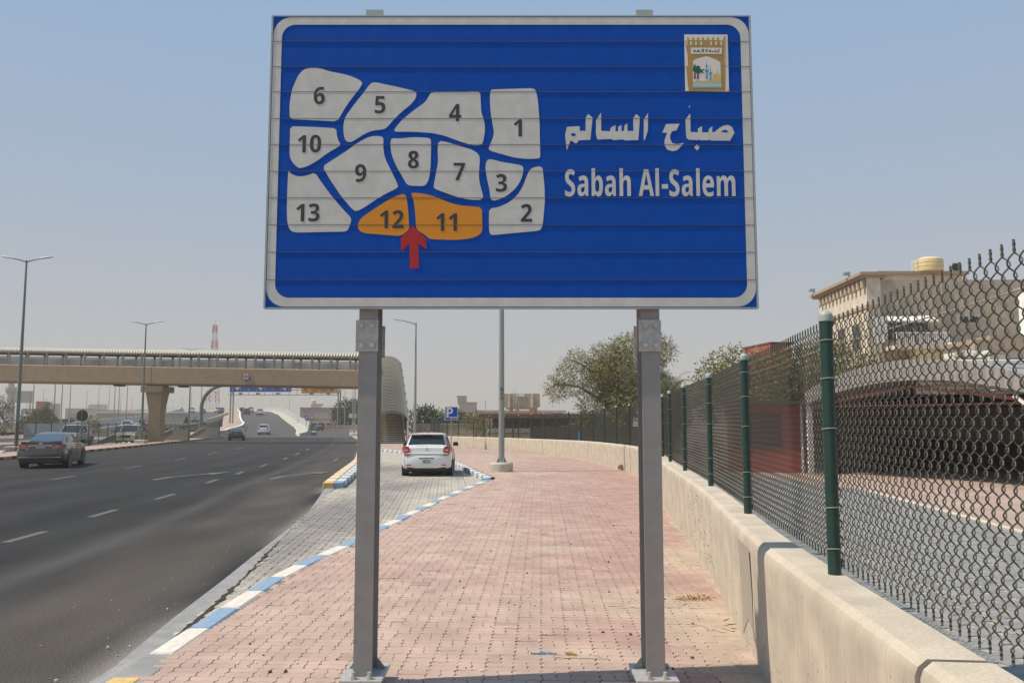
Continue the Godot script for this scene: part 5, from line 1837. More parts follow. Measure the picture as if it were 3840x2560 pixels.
	if front_seen:
		var zf: float = k.body[-1][0]
		for s in [-1.0, 1.0]:
			put("headlamp", one(func(b: MB) -> void: b.cbox(Vector3(s * k.wide * 0.34, k.body[-2][3] + 0.02, zf + 0.12), Vector3(0.36, 0.17, 0.2), 0.05)), M.light_clear, t)
		put("grille", one(func(b: MB) -> void: b.cbox(Vector3(0, k.body[-1][3] + 0.06, zf + 0.04), Vector3(k.wide * 0.46, 0.22, 0.12), 0.03)), M.plastic, t)
		put("front_bumper", one(func(b: MB) -> void: b.cbox(Vector3(0, 0.45, zf + 0.06), Vector3(k.wide * 0.86, 0.2, 0.2), 0.06)), paint, t)
	return t


func make_vehicles() -> void:
	# white hatchback leaving the bay
	var h := car("hatchback", "white hatchback with number plate 98277 driving off in the grey parking bay", "hatch", M.paint_white, V(-3.02, 0.012 + H(30.4), 30.55), 0.045, "", 2)
	put("tailgate_edge", one(func(b: MB) -> void: b.cbox(Vector3(0, 0.80, 2.005), Vector3(1.30, 0.03, 0.05), 0.012)), M.paint_white, h)
	put("plate_recess", one(func(b: MB) -> void: b.cbox(Vector3(0, 0.635, 2.06), Vector3(0.52, 0.025, 0.03), 0.008)), M.plastic, h)
	put("rear_wiper", one(func(b: MB) -> void: b.bar(Vector3(0.02, 1.11, 1.90), Vector3(-0.36, 1.13, 1.87), 0.02, 0.015)), M.plastic, h)
	put("spoiler", one(func(b: MB) -> void: b.cbox(Vector3(0, 1.452, 1.58), Vector3(1.16, 0.035, 0.26), 0.015)), M.paint_white, h)
	put("brake_lamp", one(func(b: MB) -> void: b.box(Vector3(0, 1.425, 1.62), Vector3(0.34, 0.02, 0.08))), M.light_red, h)
	put("badge", one(func(b: MB) -> void: b.box(Vector3(0, 0.955, 1.985), Vector3(0.07, 0.055, 0.012))), M.chrome, h)
	put("antenna", one(func(b: MB) -> void: b.box(Vector3(0.02, 1.51, 1.25), Vector3(0.05, 0.05, 0.09))), M.plastic, h)
	for s in [-1.0, 1.0]:
		put("reflector", one(func(b: MB) -> void: b.cbox(Vector3(s * 0.60, 0.405, 2.045), Vector3(0.16, 0.035, 0.03), 0.01)), M.light_red, h)
	put("mirror_inside", one(func(b: MB) -> void: b.cbox(Vector3(0, 1.30, 1.72), Vector3(0.2, 0.05, 0.01), 0.004)), M.plastic, h)
	var tn := put("plate_number", lettering("98277", 0.066, "Droid Sans", 700, 0.95, 0.004), M.sign_black, h)
	tn.position = Vector3(0.01, 0.505, 2.083)
	put("plate_script", one(func(b: MB) -> void:
		for q in [[-0.10, 0.03], [-0.055, 0.02], [-0.01, 0.05], [0.06, 0.03], [0.10, 0.02]]:
			b.box(Vector3(q[0], 0.578, 2.083), Vector3(q[1], 0.022, 0.004))), M.sign_black, h)
	# bronze saloon on the motorway
	var s := car("sedan", "bronze saloon car with red tail lamps driving away on the motorway", "sedan", M.paint_bronze, V(-19.95, H(36) + 0.01, 36.3), 0.29, "", 3)
	put("chrome_strip", one(func(b: MB) -> void:
		b.bar(Vector3(-0.40, 0.93, 2.415), Vector3(0.40, 0.93, 2.415), 0.03, 0.035)
		b.bar(Vector3(-0.40, 0.93, 2.415), Vector3(-0.50, 0.76, 2.405), 0.03, 0.03)
		b.bar(Vector3(0.40, 0.93, 2.415), Vector3(0.50, 0.76, 2.405), 0.03, 0.03)), M.chrome, s)
	put("badge", one(func(b: MB) -> void: b.box(Vector3(0, 1.02, 2.39), Vector3(0.12, 0.06, 0.02))), M.chrome, s)
	put("boot_lip", one(func(b: MB) -> void: b.cbox(Vector3(0, 1.075, 2.28), Vector3(1.5, 0.03, 0.16), 0.012)), M.paint_bronze, s)
	put("bumper_trim", one(func(b: MB) -> void: b.cbox(Vector3(0, 0.46, 2.47), Vector3(1.55, 0.02, 0.03), 0.006)), M.cap_grey, s)
	# traffic going away up the ramp
	var g := "cars going away up the flyover ramp"
	car("sedan", "black saloon car heading up the ramp beside the low barrier", "sedan", M.paint_black, V(-33.6, H(99) + 0.01, 101.5), 0.27, g, 1)
	car("minivan", "silver white people carrier in the middle of the ramp mouth", "mpv", M.paint_white, V(-41.2, -0.40, 138.0), 0.21, g, 1)
	var on := func(d: float, f: float, table: Array) -> Vector3:
		var q := ramp_at(table, d)
		return V(lerpf(q[1], q[2], f), q[3] + 0.015, d)
	car("off_roader", "white off-road car near the top of the ramp", "suv", M.paint_white, on.call(243.0, 0.48, RAMP), 0.36, g, 1)
	car("off_roader", "black off-road car near the top of the ramp", "suv", M.paint_black, on.call(247.0, 0.14, RAMP), 0.36, g, 1)
	car("pickup_truck", "white pick-up just beyond the black off-road car on the ramp", "suv", M.paint_white, on.call(272.0, 0.30, RAMP), 0.38, g, 1)
	car("minivan", "dark maroon van at the crest by the median path", "mpv", M.paint_maroon, on.call(272.0, 0.03, RAMP), 0.38, g, 1)
	# oncoming traffic
	g = "oncoming cars on the opposing carriageway"
	var c := func(n: String, l: String, kind: String, m: Material, d: float, f: float) -> void:
		var p: Vector3 = on.call(d, f, RAMP_BACK)
		car(n, l, kind, m, p, PI + (0.28 if d < 240 else 0.36), g, 1, true)
	c.call("off_roader", "white off-road car first over the crest on the opposing carriageway", "suv", M.paint_white, 262.0, 0.10)
	c.call("sedan", "maroon saloon beside the white off-road car at the crest", "sedan", M.paint_maroon, 262.0, 0.42)
	c.call("sedan", "dark teal saloon coming down behind the bent pipe", "sedan", M.paint_teal, 205.0, 0.78)
	c.call("off_roader", "white off-road car with a teal one behind it at the crest", "suv", M.paint_white, 268.0, 0.82)
	c.call("off_roader", "teal off-road car at the crest beside the yellow kerb", "suv", M.paint_teal, 258.0, 0.93)
	c.call("sedan", "red saloon coming down the opposing ramp", "sedan", M.paint_red, 182.0, 0.20)
	c.call("off_roader", "white off-road car following the red saloon down the ramp", "suv", M.paint_white, 160.0, 0.40)
	c.call("minivan", "white van beside the bent pipe on the opposing ramp", "mpv", M.paint_white, 172.0, 0.72)
	for a in [["off_roader", "silver grey off-road car behind the black posted fence, nearer one of a pair", "suv", M.paint_silver, -37.9, 72.0, 0.2], ["off_roader", "beige off-road car behind the black posted fence beside the silver one", "suv", M.paint_gold, -36.6, 80.0, 0.2], ["minivan", "dark van behind the beige off-road car on the far carriageway", "mpv", M.paint_teal, -45.0, 96.0, 0.2], ["sedan", "silver saloon between pier and fence on the far carriageway", "sedan", M.paint_silver, -45.5, 112.0, 0.2]]:
		car(a[0], a[1], a[2], a[3], V(a[4], H(a[5]) + 0.02, a[5]), PI + a[6], g, 1, true)
	# parked far off
	car("sedan", "dark car parked under the house canopy by the service road", "sedan", M.paint_teal, V(-46.4, -0.5, 198.0), 0.6, "cars parked by the service road", 0)
	car("minivan", "grey van parked beside the big round tree", "mpv", M.paint_teal, V(-41.6, -0.5, 196.0), 0.5, "cars parked by the service road", 0)


# ------------------------------------------------------------------ small signs on poles

func make_small_signs() -> void:
	var p := thing("parking_sign", "blue parking sign with white P on a thin pole before the concrete wall", "sign", V(-3.65, SW + H(49.8), 49.8))
	put("pole", one(func(b: MB) -> void: b.tube([Vector3(0, 0, 0), Vector3(0, 2.78, 0)], 0.034, 8)), M.pole_grey, p)
	put("board", one(func(b: MB) -> void: b.cbox(Vector3(0.01, 2.34, 0.05), Vector3(0.80, 0.80, 0.02), 0.008)), M.sign_white, p)
	put("blue_field", one(func(b: MB) -> void: b.box(Vector3(0.01, 2.34, 0.062), Vector3(0.72, 0.74, 0.006))), M.sign_blue, p)
	var t := put("letter", lettering("P", 0.60, "Droid Sans", 700, 0.95, 0.004), M.sign_white, p)
	t.position = Vector3(-0.11, 2.37, 0.068)
	put("script_bar", one(func(b: MB) -> void:
		b.box(Vector3(0.13, 2.085, 0.067), Vector3(0.42, 0.11, 0.004))), M.sign_white, p)
	put("script", one(func(b: MB) -> void:
		for q in [[-0.02, 0.05], [0.05, 0.04], [0.12, 0.06], [0.20, 0.05], [0.27, 0.06]]:
			b.box(Vector3(q[0], 2.085 + 0.008 * sin(q[0] * 60), 0.070), Vector3(q[1], 0.045, 0.004))), M.sign_blue, p)
	var q := thing("parking_sign", "small blue parking sign by the end of the ramp parapet", "sign", V(-38.6, -0.35, 156.0))
	put("pole", one(func(b: MB) -> void: b.tube([Vector3(0, 0, 0), Vector3(0, 2.5, 0)], 0.06, 6)), M.pole_grey, q)
	put("board", one(func(b: MB) -> void: b.box(Vector3(0, 2.75, 0.06), Vector3(0.62, 0.95, 0.04))), M.sign_blue, q)
	put("letter", lettering("P", 0.55, "Droid Sans", 700, 1.0, 0.01), M.sign_white, q).position = Vector3(0, 2.78, 0.085)
	var w := thing("warning_sign", "red rimmed triangular warning sign just behind the small parking sign", "sign", V(-38.6, -0.4, 160.0))
	put("pole", one(func(b: MB) -> void: b.tube([Vector3(0, 0, 0), Vector3(0, 3.4, 0)], 0.06, 6)), M.pole_grey, w)
	put("board", one(func(b: MB) -> void: b.face(PackedVector2Array([Vector2(-0.55, 2.6), Vector2(0.55, 2.6), Vector2(0, 3.55)]), 0.05, 0.09)), M.sign_red, w)
	put("face", one(func(b: MB) -> void: b.face(PackedVector2Array([Vector2(-0.34, 2.72), Vector2(0.34, 2.72), Vector2(0, 3.3)]), 0.09, 0.10)), M.sign_white, w)
	var r := thing("road_sign", "round road sign seen from its dark back, on a pole behind the black posted fence", "sign", V(-33.7, 0.1, 65.0))
	put("pole", one(func(b: MB) -> void: b.tube([Vector3(0, -0.4, 0.03), Vector3(0, 2.72, 0.03)], 0.035, 6)), M.pole_green, r)
	put("disc", one(func(b: MB) -> void: b.tube([Vector3(0, 2.18, -0.03), Vector3(0, 2.18, 0)], 0.45, 28)), M.fence_black, r)
	for a in [[-50.2, 128.0], [-58.0, 130.0]]:
		var g := thing("road_sign", "triangular road sign seen from its dark back beyond the far fence" + (", closer to the pier" if a[0] > -55 else ", farther from the pier"), "sign", V(a[0], -0.5, a[1]))
		put("pole", one(func(b: MB) -> void: b.tube([Vector3(0, 0, 0), Vector3(0, 2.4, 0)], 0.05, 6)), M.pole_grey, g)
		put("board", one(func(b: MB) -> void: b.face(PackedVector2Array([Vector2(-0.55, 2.0), Vector2(0.55, 2.0), Vector2(0, 3.1)]), 0.05, 0.08)), M.fence_black, g)


# ------------------------------------------------------------------ trees

func leaf_mesh(blobs: Array, count: int, size: Vector2, seed_: int, droop := 0.0, tone := Vector2(0.65, 1.25)) -> ArrayMesh:
	var r := RandomNumberGenerator.new()
	r.seed = seed_
	var vol := []
	var sum := 0.0
	for b in blobs:
		sum += b[1].x * b[1].y * b[1].z
		vol.append(sum)
	var m := MB.new()
	var i := 0
	while i < count:
		var pick := r.randf() * sum
		var n := 0
		while vol[n] < pick:
			n += 1
		var c: Vector3 = blobs[n][0]
		var e: Vector3 = blobs[n][1]
		var dirn := Vector3(r.randfn(), r.randfn(), r.randfn()).normalized()
		var rad := pow(r.randf(), 0.42)
		var at := c + Vector3(dirn.x * e.x, dirn.y * e.y, dirn.z * e.z) * rad
		# a twig: a few leaves along a short line
		var twig := (dirn + Vector3(r.randfn(), r.randfn() - droop, r.randfn()) * 0.7).normalized()
		var tw := r.randf_range(tone.x, tone.y)
		for k in 5:
			var p := at + twig * (k * size.y * 0.55)
			var d := (twig + Vector3(r.randfn(), r.randfn() - droop, r.randfn()) * 0.8).normalized()
			var s := d.cross(Vector3(r.randfn(), r.randfn(), r.randfn())).normalized() * size.x * 0.5
			var l := d * size.y * r.randf_range(0.7, 1.2)
			var v := tw * r.randf_range(0.85, 1.15)
			m.ink = Color(v, v * r.randf_range(0.95, 1.03), v * 0.95)
			m.quad(p - s * 0.3, p + l * 0.5 - s, p + l, p + l * 0.5 + s)
			i += 1
	return m.mesh()


func tree(called: String, label: String, at: Vector3, trunk: Array, blobs: Array, count: int, size: Vector2, leaf: Material, seed_: int, group := "", droop := 0.0) -> Node3D:
	var t := thing(called, label, "tree", at, 0.0, group)
	put("trunk", one(func(b: MB) -> void:
		for q in trunk:
			b.tube(q[0], q[1], 7), 60.0), M.bark, t)
	put("crown", leaf_mesh(blobs, count, size, seed_, droop), leaf, t)
	return t


func stem(tall: float, r: float) -> Array:
	return [[[Vector3(0, -0.1, 0), Vector3(0.05, tall * 0.5, 0.03), Vector3(0, tall, 0)], [r, r * 0.75, r * 0.4]]]


func palm(label: String, at: Vector3, tall: float, n: int, long: float, seed_: int, group := "", dry := 0) -> Node3D:
	var r := RandomNumberGenerator.new()
	r.seed = seed_
	var t := thing("date_palm", label, "palm", at, 0.0, group)
	put("trunk", one(func(b: MB) -> void:
		var p := []
		var w := []
		for i in 13:
			p.append(Vector3(0.03 * sin(i * 0.7), tall * i / 12.0, 0.03 * cos(i)))
			w.append(0.17 + (0.025 if i % 2 else 0.0) + (0.06 if i > 10 else 0.0))
		b.tube(p, w, 10)), M.bark, t)
	for i in n:
		var a := i * 2.39996 + r.randf_range(-0.2, 0.2)
		var lift := lerpf(1.35, -0.35, pow(float(i) / n, 0.9)) + r.randf_range(-0.1, 0.1)
		var le := long * r.randf_range(0.85, 1.1)
		var pts_ := []
		var p := Vector3(0, tall, 0)
		var el := lift
		for k in 9:
			pts_.append(p)
			p += Vector3(cos(a) * cos(el), sin(el), sin(a) * cos(el)) * le / 8
			el -= 0.13 + 0.02 * k
		var b := MB.new()
		b.ink = Color.WHITE
		b.tube(pts_, [0.035, 0.03, 0.028, 0.025, 0.022, 0.02, 0.015, 0.012, 0.006], 4)
		for k in 44:
			var f := 0.12 + 0.88 * k / 44.0
			var s := f * 8
			var j := mini(int(s), 7)
			var q: Vector3 = pts_[j].lerp(pts_[j + 1], s - j)
			var d: Vector3 = (pts_[j + 1] - pts_[j]).normalized()
			var side := d.cross(Vector3.UP).normalized()
			var leaf_l := 0.42 * sin(PI * clampf(f * 0.9 + 0.12, 0, 1)) + 0.08
			var tone := r.randf_range(0.7, 1.25)
			b.ink = Color(tone, tone, tone)
			for w in [-1.0, 1.0]:
				var o: Vector3 = (side * w * 0.8 + d * 0.65 + Vector3.UP * 0.18 + Vector3.DOWN * r.randf() * 0.3).normalized() * leaf_l
				var wd := d * 0.016
				b.tri(q - wd, q + wd, q + o)
		put("frond", b.mesh(), M.dry_frond if i >= n - dry else M.frond, t)
	return t


func box_house(called: String, label: String, at: Vector3, size: Vector3, turn: float, m: Material, cat := "house", group := "", wins := [], par := 0.5) -> Node3D:
	var t := thing(called, label, cat, at, turn, group)
	put("wall", one(func(b: MB) -> void: b.box(Vector3(0, size.y / 2, 0), size)), m, t)
	if par > 0:
		put("parapet", one(func(b: MB) -> void:
			for q in [[0, size.z / 2 + 0.06, size.x + 0.24, 0.12], [0, -size.z / 2 - 0.06, size.x + 0.24, 0.12]]:
				b.box(Vector3(q[0], size.y + 0.02, q[1]), Vector3(q[2], par * 0.5, q[3]))
			for q in [[size.x / 2 + 0.06], [-size.x / 2 - 0.06]]:
				b.box(Vector3(q[0], size.y + 0.021, 0), Vector3(0.118, par * 0.5, size.z - 0.01))), M.house_trim, t)
	for w in wins:                                                # [x, y, wide, high] on the front (+z)
		var o := put("window", one(func(b: MB) -> void: b.box(Vector3(w[0], w[1], size.z / 2 + 0.02), Vector3(w[2] + 0.2, w[3] + 0.2, 0.1))), M.house_trim, t)
		put("pane", one(func(b: MB) -> void: b.box(Vector3(w[0], w[1], size.z / 2 + 0.06), Vector3(w[2], w[3], 0.05))), M.window_dark, o)
	return t


func make_middle_distance() -> void:
	# the great ragged tree behind the fence: five limbs, feathery twigs
	var limbs := [
		[[Vector3(0, -0.3, 0), Vector3(0.05, 1.4, 0), Vector3(-0.3, 3.2, 0.2), Vector3(-0.5, 4.8, 0.2), Vector3(-0.2, 6.6, 0)], [0.34, 0.28, 0.2, 0.12, 0.03]],
		[[Vector3(0.1, 0.9, 0), Vector3(0.9, 1.9, -0.2), Vector3(1.3, 3.2, -0.3), Vector3(2.2, 4.6, -0.2), Vector3(2.7, 6.4, -0.2)], [0.26, 0.2, 0.14, 0.09, 0.03]],
		[[Vector3(-0.1, 1.6, 0), Vector3(-1.5, 2.9, 0.3), Vector3(-3.0, 3.75, 0.5), Vector3(-4.4, 3.95, 0.5), Vector3(-5.1, 3.6, 0.4)], [0.17, 0.12, 0.085, 0.05, 0.02]],
		[[Vector3(-0.4, 3.4, 0.2), Vector3(-1.6, 4.6, 0.3), Vector3(-2.9, 5.4, 0.3), Vector3(-3.7, 5.7, 0.3)], [0.12, 0.09, 0.06, 0.02]],
		[[Vector3(0.0, 0.7, 0), Vector3(-1.2, 1.1, 0.3), Vector3(-2.2, 0.6, 0.5), Vector3(-3.0, 0.3, 0.5)], [0.16, 0.12, 0.08, 0.03]],
		[[Vector3(1.2, 2.9, -0.3), Vector3(2.6, 3.6, -0.4), Vector3(3.8, 3.7, -0.4)], [0.12, 0.08, 0.03]],
		[[Vector3(-2.6, 3.6, 0.4), Vector3(-2.7, 4.6, 0.4)], [0.05, 0.02]]]
	var at := V(7.6, 0.5, 58.0)
	tree("desert_tree", "great ragged olive green tree with spreading limbs behind the chain-link fence", at, limbs, [
		[Vector3(0.0, 4.6, 0), Vector3(1.7, 1.6, 1.6)], [Vector3(-1.4, 4.5, 0.2), Vector3(1.3, 1.2, 1.2)], [Vector3(0.3, 3.0, 0.3), Vector3(1.8, 1.0, 1.4)], [Vector3(-0.9, 5.9, 0), Vector3(1.1, 0.8, 1.0)],
		[Vector3(0.9, 6.7, 0), Vector3(1.5, 0.7, 1.0)], [Vector3(2.7, 6.3, -0.2), Vector3(1.2, 1.0, 0.9)], [Vector3(2.3, 4.6, -0.2), Vector3(0.9, 1.1, 1.0)], [Vector3(3.2, 3.0, -0.3), Vector3(1.3, 1.5, 1.3)], [Vector3(3.4, 1.6, -0.3), Vector3(1.4, 0.9, 1.2)],
		[Vector3(-3.0, 5.5, 0.3), Vector3(0.9, 0.7, 0.8)], [Vector3(-4.0, 4.4, 0.5), Vector3(0.8, 0.7, 0.7)], [Vector3(-4.6, 3.5, 0.5), Vector3(0.7, 0.7, 0.6)], [Vector3(-3.1, 3.6, 0.4), Vector3(0.7, 0.5, 0.6)], [Vector3(-1.9, 2.5, 0.3), Vector3(1.1, 0.8, 0.8)], [Vector3(-2.6, 0.9, 0.5), Vector3(1.3, 0.55, 0.8)], [Vector3(-0.6, 1.6, 0.6), Vector3(1.4, 0.6, 0.9)]],
		52000, Vector2(0.055, 0.19), M.leaf_olive, 21, "", 0.25)
	palm("date palm with broad grey green fronds just behind the post of the map sign", V(8.75, 0.0, 46.0), 3.2, 26, 2.3, 5, "", 3)
	# hedge-like trees left of the parking sign
	for a in [[-9.9, 92.0, 2.6, 3.4, 31, "farther"], [-7.2, 96.0, 2.3, 3.0, 32, "nearer"], [-5.2, 98.0, 1.7, 2.3, 33, "smaller"]]:
		tree("garden_tree", "dense dark green tree between lamp post and parking sign, the " + {"farther": "one by the lamp post", "nearer": "middle one", "smaller": "lowest one"}[a[5]], V(a[0], -0.3, a[1]), stem(1.6, 0.16), [[Vector3(0, a[3] * 0.55, 0), Vector3(a[2], a[3] * 0.5, 1.6)], [Vector3(0.6, a[3] * 0.75, 0), Vector3(a[2] * 0.5, a[3] * 0.35, 1.2)]], 3600, Vector2(0.16, 0.26), M.leaf_green, a[4], "garden trees by the parking sign")
	tree("garden_tree", "small grey green tree before the tan boundary wall", V(-3.6, -0.3, 82.0), stem(1.4, 0.12), [[Vector3(0, 2.0, 0), Vector3(1.3, 1.1, 1.0)], [Vector3(0.9, 1.5, 0), Vector3(0.9, 0.7, 0.8)], [Vector3(1.7, 1.0, 0), Vector3(1.0, 0.8, 0.8)]], 2600, Vector2(0.08, 0.18), M.leaf_olive, 41)
	# tan boundary wall with a pink foot, painted kerb before it
	var bw := thing("boundary_wall", "tan boundary wall with pinkish foot seen through the far fence", "wall", V(-6.2, -0.4, 88.0))
	put("wall", one(func(b: MB) -> void: b.box(Vector3(0, 0.95, 0), Vector3(9.0, 1.9, 0.25))), M.house_tan, bw)
	put("wall_foot", one(func(b: MB) -> void: b.box(Vector3(0, 0.28, 0.16), Vector3(9.0, 0.85, 0.1))), M.house_pink, bw)
	put("wall_coping", one(func(b: MB) -> void: b.box(Vector3(0, 1.94, 0), Vector3(9.1, 0.08, 0.36))), M.house_light, bw)
	var pk := structure_root("kerb")
	stone_row(pk, [Vector2(-11.0, 80.0), Vector2(0.0, 78.0)], 1.15, 0.3, 0.1, 0.2, [M.kerb_black, M.kerb_yellow])
	var gp := thing("pillar_block", "two pink gate pillars beside the stair tower", "gatepost", V(-9.9, -0.3, 85.0))
	for x in [0.0, 1.1]:
		put("pillar", one(func(b: MB) -> void: b.box(Vector3(x, 0.95, 0), Vector3(0.75, 1.9, 0.5))), M.house_pink, gp)
	# lilac houses beyond
	box_house("flat_house", "pale lilac house with roof room seen between parking sign and lamp post", V(-9.3, -0.5, 172.0), Vector3(3.6, 6.0, 6), 0.1, M.house_lilac, "house", "", [[-0.9, 3.6, 0.8, 1.0], [0.8, 3.6, 0.8, 1.0], [0.2, 1.6, 1.4, 1.6]])
	box_house("roof_room", "small lilac roof room standing above the pale lilac house", V(-10.4, 5.5, 171.5), Vector3(1.9, 1.4, 3), 0.1, M.house_lilac, "house", "", [], 0.2)
	box_house("flat_house", "low grey lilac house with small windows next to the pink house", V(-5.5, -0.5, 168.0), Vector3(5.2, 3.7, 6), 0.05, M.house_lilac, "house", "", [[-1.5, 2.4, 0.7, 0.8], [1.4, 2.4, 0.9, 0.8]])
	# pink house with a flat grey roof
	var ph := box_house("pink_house", "long low pink house with a flat grey roof edge behind the brown shed", V(0.8, -0.02, 112.0), Vector3(11.5, 3.0, 8), 0.0, M.house_pink, "house", "", [], 0.0)
	put("roof", one(func(b: MB) -> void: b.box(Vector3(0, 3.1, 0.3), Vector3(12.4, 0.28, 9.4))), M.house_lilac, ph)
	put("roof_edge", one(func(b: MB) -> void: b.box(Vector3(0.5, 2.78, 4.6), Vector3(11.8, 0.12, 0.2))), M.house_white, ph)
	for x in [-4.4, -1.5, -0.9]:
		put("vent", one(func(b: MB) -> void: b.box(Vector3(x, 3.9, 0), Vector3(0.09, 1.5, 0.09))), M.house_lilac, ph)
	# raised concrete water tank
	var wt := thing("water_tank", "square tan concrete water tank raised on thick legs, ladder on its face", "water tank", V(1.1, 0.03, 95.0))
	put("tank_box", one(func(b: MB) -> void:
		b.box(Vector3(0, 4.15, 0), Vector3(4.1, 1.5, 3.4))
		b.box(Vector3(0, 3.30, 0), Vector3(3.5, 0.25, 3.0))), M.house_tan, wt)
	for x in [-1.55, 1.05]:
		put("buttress", one(func(b: MB) -> void: b.face(PackedVector2Array([Vector2(x - 0.10, 3.3), Vector2(x + 0.22, 3.3), Vector2(x + 0.22, 4.88), Vector2(x + 0.08, 4.88)]), 1.7, 2.0)), M.house_light, wt)
	for x in [-1.2, -0.5, 1.1, 1.6]:
		put("leg", one(func(b: MB) -> void: b.box(Vector3(x, 1.7, 0.9 if x != 1.6 else -0.6), Vector3(0.42, 3.3, 0.42))), M.house_pink, wt)
	put("ladder", one(func(b: MB) -> void:
		for x in [-0.95, -0.65]:
			b.box(Vector3(x, 4.2, 1.82), Vector3(0.05, 2.4, 0.05))
		for i in 10:
			b.box(Vector3(-0.8, 3.2 + i * 0.22, 1.82), Vector3(0.30, 0.035, 0.035))), M.house_white, wt)
	put("tank_panel", one(func(b: MB) -> void: b.box(Vector3(-0.15, 4.74, 1.76), Vector3(0.95, 0.32, 0.08))), M.house_white, wt)
	# brown shed roof with a lattice under it
	var sh := thing("shade_shed", "long brown edged shade roof over dark stalls right behind the far fence", "shed", V(4.2, -0.1, 72.0), -0.12)
	put("roof", one(func(b: MB) -> void:
		b.box(Vector3(0, 2.48, 0), Vector3(13.2, 0.16, 7.0))
		b.box(Vector3(0, 2.33, 3.54), Vector3(13.2, 0.24, 0.1))), M.shed_brown, sh)
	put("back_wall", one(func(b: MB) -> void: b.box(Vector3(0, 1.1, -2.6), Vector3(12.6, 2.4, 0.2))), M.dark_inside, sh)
	for i in 6:
		put("post", one(func(b: MB) -> void: b.box(Vector3(-6.2 + i * 2.45, 1.2, 3.3), Vector3(0.1, 2.5, 0.1))), M.dark_inside, sh)
	stuff(put("lattice", one(func(b: MB) -> void:
		for i in 22:
			var x := -6.0 + i * 0.235
			b.bar(Vector3(x, 0.98, 2.9), Vector3(x + 0.26, 1.36, 2.9), 0.03, 0.06)
			b.bar(Vector3(x + 0.26, 0.98, 2.92), Vector3(x, 1.36, 2.92), 0.03, 0.06)), M.house_white, sh))
	put("half_wall", one(func(b: MB) -> void: b.box(Vector3(-2.6, 0.45, 2.8), Vector3(7.0, 0.95, 0.15))), M.house_trim, sh)
	var nt := thing("net_screen", "dark green netting hung on a frame behind the far fence", "netting", V(4.6, 0.0, 55.0))
	put("net", one(func(b: MB) -> void: b.box(Vector3(0.6, 0.75, 0), Vector3(8.0, 1.5, 0.04))), M.net_green, nt)
	put("blue_pipe", one(func(b: MB) -> void: b.tube([Vector3(-0.2, 0, 0.5), Vector3(-0.2, 1.2, 0.5)], 0.06, 8)), M.bottle_blue, nt)
	# the house across the service road and its big round tree
	var ho := box_house("villa", "plain grey tan villa block at the end of the service road", V(-49.3, -0.5, 214.0), Vector3(8.6, 5.6, 9), 0.0, M.house_lilac, "house", "", [], 0.4)
	put("wing", one(func(b: MB) -> void: b.box(Vector3(5.0, 2.6, 1.0), Vector3(2.4, 5.2, 7))), M.house_light, ho)
	put("roof_store", one(func(b: MB) -> void: b.box(Vector3(-1.0, 6.1, 0), Vector3(2.6, 1.2, 3))), M.house_lilac, ho)
	put("tank", one(func(b: MB) -> void: b.lathe(Vector3(-2.0, 6.6, 0), [Vector2(0.6, 0), Vector2(0.62, 1.0), Vector2(0.2, 1.2)], 12)), M.tank_yellow, ho)
	put("roof_box", one(func(b: MB) -> void:
		b.box(Vector3(0.8, 5.9, 2), Vector3(0.5, 0.9, 0.5))
		b.box(Vector3(3.2, 6.1, 1), Vector3(1.6, 0.7, 0.8))), M.house_white, ho)
	put("string_course", one(func(b: MB) -> void: b.box(Vector3(0, 2.9, 4.55), Vector3(8.6, 0.12, 0.1))), M.house_trim, ho)
	var an := thing("house_canopy", "pale flat canopy with columns in front of the grey tan villa", "canopy", V(-46.7, -0.5, 201.0))
	put("roof", one(func(b: MB) -> void: b.box(Vector3(0, 2.0, 0), Vector3(9.2, 0.4, 5.0))), M.house_light, an)
	for i in 5:
		put("column", one(func(b: MB) -> void: b.box(Vector3(-4.2 + i * 2.1, 0.9, 2.2), Vector3(0.45, 1.8, 0.45))), M.house_white, an)
	put("back_wall", one(func(b: MB) -> void: b.box(Vector3(0, 0.9, -1.6), Vector3(9.0, 1.8, 0.2))), M.house_white, an)
	for i in 3:
		put("window", one(func(b: MB) -> void: b.box(Vector3(-3.2 + i * 2.4, 1.0, -1.46), Vector3(1.1, 1.2, 0.1))), M.window_dark, an)
	tree("round_tree", "big round dark green tree over a pink wall at the service road", V(-37.6, -0.5, 192.0), stem(3.0, 0.35), [[Vector3(0, 4.4, 0), Vector3(3.6, 2.6, 3.2)], [Vector3(-1.8, 3.0, 0.5), Vector3(2.2, 2.0, 2.0)], [Vector3(2.2, 5.2, 0), Vector3(2.2, 1.9, 2.0)], [Vector3(1.2, 2.6, 0.6), Vector3(2.8, 1.7, 2.0)]], 7000, Vector2(0.26, 0.42), M.leaf_green, 51)
	var pw := thing("boundary_wall", "low pink boundary wall under the big round tree", "wall", V(-37.6, -0.5, 187.0))
	put("wall", one(func(b: MB) -> void: b.box(Vector3(0, 0.6, 0), Vector3(9.0, 1.3, 0.3))), M.house_pink, pw)
	put("wall_coping", one(func(b: MB) -> void: b.box(Vector3(0, 1.29, 0), Vector3(9.1, 0.1, 0.4))), M.house_light, pw)


# ------------------------------------------------------------------ the yard behind the wall: villa, carport, palms

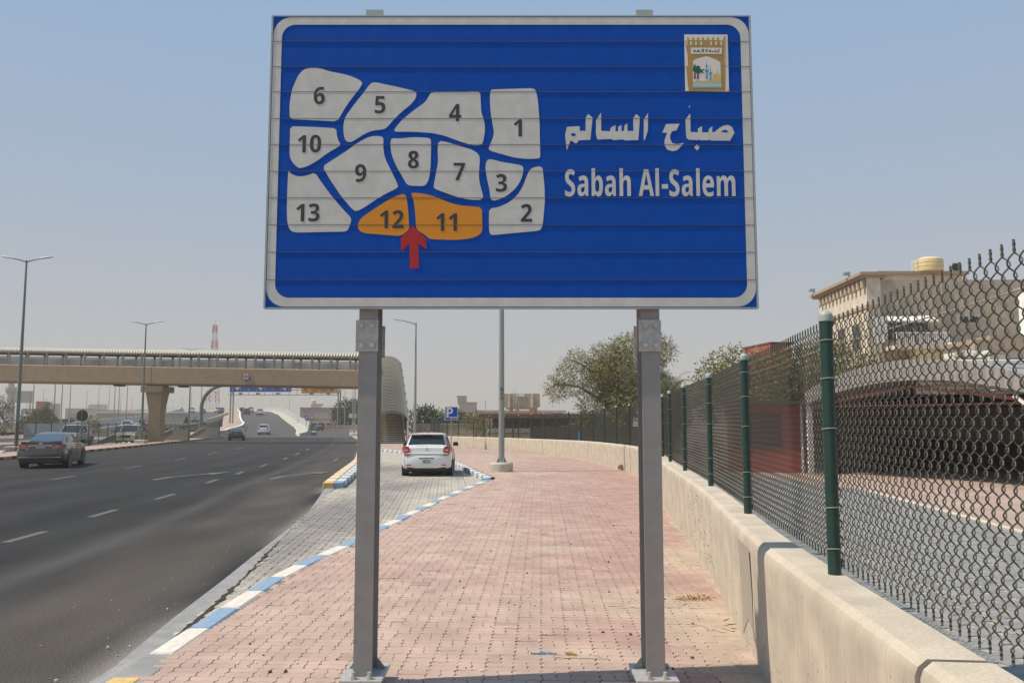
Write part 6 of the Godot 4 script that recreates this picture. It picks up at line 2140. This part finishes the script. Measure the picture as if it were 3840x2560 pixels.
func make_lot() -> void:
	var yard := structure_root("yard")
	var area := PackedVector2Array()
	for v in [[1.55, 1.0], [2.15, 6.5], [2.65, 10.0], [3.4, 16.5], [4.15, 23.0], [4.45, 30.0], [7.2, 30.0], [8.9, 21.0], [7.9, 12.0], [7.0, 1.0]]:
		area.append(Vector2(v[0], -v[1]))
	put("paving_bed", one(func(b: MB) -> void: b.slab(area, 0, SW - 0.012, false)), M.grey_joint, yard)
	var tone := func(x: float, d: float, h: float) -> Color:
		var c := 0.215 + 0.06 * h
		return Color(c, c * 0.99, c * 0.96)
	lay(yard, area, -11.0, 9.2, 0.0, 32.0, SW, tone, 0, 0.35)
	var strip_ := PackedVector2Array()
	for v in [[7.04, 1.0], [7.94, 12.0], [8.94, 21.0], [7.24, 30.0], [4.5, 30.0], [4.6, 46.0], [30.0, 46.0], [30.0, 1.0]]:
		strip_.append(Vector2(v[0], -v[1]))
	struct("yard_paving", one(func(b: MB) -> void: b.slab(strip_, 0, SW - 0.004, false)), M.far_pink)
	struct("yard_edge", one(func(b: MB) -> void:
		b.bar(V(7.02, SW, 1.0), V(7.92, SW, 12.0), 0.12, 0.03)
		b.bar(V(7.92, SW, 12.0), V(8.92, SW, 21.0), 0.12, 0.03)), M.house_light)
	# carport with a bowed corrugated fascia
	var c := thing("carport", "dark carport with bowed corrugated metal fascia and white posts behind the chain-link fence", "carport", V(11.5, SW, 25.0))
	var a := Vector3(-1.6, 0, -2.6)
	var e := Vector3(1.9, 0, 4.4)
	var dirn := (e - a)
	dirn.y = 0
	var out := Vector3(dirn.z, 0, -dirn.x).normalized() * -1.0
	if out.x > 0:
		out = -out
	var far_dir := -out
	put("fascia", one(func(b: MB) -> void:
		var rows := []
		for i in 97:
			var f := i / 96.0
			var bow := 4.0 * f * (1.0 - f)
			var w := 0.03 * sin(i * PI / 1.5)
			var p := a + dirn * f + out * (0.15 + w)
			rows.append([p + Vector3.UP * (2.30 + bow * 0.62), p + Vector3.UP * (2.72 + bow * 0.80)])
		for i in 96:
			b.quad(rows[i][0], rows[i + 1][0], rows[i + 1][1], rows[i][1])
			b.quad(rows[i][1] - out * 0.02, rows[i + 1][1] - out * 0.02, rows[i + 1][0] - out * 0.02, rows[i][0] - out * 0.02)), M.sheet_metal, c)
	put("roof", one(func(b: MB) -> void:
		for i in 16:
			var f0 := i / 16.0
			var f1 := (i + 1) / 16.0
			var h0 := 2.62 + 4.0 * f0 * (1 - f0) * 0.74
			var h1 := 2.62 + 4.0 * f1 * (1 - f1) * 0.74
			var p0 := a + dirn * f0 + Vector3.UP * h0
			var p1 := a + dirn * f1 + Vector3.UP * h1
			b.quad(p0, p1, p1 + far_dir * 7, p0 + far_dir * 7)
			b.quad(p0 + far_dir * 7 - Vector3.UP * 0.05, p1 + far_dir * 7 - Vector3.UP * 0.05, p1 - Vector3.UP * 0.05, p0 - Vector3.UP * 0.05)), M.sheet_metal, c)
	put("roof_truss", one(func(b: MB) -> void:
		b.bar(a + Vector3.UP * 2.2, a + dirn * 0.5 + Vector3.UP * 2.75, 0.08, 0.10)
		b.bar(a + dirn * 0.5 + Vector3.UP * 2.75, e + Vector3.UP * 2.2, 0.08, 0.10)
		b.bar(a + Vector3.UP * 2.20, e + Vector3.UP * 2.20, 0.04, 0.05)), M.steel_red, c)
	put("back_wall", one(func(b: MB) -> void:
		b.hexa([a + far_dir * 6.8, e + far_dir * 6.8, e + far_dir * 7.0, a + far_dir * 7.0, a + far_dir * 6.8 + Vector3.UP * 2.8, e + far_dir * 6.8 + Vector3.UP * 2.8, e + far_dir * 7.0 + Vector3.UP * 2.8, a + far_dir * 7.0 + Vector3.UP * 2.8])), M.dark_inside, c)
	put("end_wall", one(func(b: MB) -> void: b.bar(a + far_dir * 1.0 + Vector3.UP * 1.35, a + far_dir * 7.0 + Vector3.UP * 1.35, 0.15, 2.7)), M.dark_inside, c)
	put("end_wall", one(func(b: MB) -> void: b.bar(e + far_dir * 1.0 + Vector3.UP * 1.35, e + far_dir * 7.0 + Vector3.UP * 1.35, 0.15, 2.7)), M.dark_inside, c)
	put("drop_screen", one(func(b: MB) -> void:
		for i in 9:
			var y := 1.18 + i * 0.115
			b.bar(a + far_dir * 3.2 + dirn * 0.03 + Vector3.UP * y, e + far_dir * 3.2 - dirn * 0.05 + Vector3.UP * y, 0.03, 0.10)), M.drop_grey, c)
	for p in [a, e + out * 0.1]:
		put("post", one(func(b: MB) -> void: b.box(p + Vector3.UP * 1.25, Vector3(0.16, 2.6, 0.16))), M.white_post, c)
	put("post_brace", one(func(b: MB) -> void: b.bar(e + Vector3.UP * 1.7, e - dirn.normalized() * 0.9 + Vector3.UP * 2.4, 0.1, 0.1)), M.white_post, c)
	# white corrugated fence behind the carport's end
	var wf := thing("corrugated_fence", "white corrugated sheet fence above the carport end", "fence", V(15.5, 3.15, 24.5))
	for i in 8:
		put("sheet_rib", one(func(b: MB) -> void: b.cbox(Vector3(0, -0.42 + i * 0.13, 0), Vector3(7.0, 0.115, 0.06), 0.02)), M.house_white, wf)
	put("fence_support", one(func(b: MB) -> void: b.box(Vector3(3.2, -1.6, -0.3), Vector3(0.2, 2.2, 0.2))), M.white_post, wf)
	# the tan villa: a lit front that runs away from us, a long blank side wall facing us
	var v := thing("villa", "large tan villa with dentilled cornice and blank brown side wall", "house", V(17.5, 0, 44.0))
	var hi := 9.45
	var block := func(m: MB, x0: float, x1: float, y0: float, y1: float, near: float, far: float, lean: float) -> void:   # lean: how far the front shifts from near to far
		m.hexa([Vector3(x0, y0, near), Vector3(x1, y0, near), Vector3(x1 + lean, y0, far), Vector3(x0 + lean, y0, far), Vector3(x0, y1, near), Vector3(x1, y1, near), Vector3(x1 + lean, y1, far), Vector3(x0 + lean, y1, far)])
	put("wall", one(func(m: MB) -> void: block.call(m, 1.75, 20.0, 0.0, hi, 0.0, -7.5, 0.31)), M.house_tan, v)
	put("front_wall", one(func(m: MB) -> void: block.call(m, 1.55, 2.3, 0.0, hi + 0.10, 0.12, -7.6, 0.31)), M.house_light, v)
	put("cornice", one(func(m: MB) -> void:
		block.call(m, 1.25, 2.6, hi + 0.08, hi + 0.20, 0.3, -7.9, 0.31)
		block.call(m, 1.12, 2.72, hi + 0.20, hi + 0.36, 0.42, -8.0, 0.31)), M.house_trim, v)
	for i in 12:
		put("dentil", one(func(m: MB) -> void: m.cbox(Vector3.ZERO, Vector3(0.26, 0.50, 0.26), 0.06)), M.house_tan, v).position = Vector3(1.46 + 0.31 * i / 12.0, hi - 0.20, -0.1 - i * 0.62)
	put("wall_band", one(func(m: MB) -> void: block.call(m, 1.47, 2.35, hi - 1.55, hi - 1.38, 0.2, -7.65, 0.31)), M.house_tan, v)
	for i in 3:
		var w := put("window", one(func(m: MB) -> void: m.box(Vector3.ZERO, Vector3(0.12, 1.5, 1.0))), M.house_trim, v)
		w.position = Vector3(1.60 + 0.08 * i, hi - 3.0, -1.4 - i * 2.3)
		put("pane", one(func(m: MB) -> void: m.box(Vector3(-0.04, 0, 0), Vector3(0.10, 1.3, 0.8))), M.window_dark, w)
	put("roof_room", one(func(m: MB) -> void: m.box(Vector3(8.6, hi + 0.75, -11.2), Vector3(5.2, 1.9, 6.4))), M.house_light, v)
	put("roof_room_cornice", one(func(m: MB) -> void: m.box(Vector3(8.6, hi + 1.78, -11.2), Vector3(5.8, 0.20, 7.0))), M.house_trim, v)
	put("opening", one(func(m: MB) -> void: m.box(Vector3(3.65, 6.6, 0.02), Vector3(2.4, 0.95, 0.04))), M.window_dark, v)
	put("opening_post", one(func(m: MB) -> void:
		for x in [2.9, 3.5, 4.1]:
			m.box(Vector3(x, 6.6, 0.05), Vector3(0.07, 0.95, 0.06))), M.house_trim, v)
	put("awning", one(func(m: MB) -> void:
		m.hexa([Vector3(2.4, 7.05, 0.9), Vector3(4.95, 7.05, 0.9), Vector3(4.95, 7.4, 0.05), Vector3(2.4, 7.4, 0.05), Vector3(2.4, 7.13, 0.9), Vector3(4.95, 7.13, 0.9), Vector3(4.95, 7.5, 0.05), Vector3(2.4, 7.5, 0.05)])), M.house_white, v)
	put("white_panel", one(func(m: MB) -> void: m.box(Vector3(2.02, 6.7, 0.5), Vector3(0.75, 1.4, 0.06))), M.house_white, v)
	put("balcony_floor", one(func(m: MB) -> void: m.box(Vector3(3.9, 5.70, 0.7), Vector3(2.9, 0.2, 1.4))), M.house_light, v)
	for i in 26:
		put("baluster", one(func(m: MB) -> void: m.box(Vector3.ZERO, Vector3(0.045, 0.62, 0.05))), M.white_post, v).position = Vector3(2.5 + i * 0.108, 6.10, 1.32)
	put("balcony_rail", one(func(m: MB) -> void: m.box(Vector3(3.85, 6.44, 1.32), Vector3(2.8, 0.06, 0.08))), M.white_post, v)
	put("small_window", one(func(m: MB) -> void: m.box(Vector3(7.0, 7.3, 0.03), Vector3(1.3, 0.55, 0.06))), M.house_lilac, v)
	for x in [6.72, 7.28]:
		put("vent_hole", one(func(m: MB) -> void: m.box(Vector3(x, 7.28, 0.07), Vector3(0.42, 0.3, 0.04))), M.window_dark, v)
	put("drain_pipe", one(func(m: MB) -> void: m.tube([Vector3(5.6, 3.0, 0.08), Vector3(5.6, hi - 0.1, 0.08)], 0.06, 6)), M.house_trim, v)
	put("ochre_wall", one(func(m: MB) -> void: m.box(Vector3(4.3, 5.0, 0.9), Vector3(1.7, 1.3, 0.6))), M.tank_yellow, v)
	put("plain_pillar", one(func(m: MB) -> void: m.box(Vector3(5.5, 4.9, 1.4), Vector3(0.75, 2.0, 0.6))), M.house_white, v)
	for i in 2:
		var acu := put("air_conditioner", one(func(m: MB) -> void: m.cbox(Vector3.ZERO, Vector3(0.8, 0.55, 0.35), 0.03)), M.cap_grey, v)
		acu.position = Vector3(8.9 + i * 1.4, 5.6, 0.22)
		put("fan_grille", one(func(m: MB) -> void: m.tube([Vector3(0, 0, 0.17), Vector3(0, 0, 0.19)], 0.2, 14)), M.plastic, acu)
	var tk := thing("roof_tank", "round cream water tank on the roof of the tan villa", "water tank", V(26.6, hi + 1.88, 52.0))
	put("tank", one(func(m: MB) -> void: m.lathe(Vector3.ZERO, [Vector2(0.84, 0), Vector2(0.86, 0.2), Vector2(0.82, 0.24), Vector2(0.86, 0.28), Vector2(0.86, 0.45), Vector2(0.82, 0.49), Vector2(0.86, 0.53), Vector2(0.84, 0.74), Vector2(0.5, 0.90), Vector2(0.3, 0.93)], 24), 30.0), M.tank_yellow, tk)
	put("pipe", one(func(m: MB) -> void: m.tube([Vector3(-1.2, 0, 0.3), Vector3(-1.2, 0.6, 0.3), Vector3(-0.2, 0.95, 0.2)], 0.03, 5)), M.house_white, tk)
	var ac := thing("roof_fan_unit", "small round fan unit on the villa roof near the cream tank", "fan unit", V(28.3, hi + 1.88, 52.0))
	put("housing", one(func(m: MB) -> void: m.cbox(Vector3(0.1, 0.30, -0.2), Vector3(0.65, 0.6, 0.4), 0.03)), M.cap_grey, ac)
	put("fan", one(func(m: MB) -> void: m.tube([Vector3(0, 0.30, 0), Vector3(0, 0.30, 0.06)], 0.24, 16)), M.plastic, ac)
	for i in 2:
		var fl := thing("flood_lamp", "small flood lamp on the villa cornice, the one " + ["at its far corner", "at the near end of its front"][i], "lamp", V([18.95, 18.75][i], hi + 0.36, [51.4, 45.5][i]))
		put("head", one(func(m: MB) -> void: m.cbox(Vector3(-0.1, 0.25, 0), Vector3(0.4, 0.2, 0.25), 0.04)), M.cap_grey, fl)
		put("bracket", one(func(m: MB) -> void: m.box(Vector3(0.05, 0.08, 0), Vector3(0.06, 0.2, 0.06))), M.cap_grey, fl)
	# white houses in front of it
	var w1 := box_house("white_house", "white house with flat tan edge behind the palms", V(25.6, 0, 40.0), Vector3(7.0, 5.6, 6), -0.1, M.house_white, "house", "", [[-2.2, 4.2, 1.2, 0.8]], 0.5)
	put("roof_band", one(func(b: MB) -> void: b.box(Vector3(-0.6, 5.3, 3.1), Vector3(7.6, 0.45, 0.5))), M.house_tan, w1)
	box_house("white_house", "tall plain white house end at the edge of the view beyond the fence", V(26.4, 0, 38.0), Vector3(4.0, 8.2, 3), -0.1, M.house_white, "house", "", [], 0.2)
	# trees and palms between fence and villa
	for q in [[10.9, 30.5, 2.7, 61, "near the fence post"], [13.0, 33.0, 3.0, 62, "in front of the balcony"], [9.3, 34.0, 2.9, 63, "above the red stall"], [15.5, 34.5, 2.4, 64, "below the ochre wall"]]:
		tree("yard_tree", "leafy green yard tree seen through the chain-link, the one " + q[4], V(q[0], SW, q[1]), stem(1.8, 0.12), [[Vector3(0, q[2] * 1.22, 0), Vector3(1.7, 1.2, 1.3)], [Vector3(-1.0, q[2] * 0.98, 0.2), Vector3(1.3, 1.0, 0.9)], [Vector3(1.1, q[2] * 1.02, -0.2), Vector3(1.3, 0.9, 0.9)]], 8000, Vector2(0.07, 0.13), M.leaf_olive, q[3], "yard trees behind the chain-link fence")
	palm("young date palm left of the white house gable above the sheet fence", V(16.6, SW, 30.0), 3.4, 20, 1.7, 71, "palms above the white sheet fence")
	palm("young date palm at the edge of the view above the sheet fence", V(19.6, SW, 30.5), 3.3, 20, 1.7, 72, "palms above the white sheet fence")
	# red stall and red house
	var rs := thing("red_stall", "dark red metal stall with white corner post seen through the fence", "stall", V(9.0, SW, 29.5), -0.35)
	put("wall", one(func(b: MB) -> void: b.box(Vector3(0, 1.15, 0), Vector3(2.4, 2.3, 2.2))), M.shop_red, rs)
	put("roof", one(func(b: MB) -> void: b.box(Vector3(0, 2.36, 0.2), Vector3(2.8, 0.12, 2.8))), M.dark_inside, rs)
	put("corner_post", one(func(b: MB) -> void: b.box(Vector3(1.24, 1.15, 1.14), Vector3(0.08, 2.3, 0.08))), M.white_post, rs)
	put("shutter", one(func(b: MB) -> void: b.box(Vector3(-0.2, 1.4, 1.12), Vector3(1.6, 1.2, 0.06))), M.steel_red, rs)
	var cr := thing("white_cabinet", "white cabinet standing beside the dark red stall", "cabinet", V(7.1, SW, 30.5), -0.2)
	put("body", one(func(b: MB) -> void: b.cbox(Vector3(0, 0.7, 0), Vector3(0.9, 1.4, 0.6), 0.03)), M.house_white, cr)
	put("foot", one(func(b: MB) -> void: b.box(Vector3(0, 0.02, 0), Vector3(0.8, 0.08, 0.5))), M.plastic, cr)
	var rh := thing("red_house", "brick red house gable rising above the fence top", "house", V(20.4, 0, 66.0), 0.15)
	put("wall", one(func(b: MB) -> void: b.box(Vector3(0.0, 3.9, 0), Vector3(1.7, 7.8, 5))), M.house_red, rh)
	put("roof_edge", one(func(b: MB) -> void: b.box(Vector3(0.05, 7.86, 0), Vector3(1.9, 0.14, 5.2))), M.shed_brown, rh)
	# shade and clutter behind the stall
	var ds := thing("dark_shelter", "dark open shelter between the red stall and the carport", "shelter", V(10.4, SW, 31.5), -0.3)
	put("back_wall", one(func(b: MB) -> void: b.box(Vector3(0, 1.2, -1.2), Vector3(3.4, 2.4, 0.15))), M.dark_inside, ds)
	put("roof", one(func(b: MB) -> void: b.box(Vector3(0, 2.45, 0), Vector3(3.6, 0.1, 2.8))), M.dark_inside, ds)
	for x in [-1.7, 1.7]:
		put("post", one(func(b: MB) -> void: b.box(Vector3(x, 1.2, 1.2), Vector3(0.1, 2.4, 0.1))), M.white_post, ds)


# ------------------------------------------------------------------ left of the motorway

func make_left_side() -> void:
	# pink pavement on the median
	var l := []
	var r := []
	for i in 24:
		var d := 20.0 + i * 4.4
		r.append(Vector2(left_edge(d) - 0.3, d))
		l.append(Vector2(left_edge(d) - 3.0 - 0.006 * d, d))
	var b := MB.new()
	strip(b, l, r, 0.15)
	struct("pavement", b.mesh(), M.far_pink)
	var away := func(base: Array, by: float) -> Array:
		var o := []
		for v in base:
			o.append(v + Vector2(-0.975, -0.22) * by)
		return o
	b = MB.new()
	strip(b, away.call(l, 8.5), away.call(l, 0.15), 0.004)
	struct("carriageway", b.mesh(), M.far_asphalt)
	b = MB.new()
	strip(b, away.call(l, 13.5), away.call(l, 8.5), 0.12)
	struct("median", b.mesh(), M.far_pink)
	b = MB.new()
	strip(b, away.call(l, 27.0), away.call(l, 13.6), 0.004)
	struct("frontage_road", b.mesh(), M.far_asphalt)
	for by in [8.5, 13.5, 27.0]:
		b = MB.new()
		var o: Array = away.call(l, by)
		for i in o.size() - 1:
			b.bar(V(o[i].x, H(o[i].y) + 0.07, o[i].y), V(o[i + 1].x, H(o[i + 1].y) + 0.07, o[i + 1].y), 0.3, 0.15)
		struct("kerb", b.mesh(), M.house_light)
	b = MB.new()
	strip(b, away.call(l, 190.0), away.call(l, 27.3), 0.5)
	struct("field", b.mesh(), M.field)
	struct("far_field", one(func(m: MB) -> void: m.quad(V(-420, -0.1, 120), V(-82, -0.1, 120), V(-150, -0.1, 520), V(-560, -0.1, 520))), M.field)
	# thin black fence along the back of that pavement
	var f := thing("median_fence", "thin black wire fence with slim posts along the far pink pavement", "fence")
	var pole := one(func(m: MB) -> void: m.tube([Vector3(0, -0.2, 0), Vector3(0, 1.85, 0)], 0.035, 6))
	var net := one(func(m: MB) -> void:
		for i in 36:
			m.box(Vector3(i / 35.0, 0.9, 0), Vector3(0.0028, 1.7, 0.006))
		for h in [0.1, 0.95, 1.75]:
			m.box(Vector3(0.5, h, 0), Vector3(1.0, 0.02, 0.014)))
	var list := along(l, 2.9)
	for i in list.size():
		var p: Vector2 = list[i][0] + Vector2(0.12, 0)
		if p.y > 112:
			break
		put("fence_post", pole, M.fence_black, f).position = V(p.x, H(p.y) + 0.15, p.y)
		if i + 1 < list.size():
			var n: Vector2 = list[i + 1][0] + Vector2(0.12, 0)
			var t := n - p
			var o := put("wire_mesh", net, M.far_wire, f)
			stuff(o)
			o.transform = Transform3D(Basis(Vector3(t.x, H(n.y) - H(p.y), -t.y), Vector3.UP, Vector3(t.y, 0, t.x).normalized()), V(p.x, H(p.y) + 0.15, p.y))
	# concrete wedges at the foot of the pier
	for a in [[-37.3, 78.5, 1.0, "nearer the camera"], [-37.6, 91.0, 1.2, "beyond the pier"], [-39.6, 106.0, 1.4, "by the bent pipe"]]:
		var w := thing("concrete_wedge", "sloping concrete barrier end in the median, the one " + a[3], "barrier", V(a[0], H(a[1]) + 0.13, a[1]), -0.2)
		put("wedge", one(func(m: MB) -> void: m.face(PackedVector2Array([Vector2(-2.2, 0), Vector2(2.4, 0), Vector2(2.4, a[2]), Vector2(0.3, a[2])]), -0.25, 0.05)), M.wedge_grey, w)
		put("coping", one(func(m: MB) -> void: m.bar(Vector3(-2.2, 0.05, -0.1), Vector3(0.3, a[2] + 0.04, -0.1), 0.5, 0.07)), M.house_light, w)
	# minaret
	var mi := thing("minaret", "pale round minaret with a gallery far off beyond the trees", "minaret", V(-228.0, -0.5, 376.0))
	put("shaft", one(func(m: MB) -> void: m.lathe(Vector3.ZERO, [Vector2(2.2, 0), Vector2(2.1, 8), Vector2(1.75, 11), Vector2(1.55, 15.5)], 14), 30.0), M.house_lilac, mi)
	put("gallery", one(func(m: MB) -> void: m.lathe(Vector3.ZERO, [Vector2(1.5, 14.6), Vector2(2.4, 15.9), Vector2(2.4, 17.6), Vector2(1.4, 17.7)], 14), 30.0), M.house_lilac, mi)
	put("upper_shaft", one(func(m: MB) -> void: m.lathe(Vector3.ZERO, [Vector2(1.3, 17.5), Vector2(1.2, 23), Vector2(1.5, 23.5), Vector2(0.9, 24.5), Vector2(0.05, 27)], 14), 30.0), M.house_lilac, mi)
	# back of a hoarding
	var hb := thing("hoarding", "grey slatted back of a roadside hoarding on posts", "hoarding", V(-88.9, -0.5, 150.0), 0.05)
	for i in 7:
		put("slat", one(func(m: MB) -> void: m.box(Vector3(0, 5.75 + i * 0.31, 0), Vector3(3.8, 0.27, 0.08))), M.house_lilac, hb)
	for x in [-1.5, 1.5]:
		put("post", one(func(m: MB) -> void: m.box(Vector3(x, 3.8, -0.1), Vector3(0.16, 7.8, 0.16))), M.pole_grey, hb)
	# buildings far off
	box_house("far_house", "brick red far building with a taller block, beyond the basketball hoop", V(-166.0, -0.5, 288.0), Vector3(4.8, 6.5, 6), 0.0, M.house_red, "house", "", [], 0.0)
	box_house("far_house", "brick red tower block joined to the far red building", V(-162.6, -0.5, 287.0), Vector3(2.0, 9.0, 5), 0.0, M.house_red, "house", "", [], 0.0)
	box_house("far_house", "blue grey sheet building behind the hoarding posts", V(-112.0, -0.5, 195.0), Vector3(4.2, 5.0, 5), 0.0, M.cap_grey, "house", "", [], 0.0)
	for i in 12:
		var q = [[-163, 330, 9, 6.5], [-172, 330, 5, 5], [-205, 420, 7, 7], [-220, 430, 14, 6], [-240, 460, 12, 9], [-262, 470, 8, 12], [-250, 540, 13, 9], [-285, 560, 16, 10], [-300, 600, 12, 13], [-330, 640, 22, 11], [-350, 700, 14, 16], [-318, 720, 18, 12]][i]
		box_house("distant_building", "pale hazy flat roofed building far beyond the field, " + ["first", "second", "third", "fourth", "fifth", "sixth", "seventh", "eighth", "ninth", "tenth", "eleventh", "twelfth"][i] + " nearest of them", V(q[0], -0.5, q[1]), Vector3(q[2], q[3], 9), 0.05 * i, M.house_lilac if i % 3 else M.house_light, "building", "hazy far buildings beyond the field", [[-q[2] * 0.25, q[3] * 0.6, 1.2, 1.4], [q[2] * 0.2, q[3] * 0.6, 1.2, 1.4]], 0.3)
	var fw := thing("overpass_wall", "long horizontal tan side wall of a distant overpass with pale coping", "overpass", V(-92.8, 0, 208.0))
	put("wall", one(func(m: MB) -> void: m.box(Vector3(0, 2.7, 0), Vector3(23.0, 2.2, 0.5))), M.house_tan, fw)
	put("coping", one(func(m: MB) -> void: m.box(Vector3(0, 3.95, 0), Vector3(23.2, 0.28, 0.7))), M.house_white, fw)
	for i in 4:
		put("pillar", one(func(m: MB) -> void: m.box(Vector3(-9.0 + i * 6, 0.6, -0.5), Vector3(0.8, 2.4, 0.8))), M.concrete, fw)
	box_house("site_hut", "row of dark low huts beside the round dark sign back", V(-105.0, -0.5, 190.0), Vector3(8.0, 2.8, 3), 0.0, M.shed_brown, "hut", "", [], 0.0)
	# trees
	tree("street_tree", "tall feathery brown green tree behind the bronze saloon's lamp post", V(-57.8, -0.4, 92.0), stem(3.0, 0.22), [[Vector3(0, 3.6, 0), Vector3(1.9, 1.5, 1.6)], [Vector3(-1.2, 2.2, 0), Vector3(1.6, 1.2, 1.2)], [Vector3(0.7, 1.8, 0), Vector3(1.4, 1.3, 1.2)]], 4200, Vector2(0.09, 0.22), M.leaf_brown, 81)
	tree("street_tree", "low dense dark tree between hoarding and lamp post", V(-70.5, -0.4, 122.0), stem(1.5, 0.18), [[Vector3(0, 1.9, 0), Vector3(2.1, 1.7, 1.6)]], 2200, Vector2(0.14, 0.26), M.leaf_brown, 82)
	tree("street_tree", "dark pointed tree beside the white basketball board", V(-77.6, -0.4, 138.0), stem(2.0, 0.18), [[Vector3(0, 2.2, 0), Vector3(1.5, 2.0, 1.3)], [Vector3(0.1, 4.4, 0), Vector3(0.65, 1.1, 0.6)]], 2600, Vector2(0.16, 0.28), M.leaf_green, 83)
	tree("street_tree", "round olive tree left of the dark pointed one", V(-82.5, -0.4, 144.0), stem(1.6, 0.18), [[Vector3(0, 2.3, 0), Vector3(1.9, 1.5, 1.4)]], 2000, Vector2(0.16, 0.28), M.leaf_olive, 84)
	tree("street_tree", "low yellowish shrub tree by the slim lamp pole", V(-76.0, -0.4, 150.0), stem(0.8, 0.1), [[Vector3(0, 1.5, 0), Vector3(1.6, 1.3, 1.2)]], 1400, Vector2(0.14, 0.26), M.leaf_olive, 85)
	# basketball stand
	var bk := thing("basketball_hoop", "white basketball board on a bent arm in the field", "basketball hoop", V(-84.4, -0.3, 150.0))
	put("board", one(func(m: MB) -> void: m.box(Vector3(0, 2.55, 0), Vector3(1.25, 0.85, 0.06))), M.house_white, bk)
	put("ring", one(func(m: MB) -> void:
		var ring := []
		for i in 13:
			ring.append(Vector3(cos(TAU * i / 12) * 0.22, 2.25, 0.28 + sin(TAU * i / 12) * 0.22))
		m.tube(ring, 0.03, 5, false)), M.sign_red, bk)
	put("arm", one(func(m: MB) -> void: m.tube([Vector3(1.2, 0, -0.4), Vector3(1.2, 2.3, -0.4), Vector3(1.0, 2.5, -0.3), Vector3(0.3, 2.55, -0.05)], 0.07, 6)), M.house_white, bk)
	# far field lamp with horn
	var hl := thing("loudspeaker_pole", "white pole with horn fittings beside the hoarding", "pole", V(-82.0, -0.4, 140.0))
	put("pole", one(func(m: MB) -> void: m.tube([Vector3(0, 0, 0), Vector3(0, 5.4, 0)], 0.07, 6)), M.house_white, hl)
	put("horn", one(func(m: MB) -> void: m.cbox(Vector3(0.1, 3.2, 0.1), Vector3(0.9, 0.3, 0.4), 0.05)), M.house_white, hl)


# ------------------------------------------------------------------ what lies on the pavement

func make_litter() -> void:
	var r := RandomNumberGenerator.new()
	r.seed = 12
	# sand lying thick enough to hide the joints
	for a in [[1.32, 8.15, 0.42, 0.3], [1.72, 7.35, 0.3, 0.3], [0.5, 6.35, 0.22, 0.09], [2.2, 10.6, 0.12, 0.7], [1.62, 6.3, 0.07, 0.3]]:
		var q := PackedVector2Array()
		for i in 60:
			var t := TAU * i / 60
			var k := r.randf_range(0.55, 1.1) * (0.8 + 0.25 * sin(3 * t + a[0] * 7) + 0.12 * sin(7 * t + a[1]))
			q.append(Vector2(a[0] + cos(t) * a[2] * k, -(a[1] + sin(t) * a[3] * k)))
		stuff(struct("sand", one(func(b: MB) -> void: b.slab(q, SW, SW + 0.003, false)), M.sand_patch))
	# crumbs
	var crumbs := one(func(b: MB) -> void:
		for i in 170:
			var d := 5.8 + pow(r.randf(), 1.5) * 12.0
			var x := r.randf_range(-2.2, 1.6 + (d - 6) * 0.12)
			var s := 0.004 + 0.012 * pow(r.randf(), 3.0)
			b.lathe(V(x, SW + 0.001, d), [Vector2(s * 0.8, 0), Vector2(s, s * 0.4), Vector2(s * 0.5, s * 0.9)], 5))
	var cr := put("crumbs", crumbs, M.litter_dark)
	stuff(cr)
	var pale := one(func(b: MB) -> void:
		for i in 120:
			var d := 5.8 + pow(r.randf(), 1.3) * 10.0
			var x := r.randf_range(-3.6, 1.7 + (d - 6) * 0.12)
			var s := r.randf_range(0.006, 0.016)
			var y := SW if x > -2.5 else 0.012
			b.cbox(V(x, y + 0.004 + s * 0.3, d), Vector3(s * 1.6, s, s), s * 0.25, r.randf() * TAU))
	stuff(put("crumbs", pale, M.litter_pale))
	var dry := thing("dry_leaves", "heap of dry orange leaves and sweepings against the cream wall", "leaves", V(1.87, SW, 8.35))
	stuff(put("leaves", one(func(b: MB) -> void:
		for i in 160:
			var p := Vector3(r.randfn() * 0.11 - 0.06, 0.005 + absf(r.randfn()) * 0.022, r.randfn() * 0.05)
			var a := r.randf() * TAU
			var s := Vector3(cos(a), r.randfn() * 0.4, sin(a)) * 0.022
			var w := Vector3(-sin(a), r.randfn() * 0.3, cos(a)) * 0.008
			b.quad(p - w, p + s * 0.5 - w * 1.4, p + s, p + w)), M.litter_straw, dry))
	var st := thing("blue_string", "tangle of blue string with a brown date stone on the sand", "string", V(0.30, SW, 6.42))
	put("string", one(func(b: MB) -> void:
		for k in 3:
			var p := []
			for i in 10:
				p.append(Vector3(-0.16 + i * 0.022, 0.008 + 0.004 * sin(i * 1.9 + k), 0.012 * sin(i * 0.9 + k * 2)))
			b.tube(p, 0.0035, 4)), M.bottle_blue, st)
	put("husk", one(func(b: MB) -> void: b.tube([Vector3(0.10, 0.012, 0), Vector3(0.14, 0.016, 0.02), Vector3(0.18, 0.012, 0.05)], [0.008, 0.016, 0.007], 6)), M.litter_straw, st)
	var bo := thing("dark_bowl", "small dark brown upturned bowl at the foot of the concrete wall", "bowl", V(4.02, SW, 30.4))
	put("shell", one(func(b: MB) -> void: b.lathe(Vector3.ZERO, [Vector2(0.17, 0.0), Vector2(0.16, 0.08), Vector2(0.11, 0.15), Vector2(0.02, 0.17)], 14), 40.0), M.shed_brown, bo)
	# white rubbish along the far fence
	stuff(put("litter", one(func(b: MB) -> void:
		for i in 46:
			var d := r.randf_range(42.0, 96.0)
			var s := r.randf_range(0.05, 0.2)
			b.cbox(V(left_edge(d) - 2.4 - r.randf() * 0.7, H(d) + 0.15 + s * 0.3, d), Vector3(s * 1.8, s * 0.8, s), s * 0.2, r.randf() * TAU)), M.litter_pale))
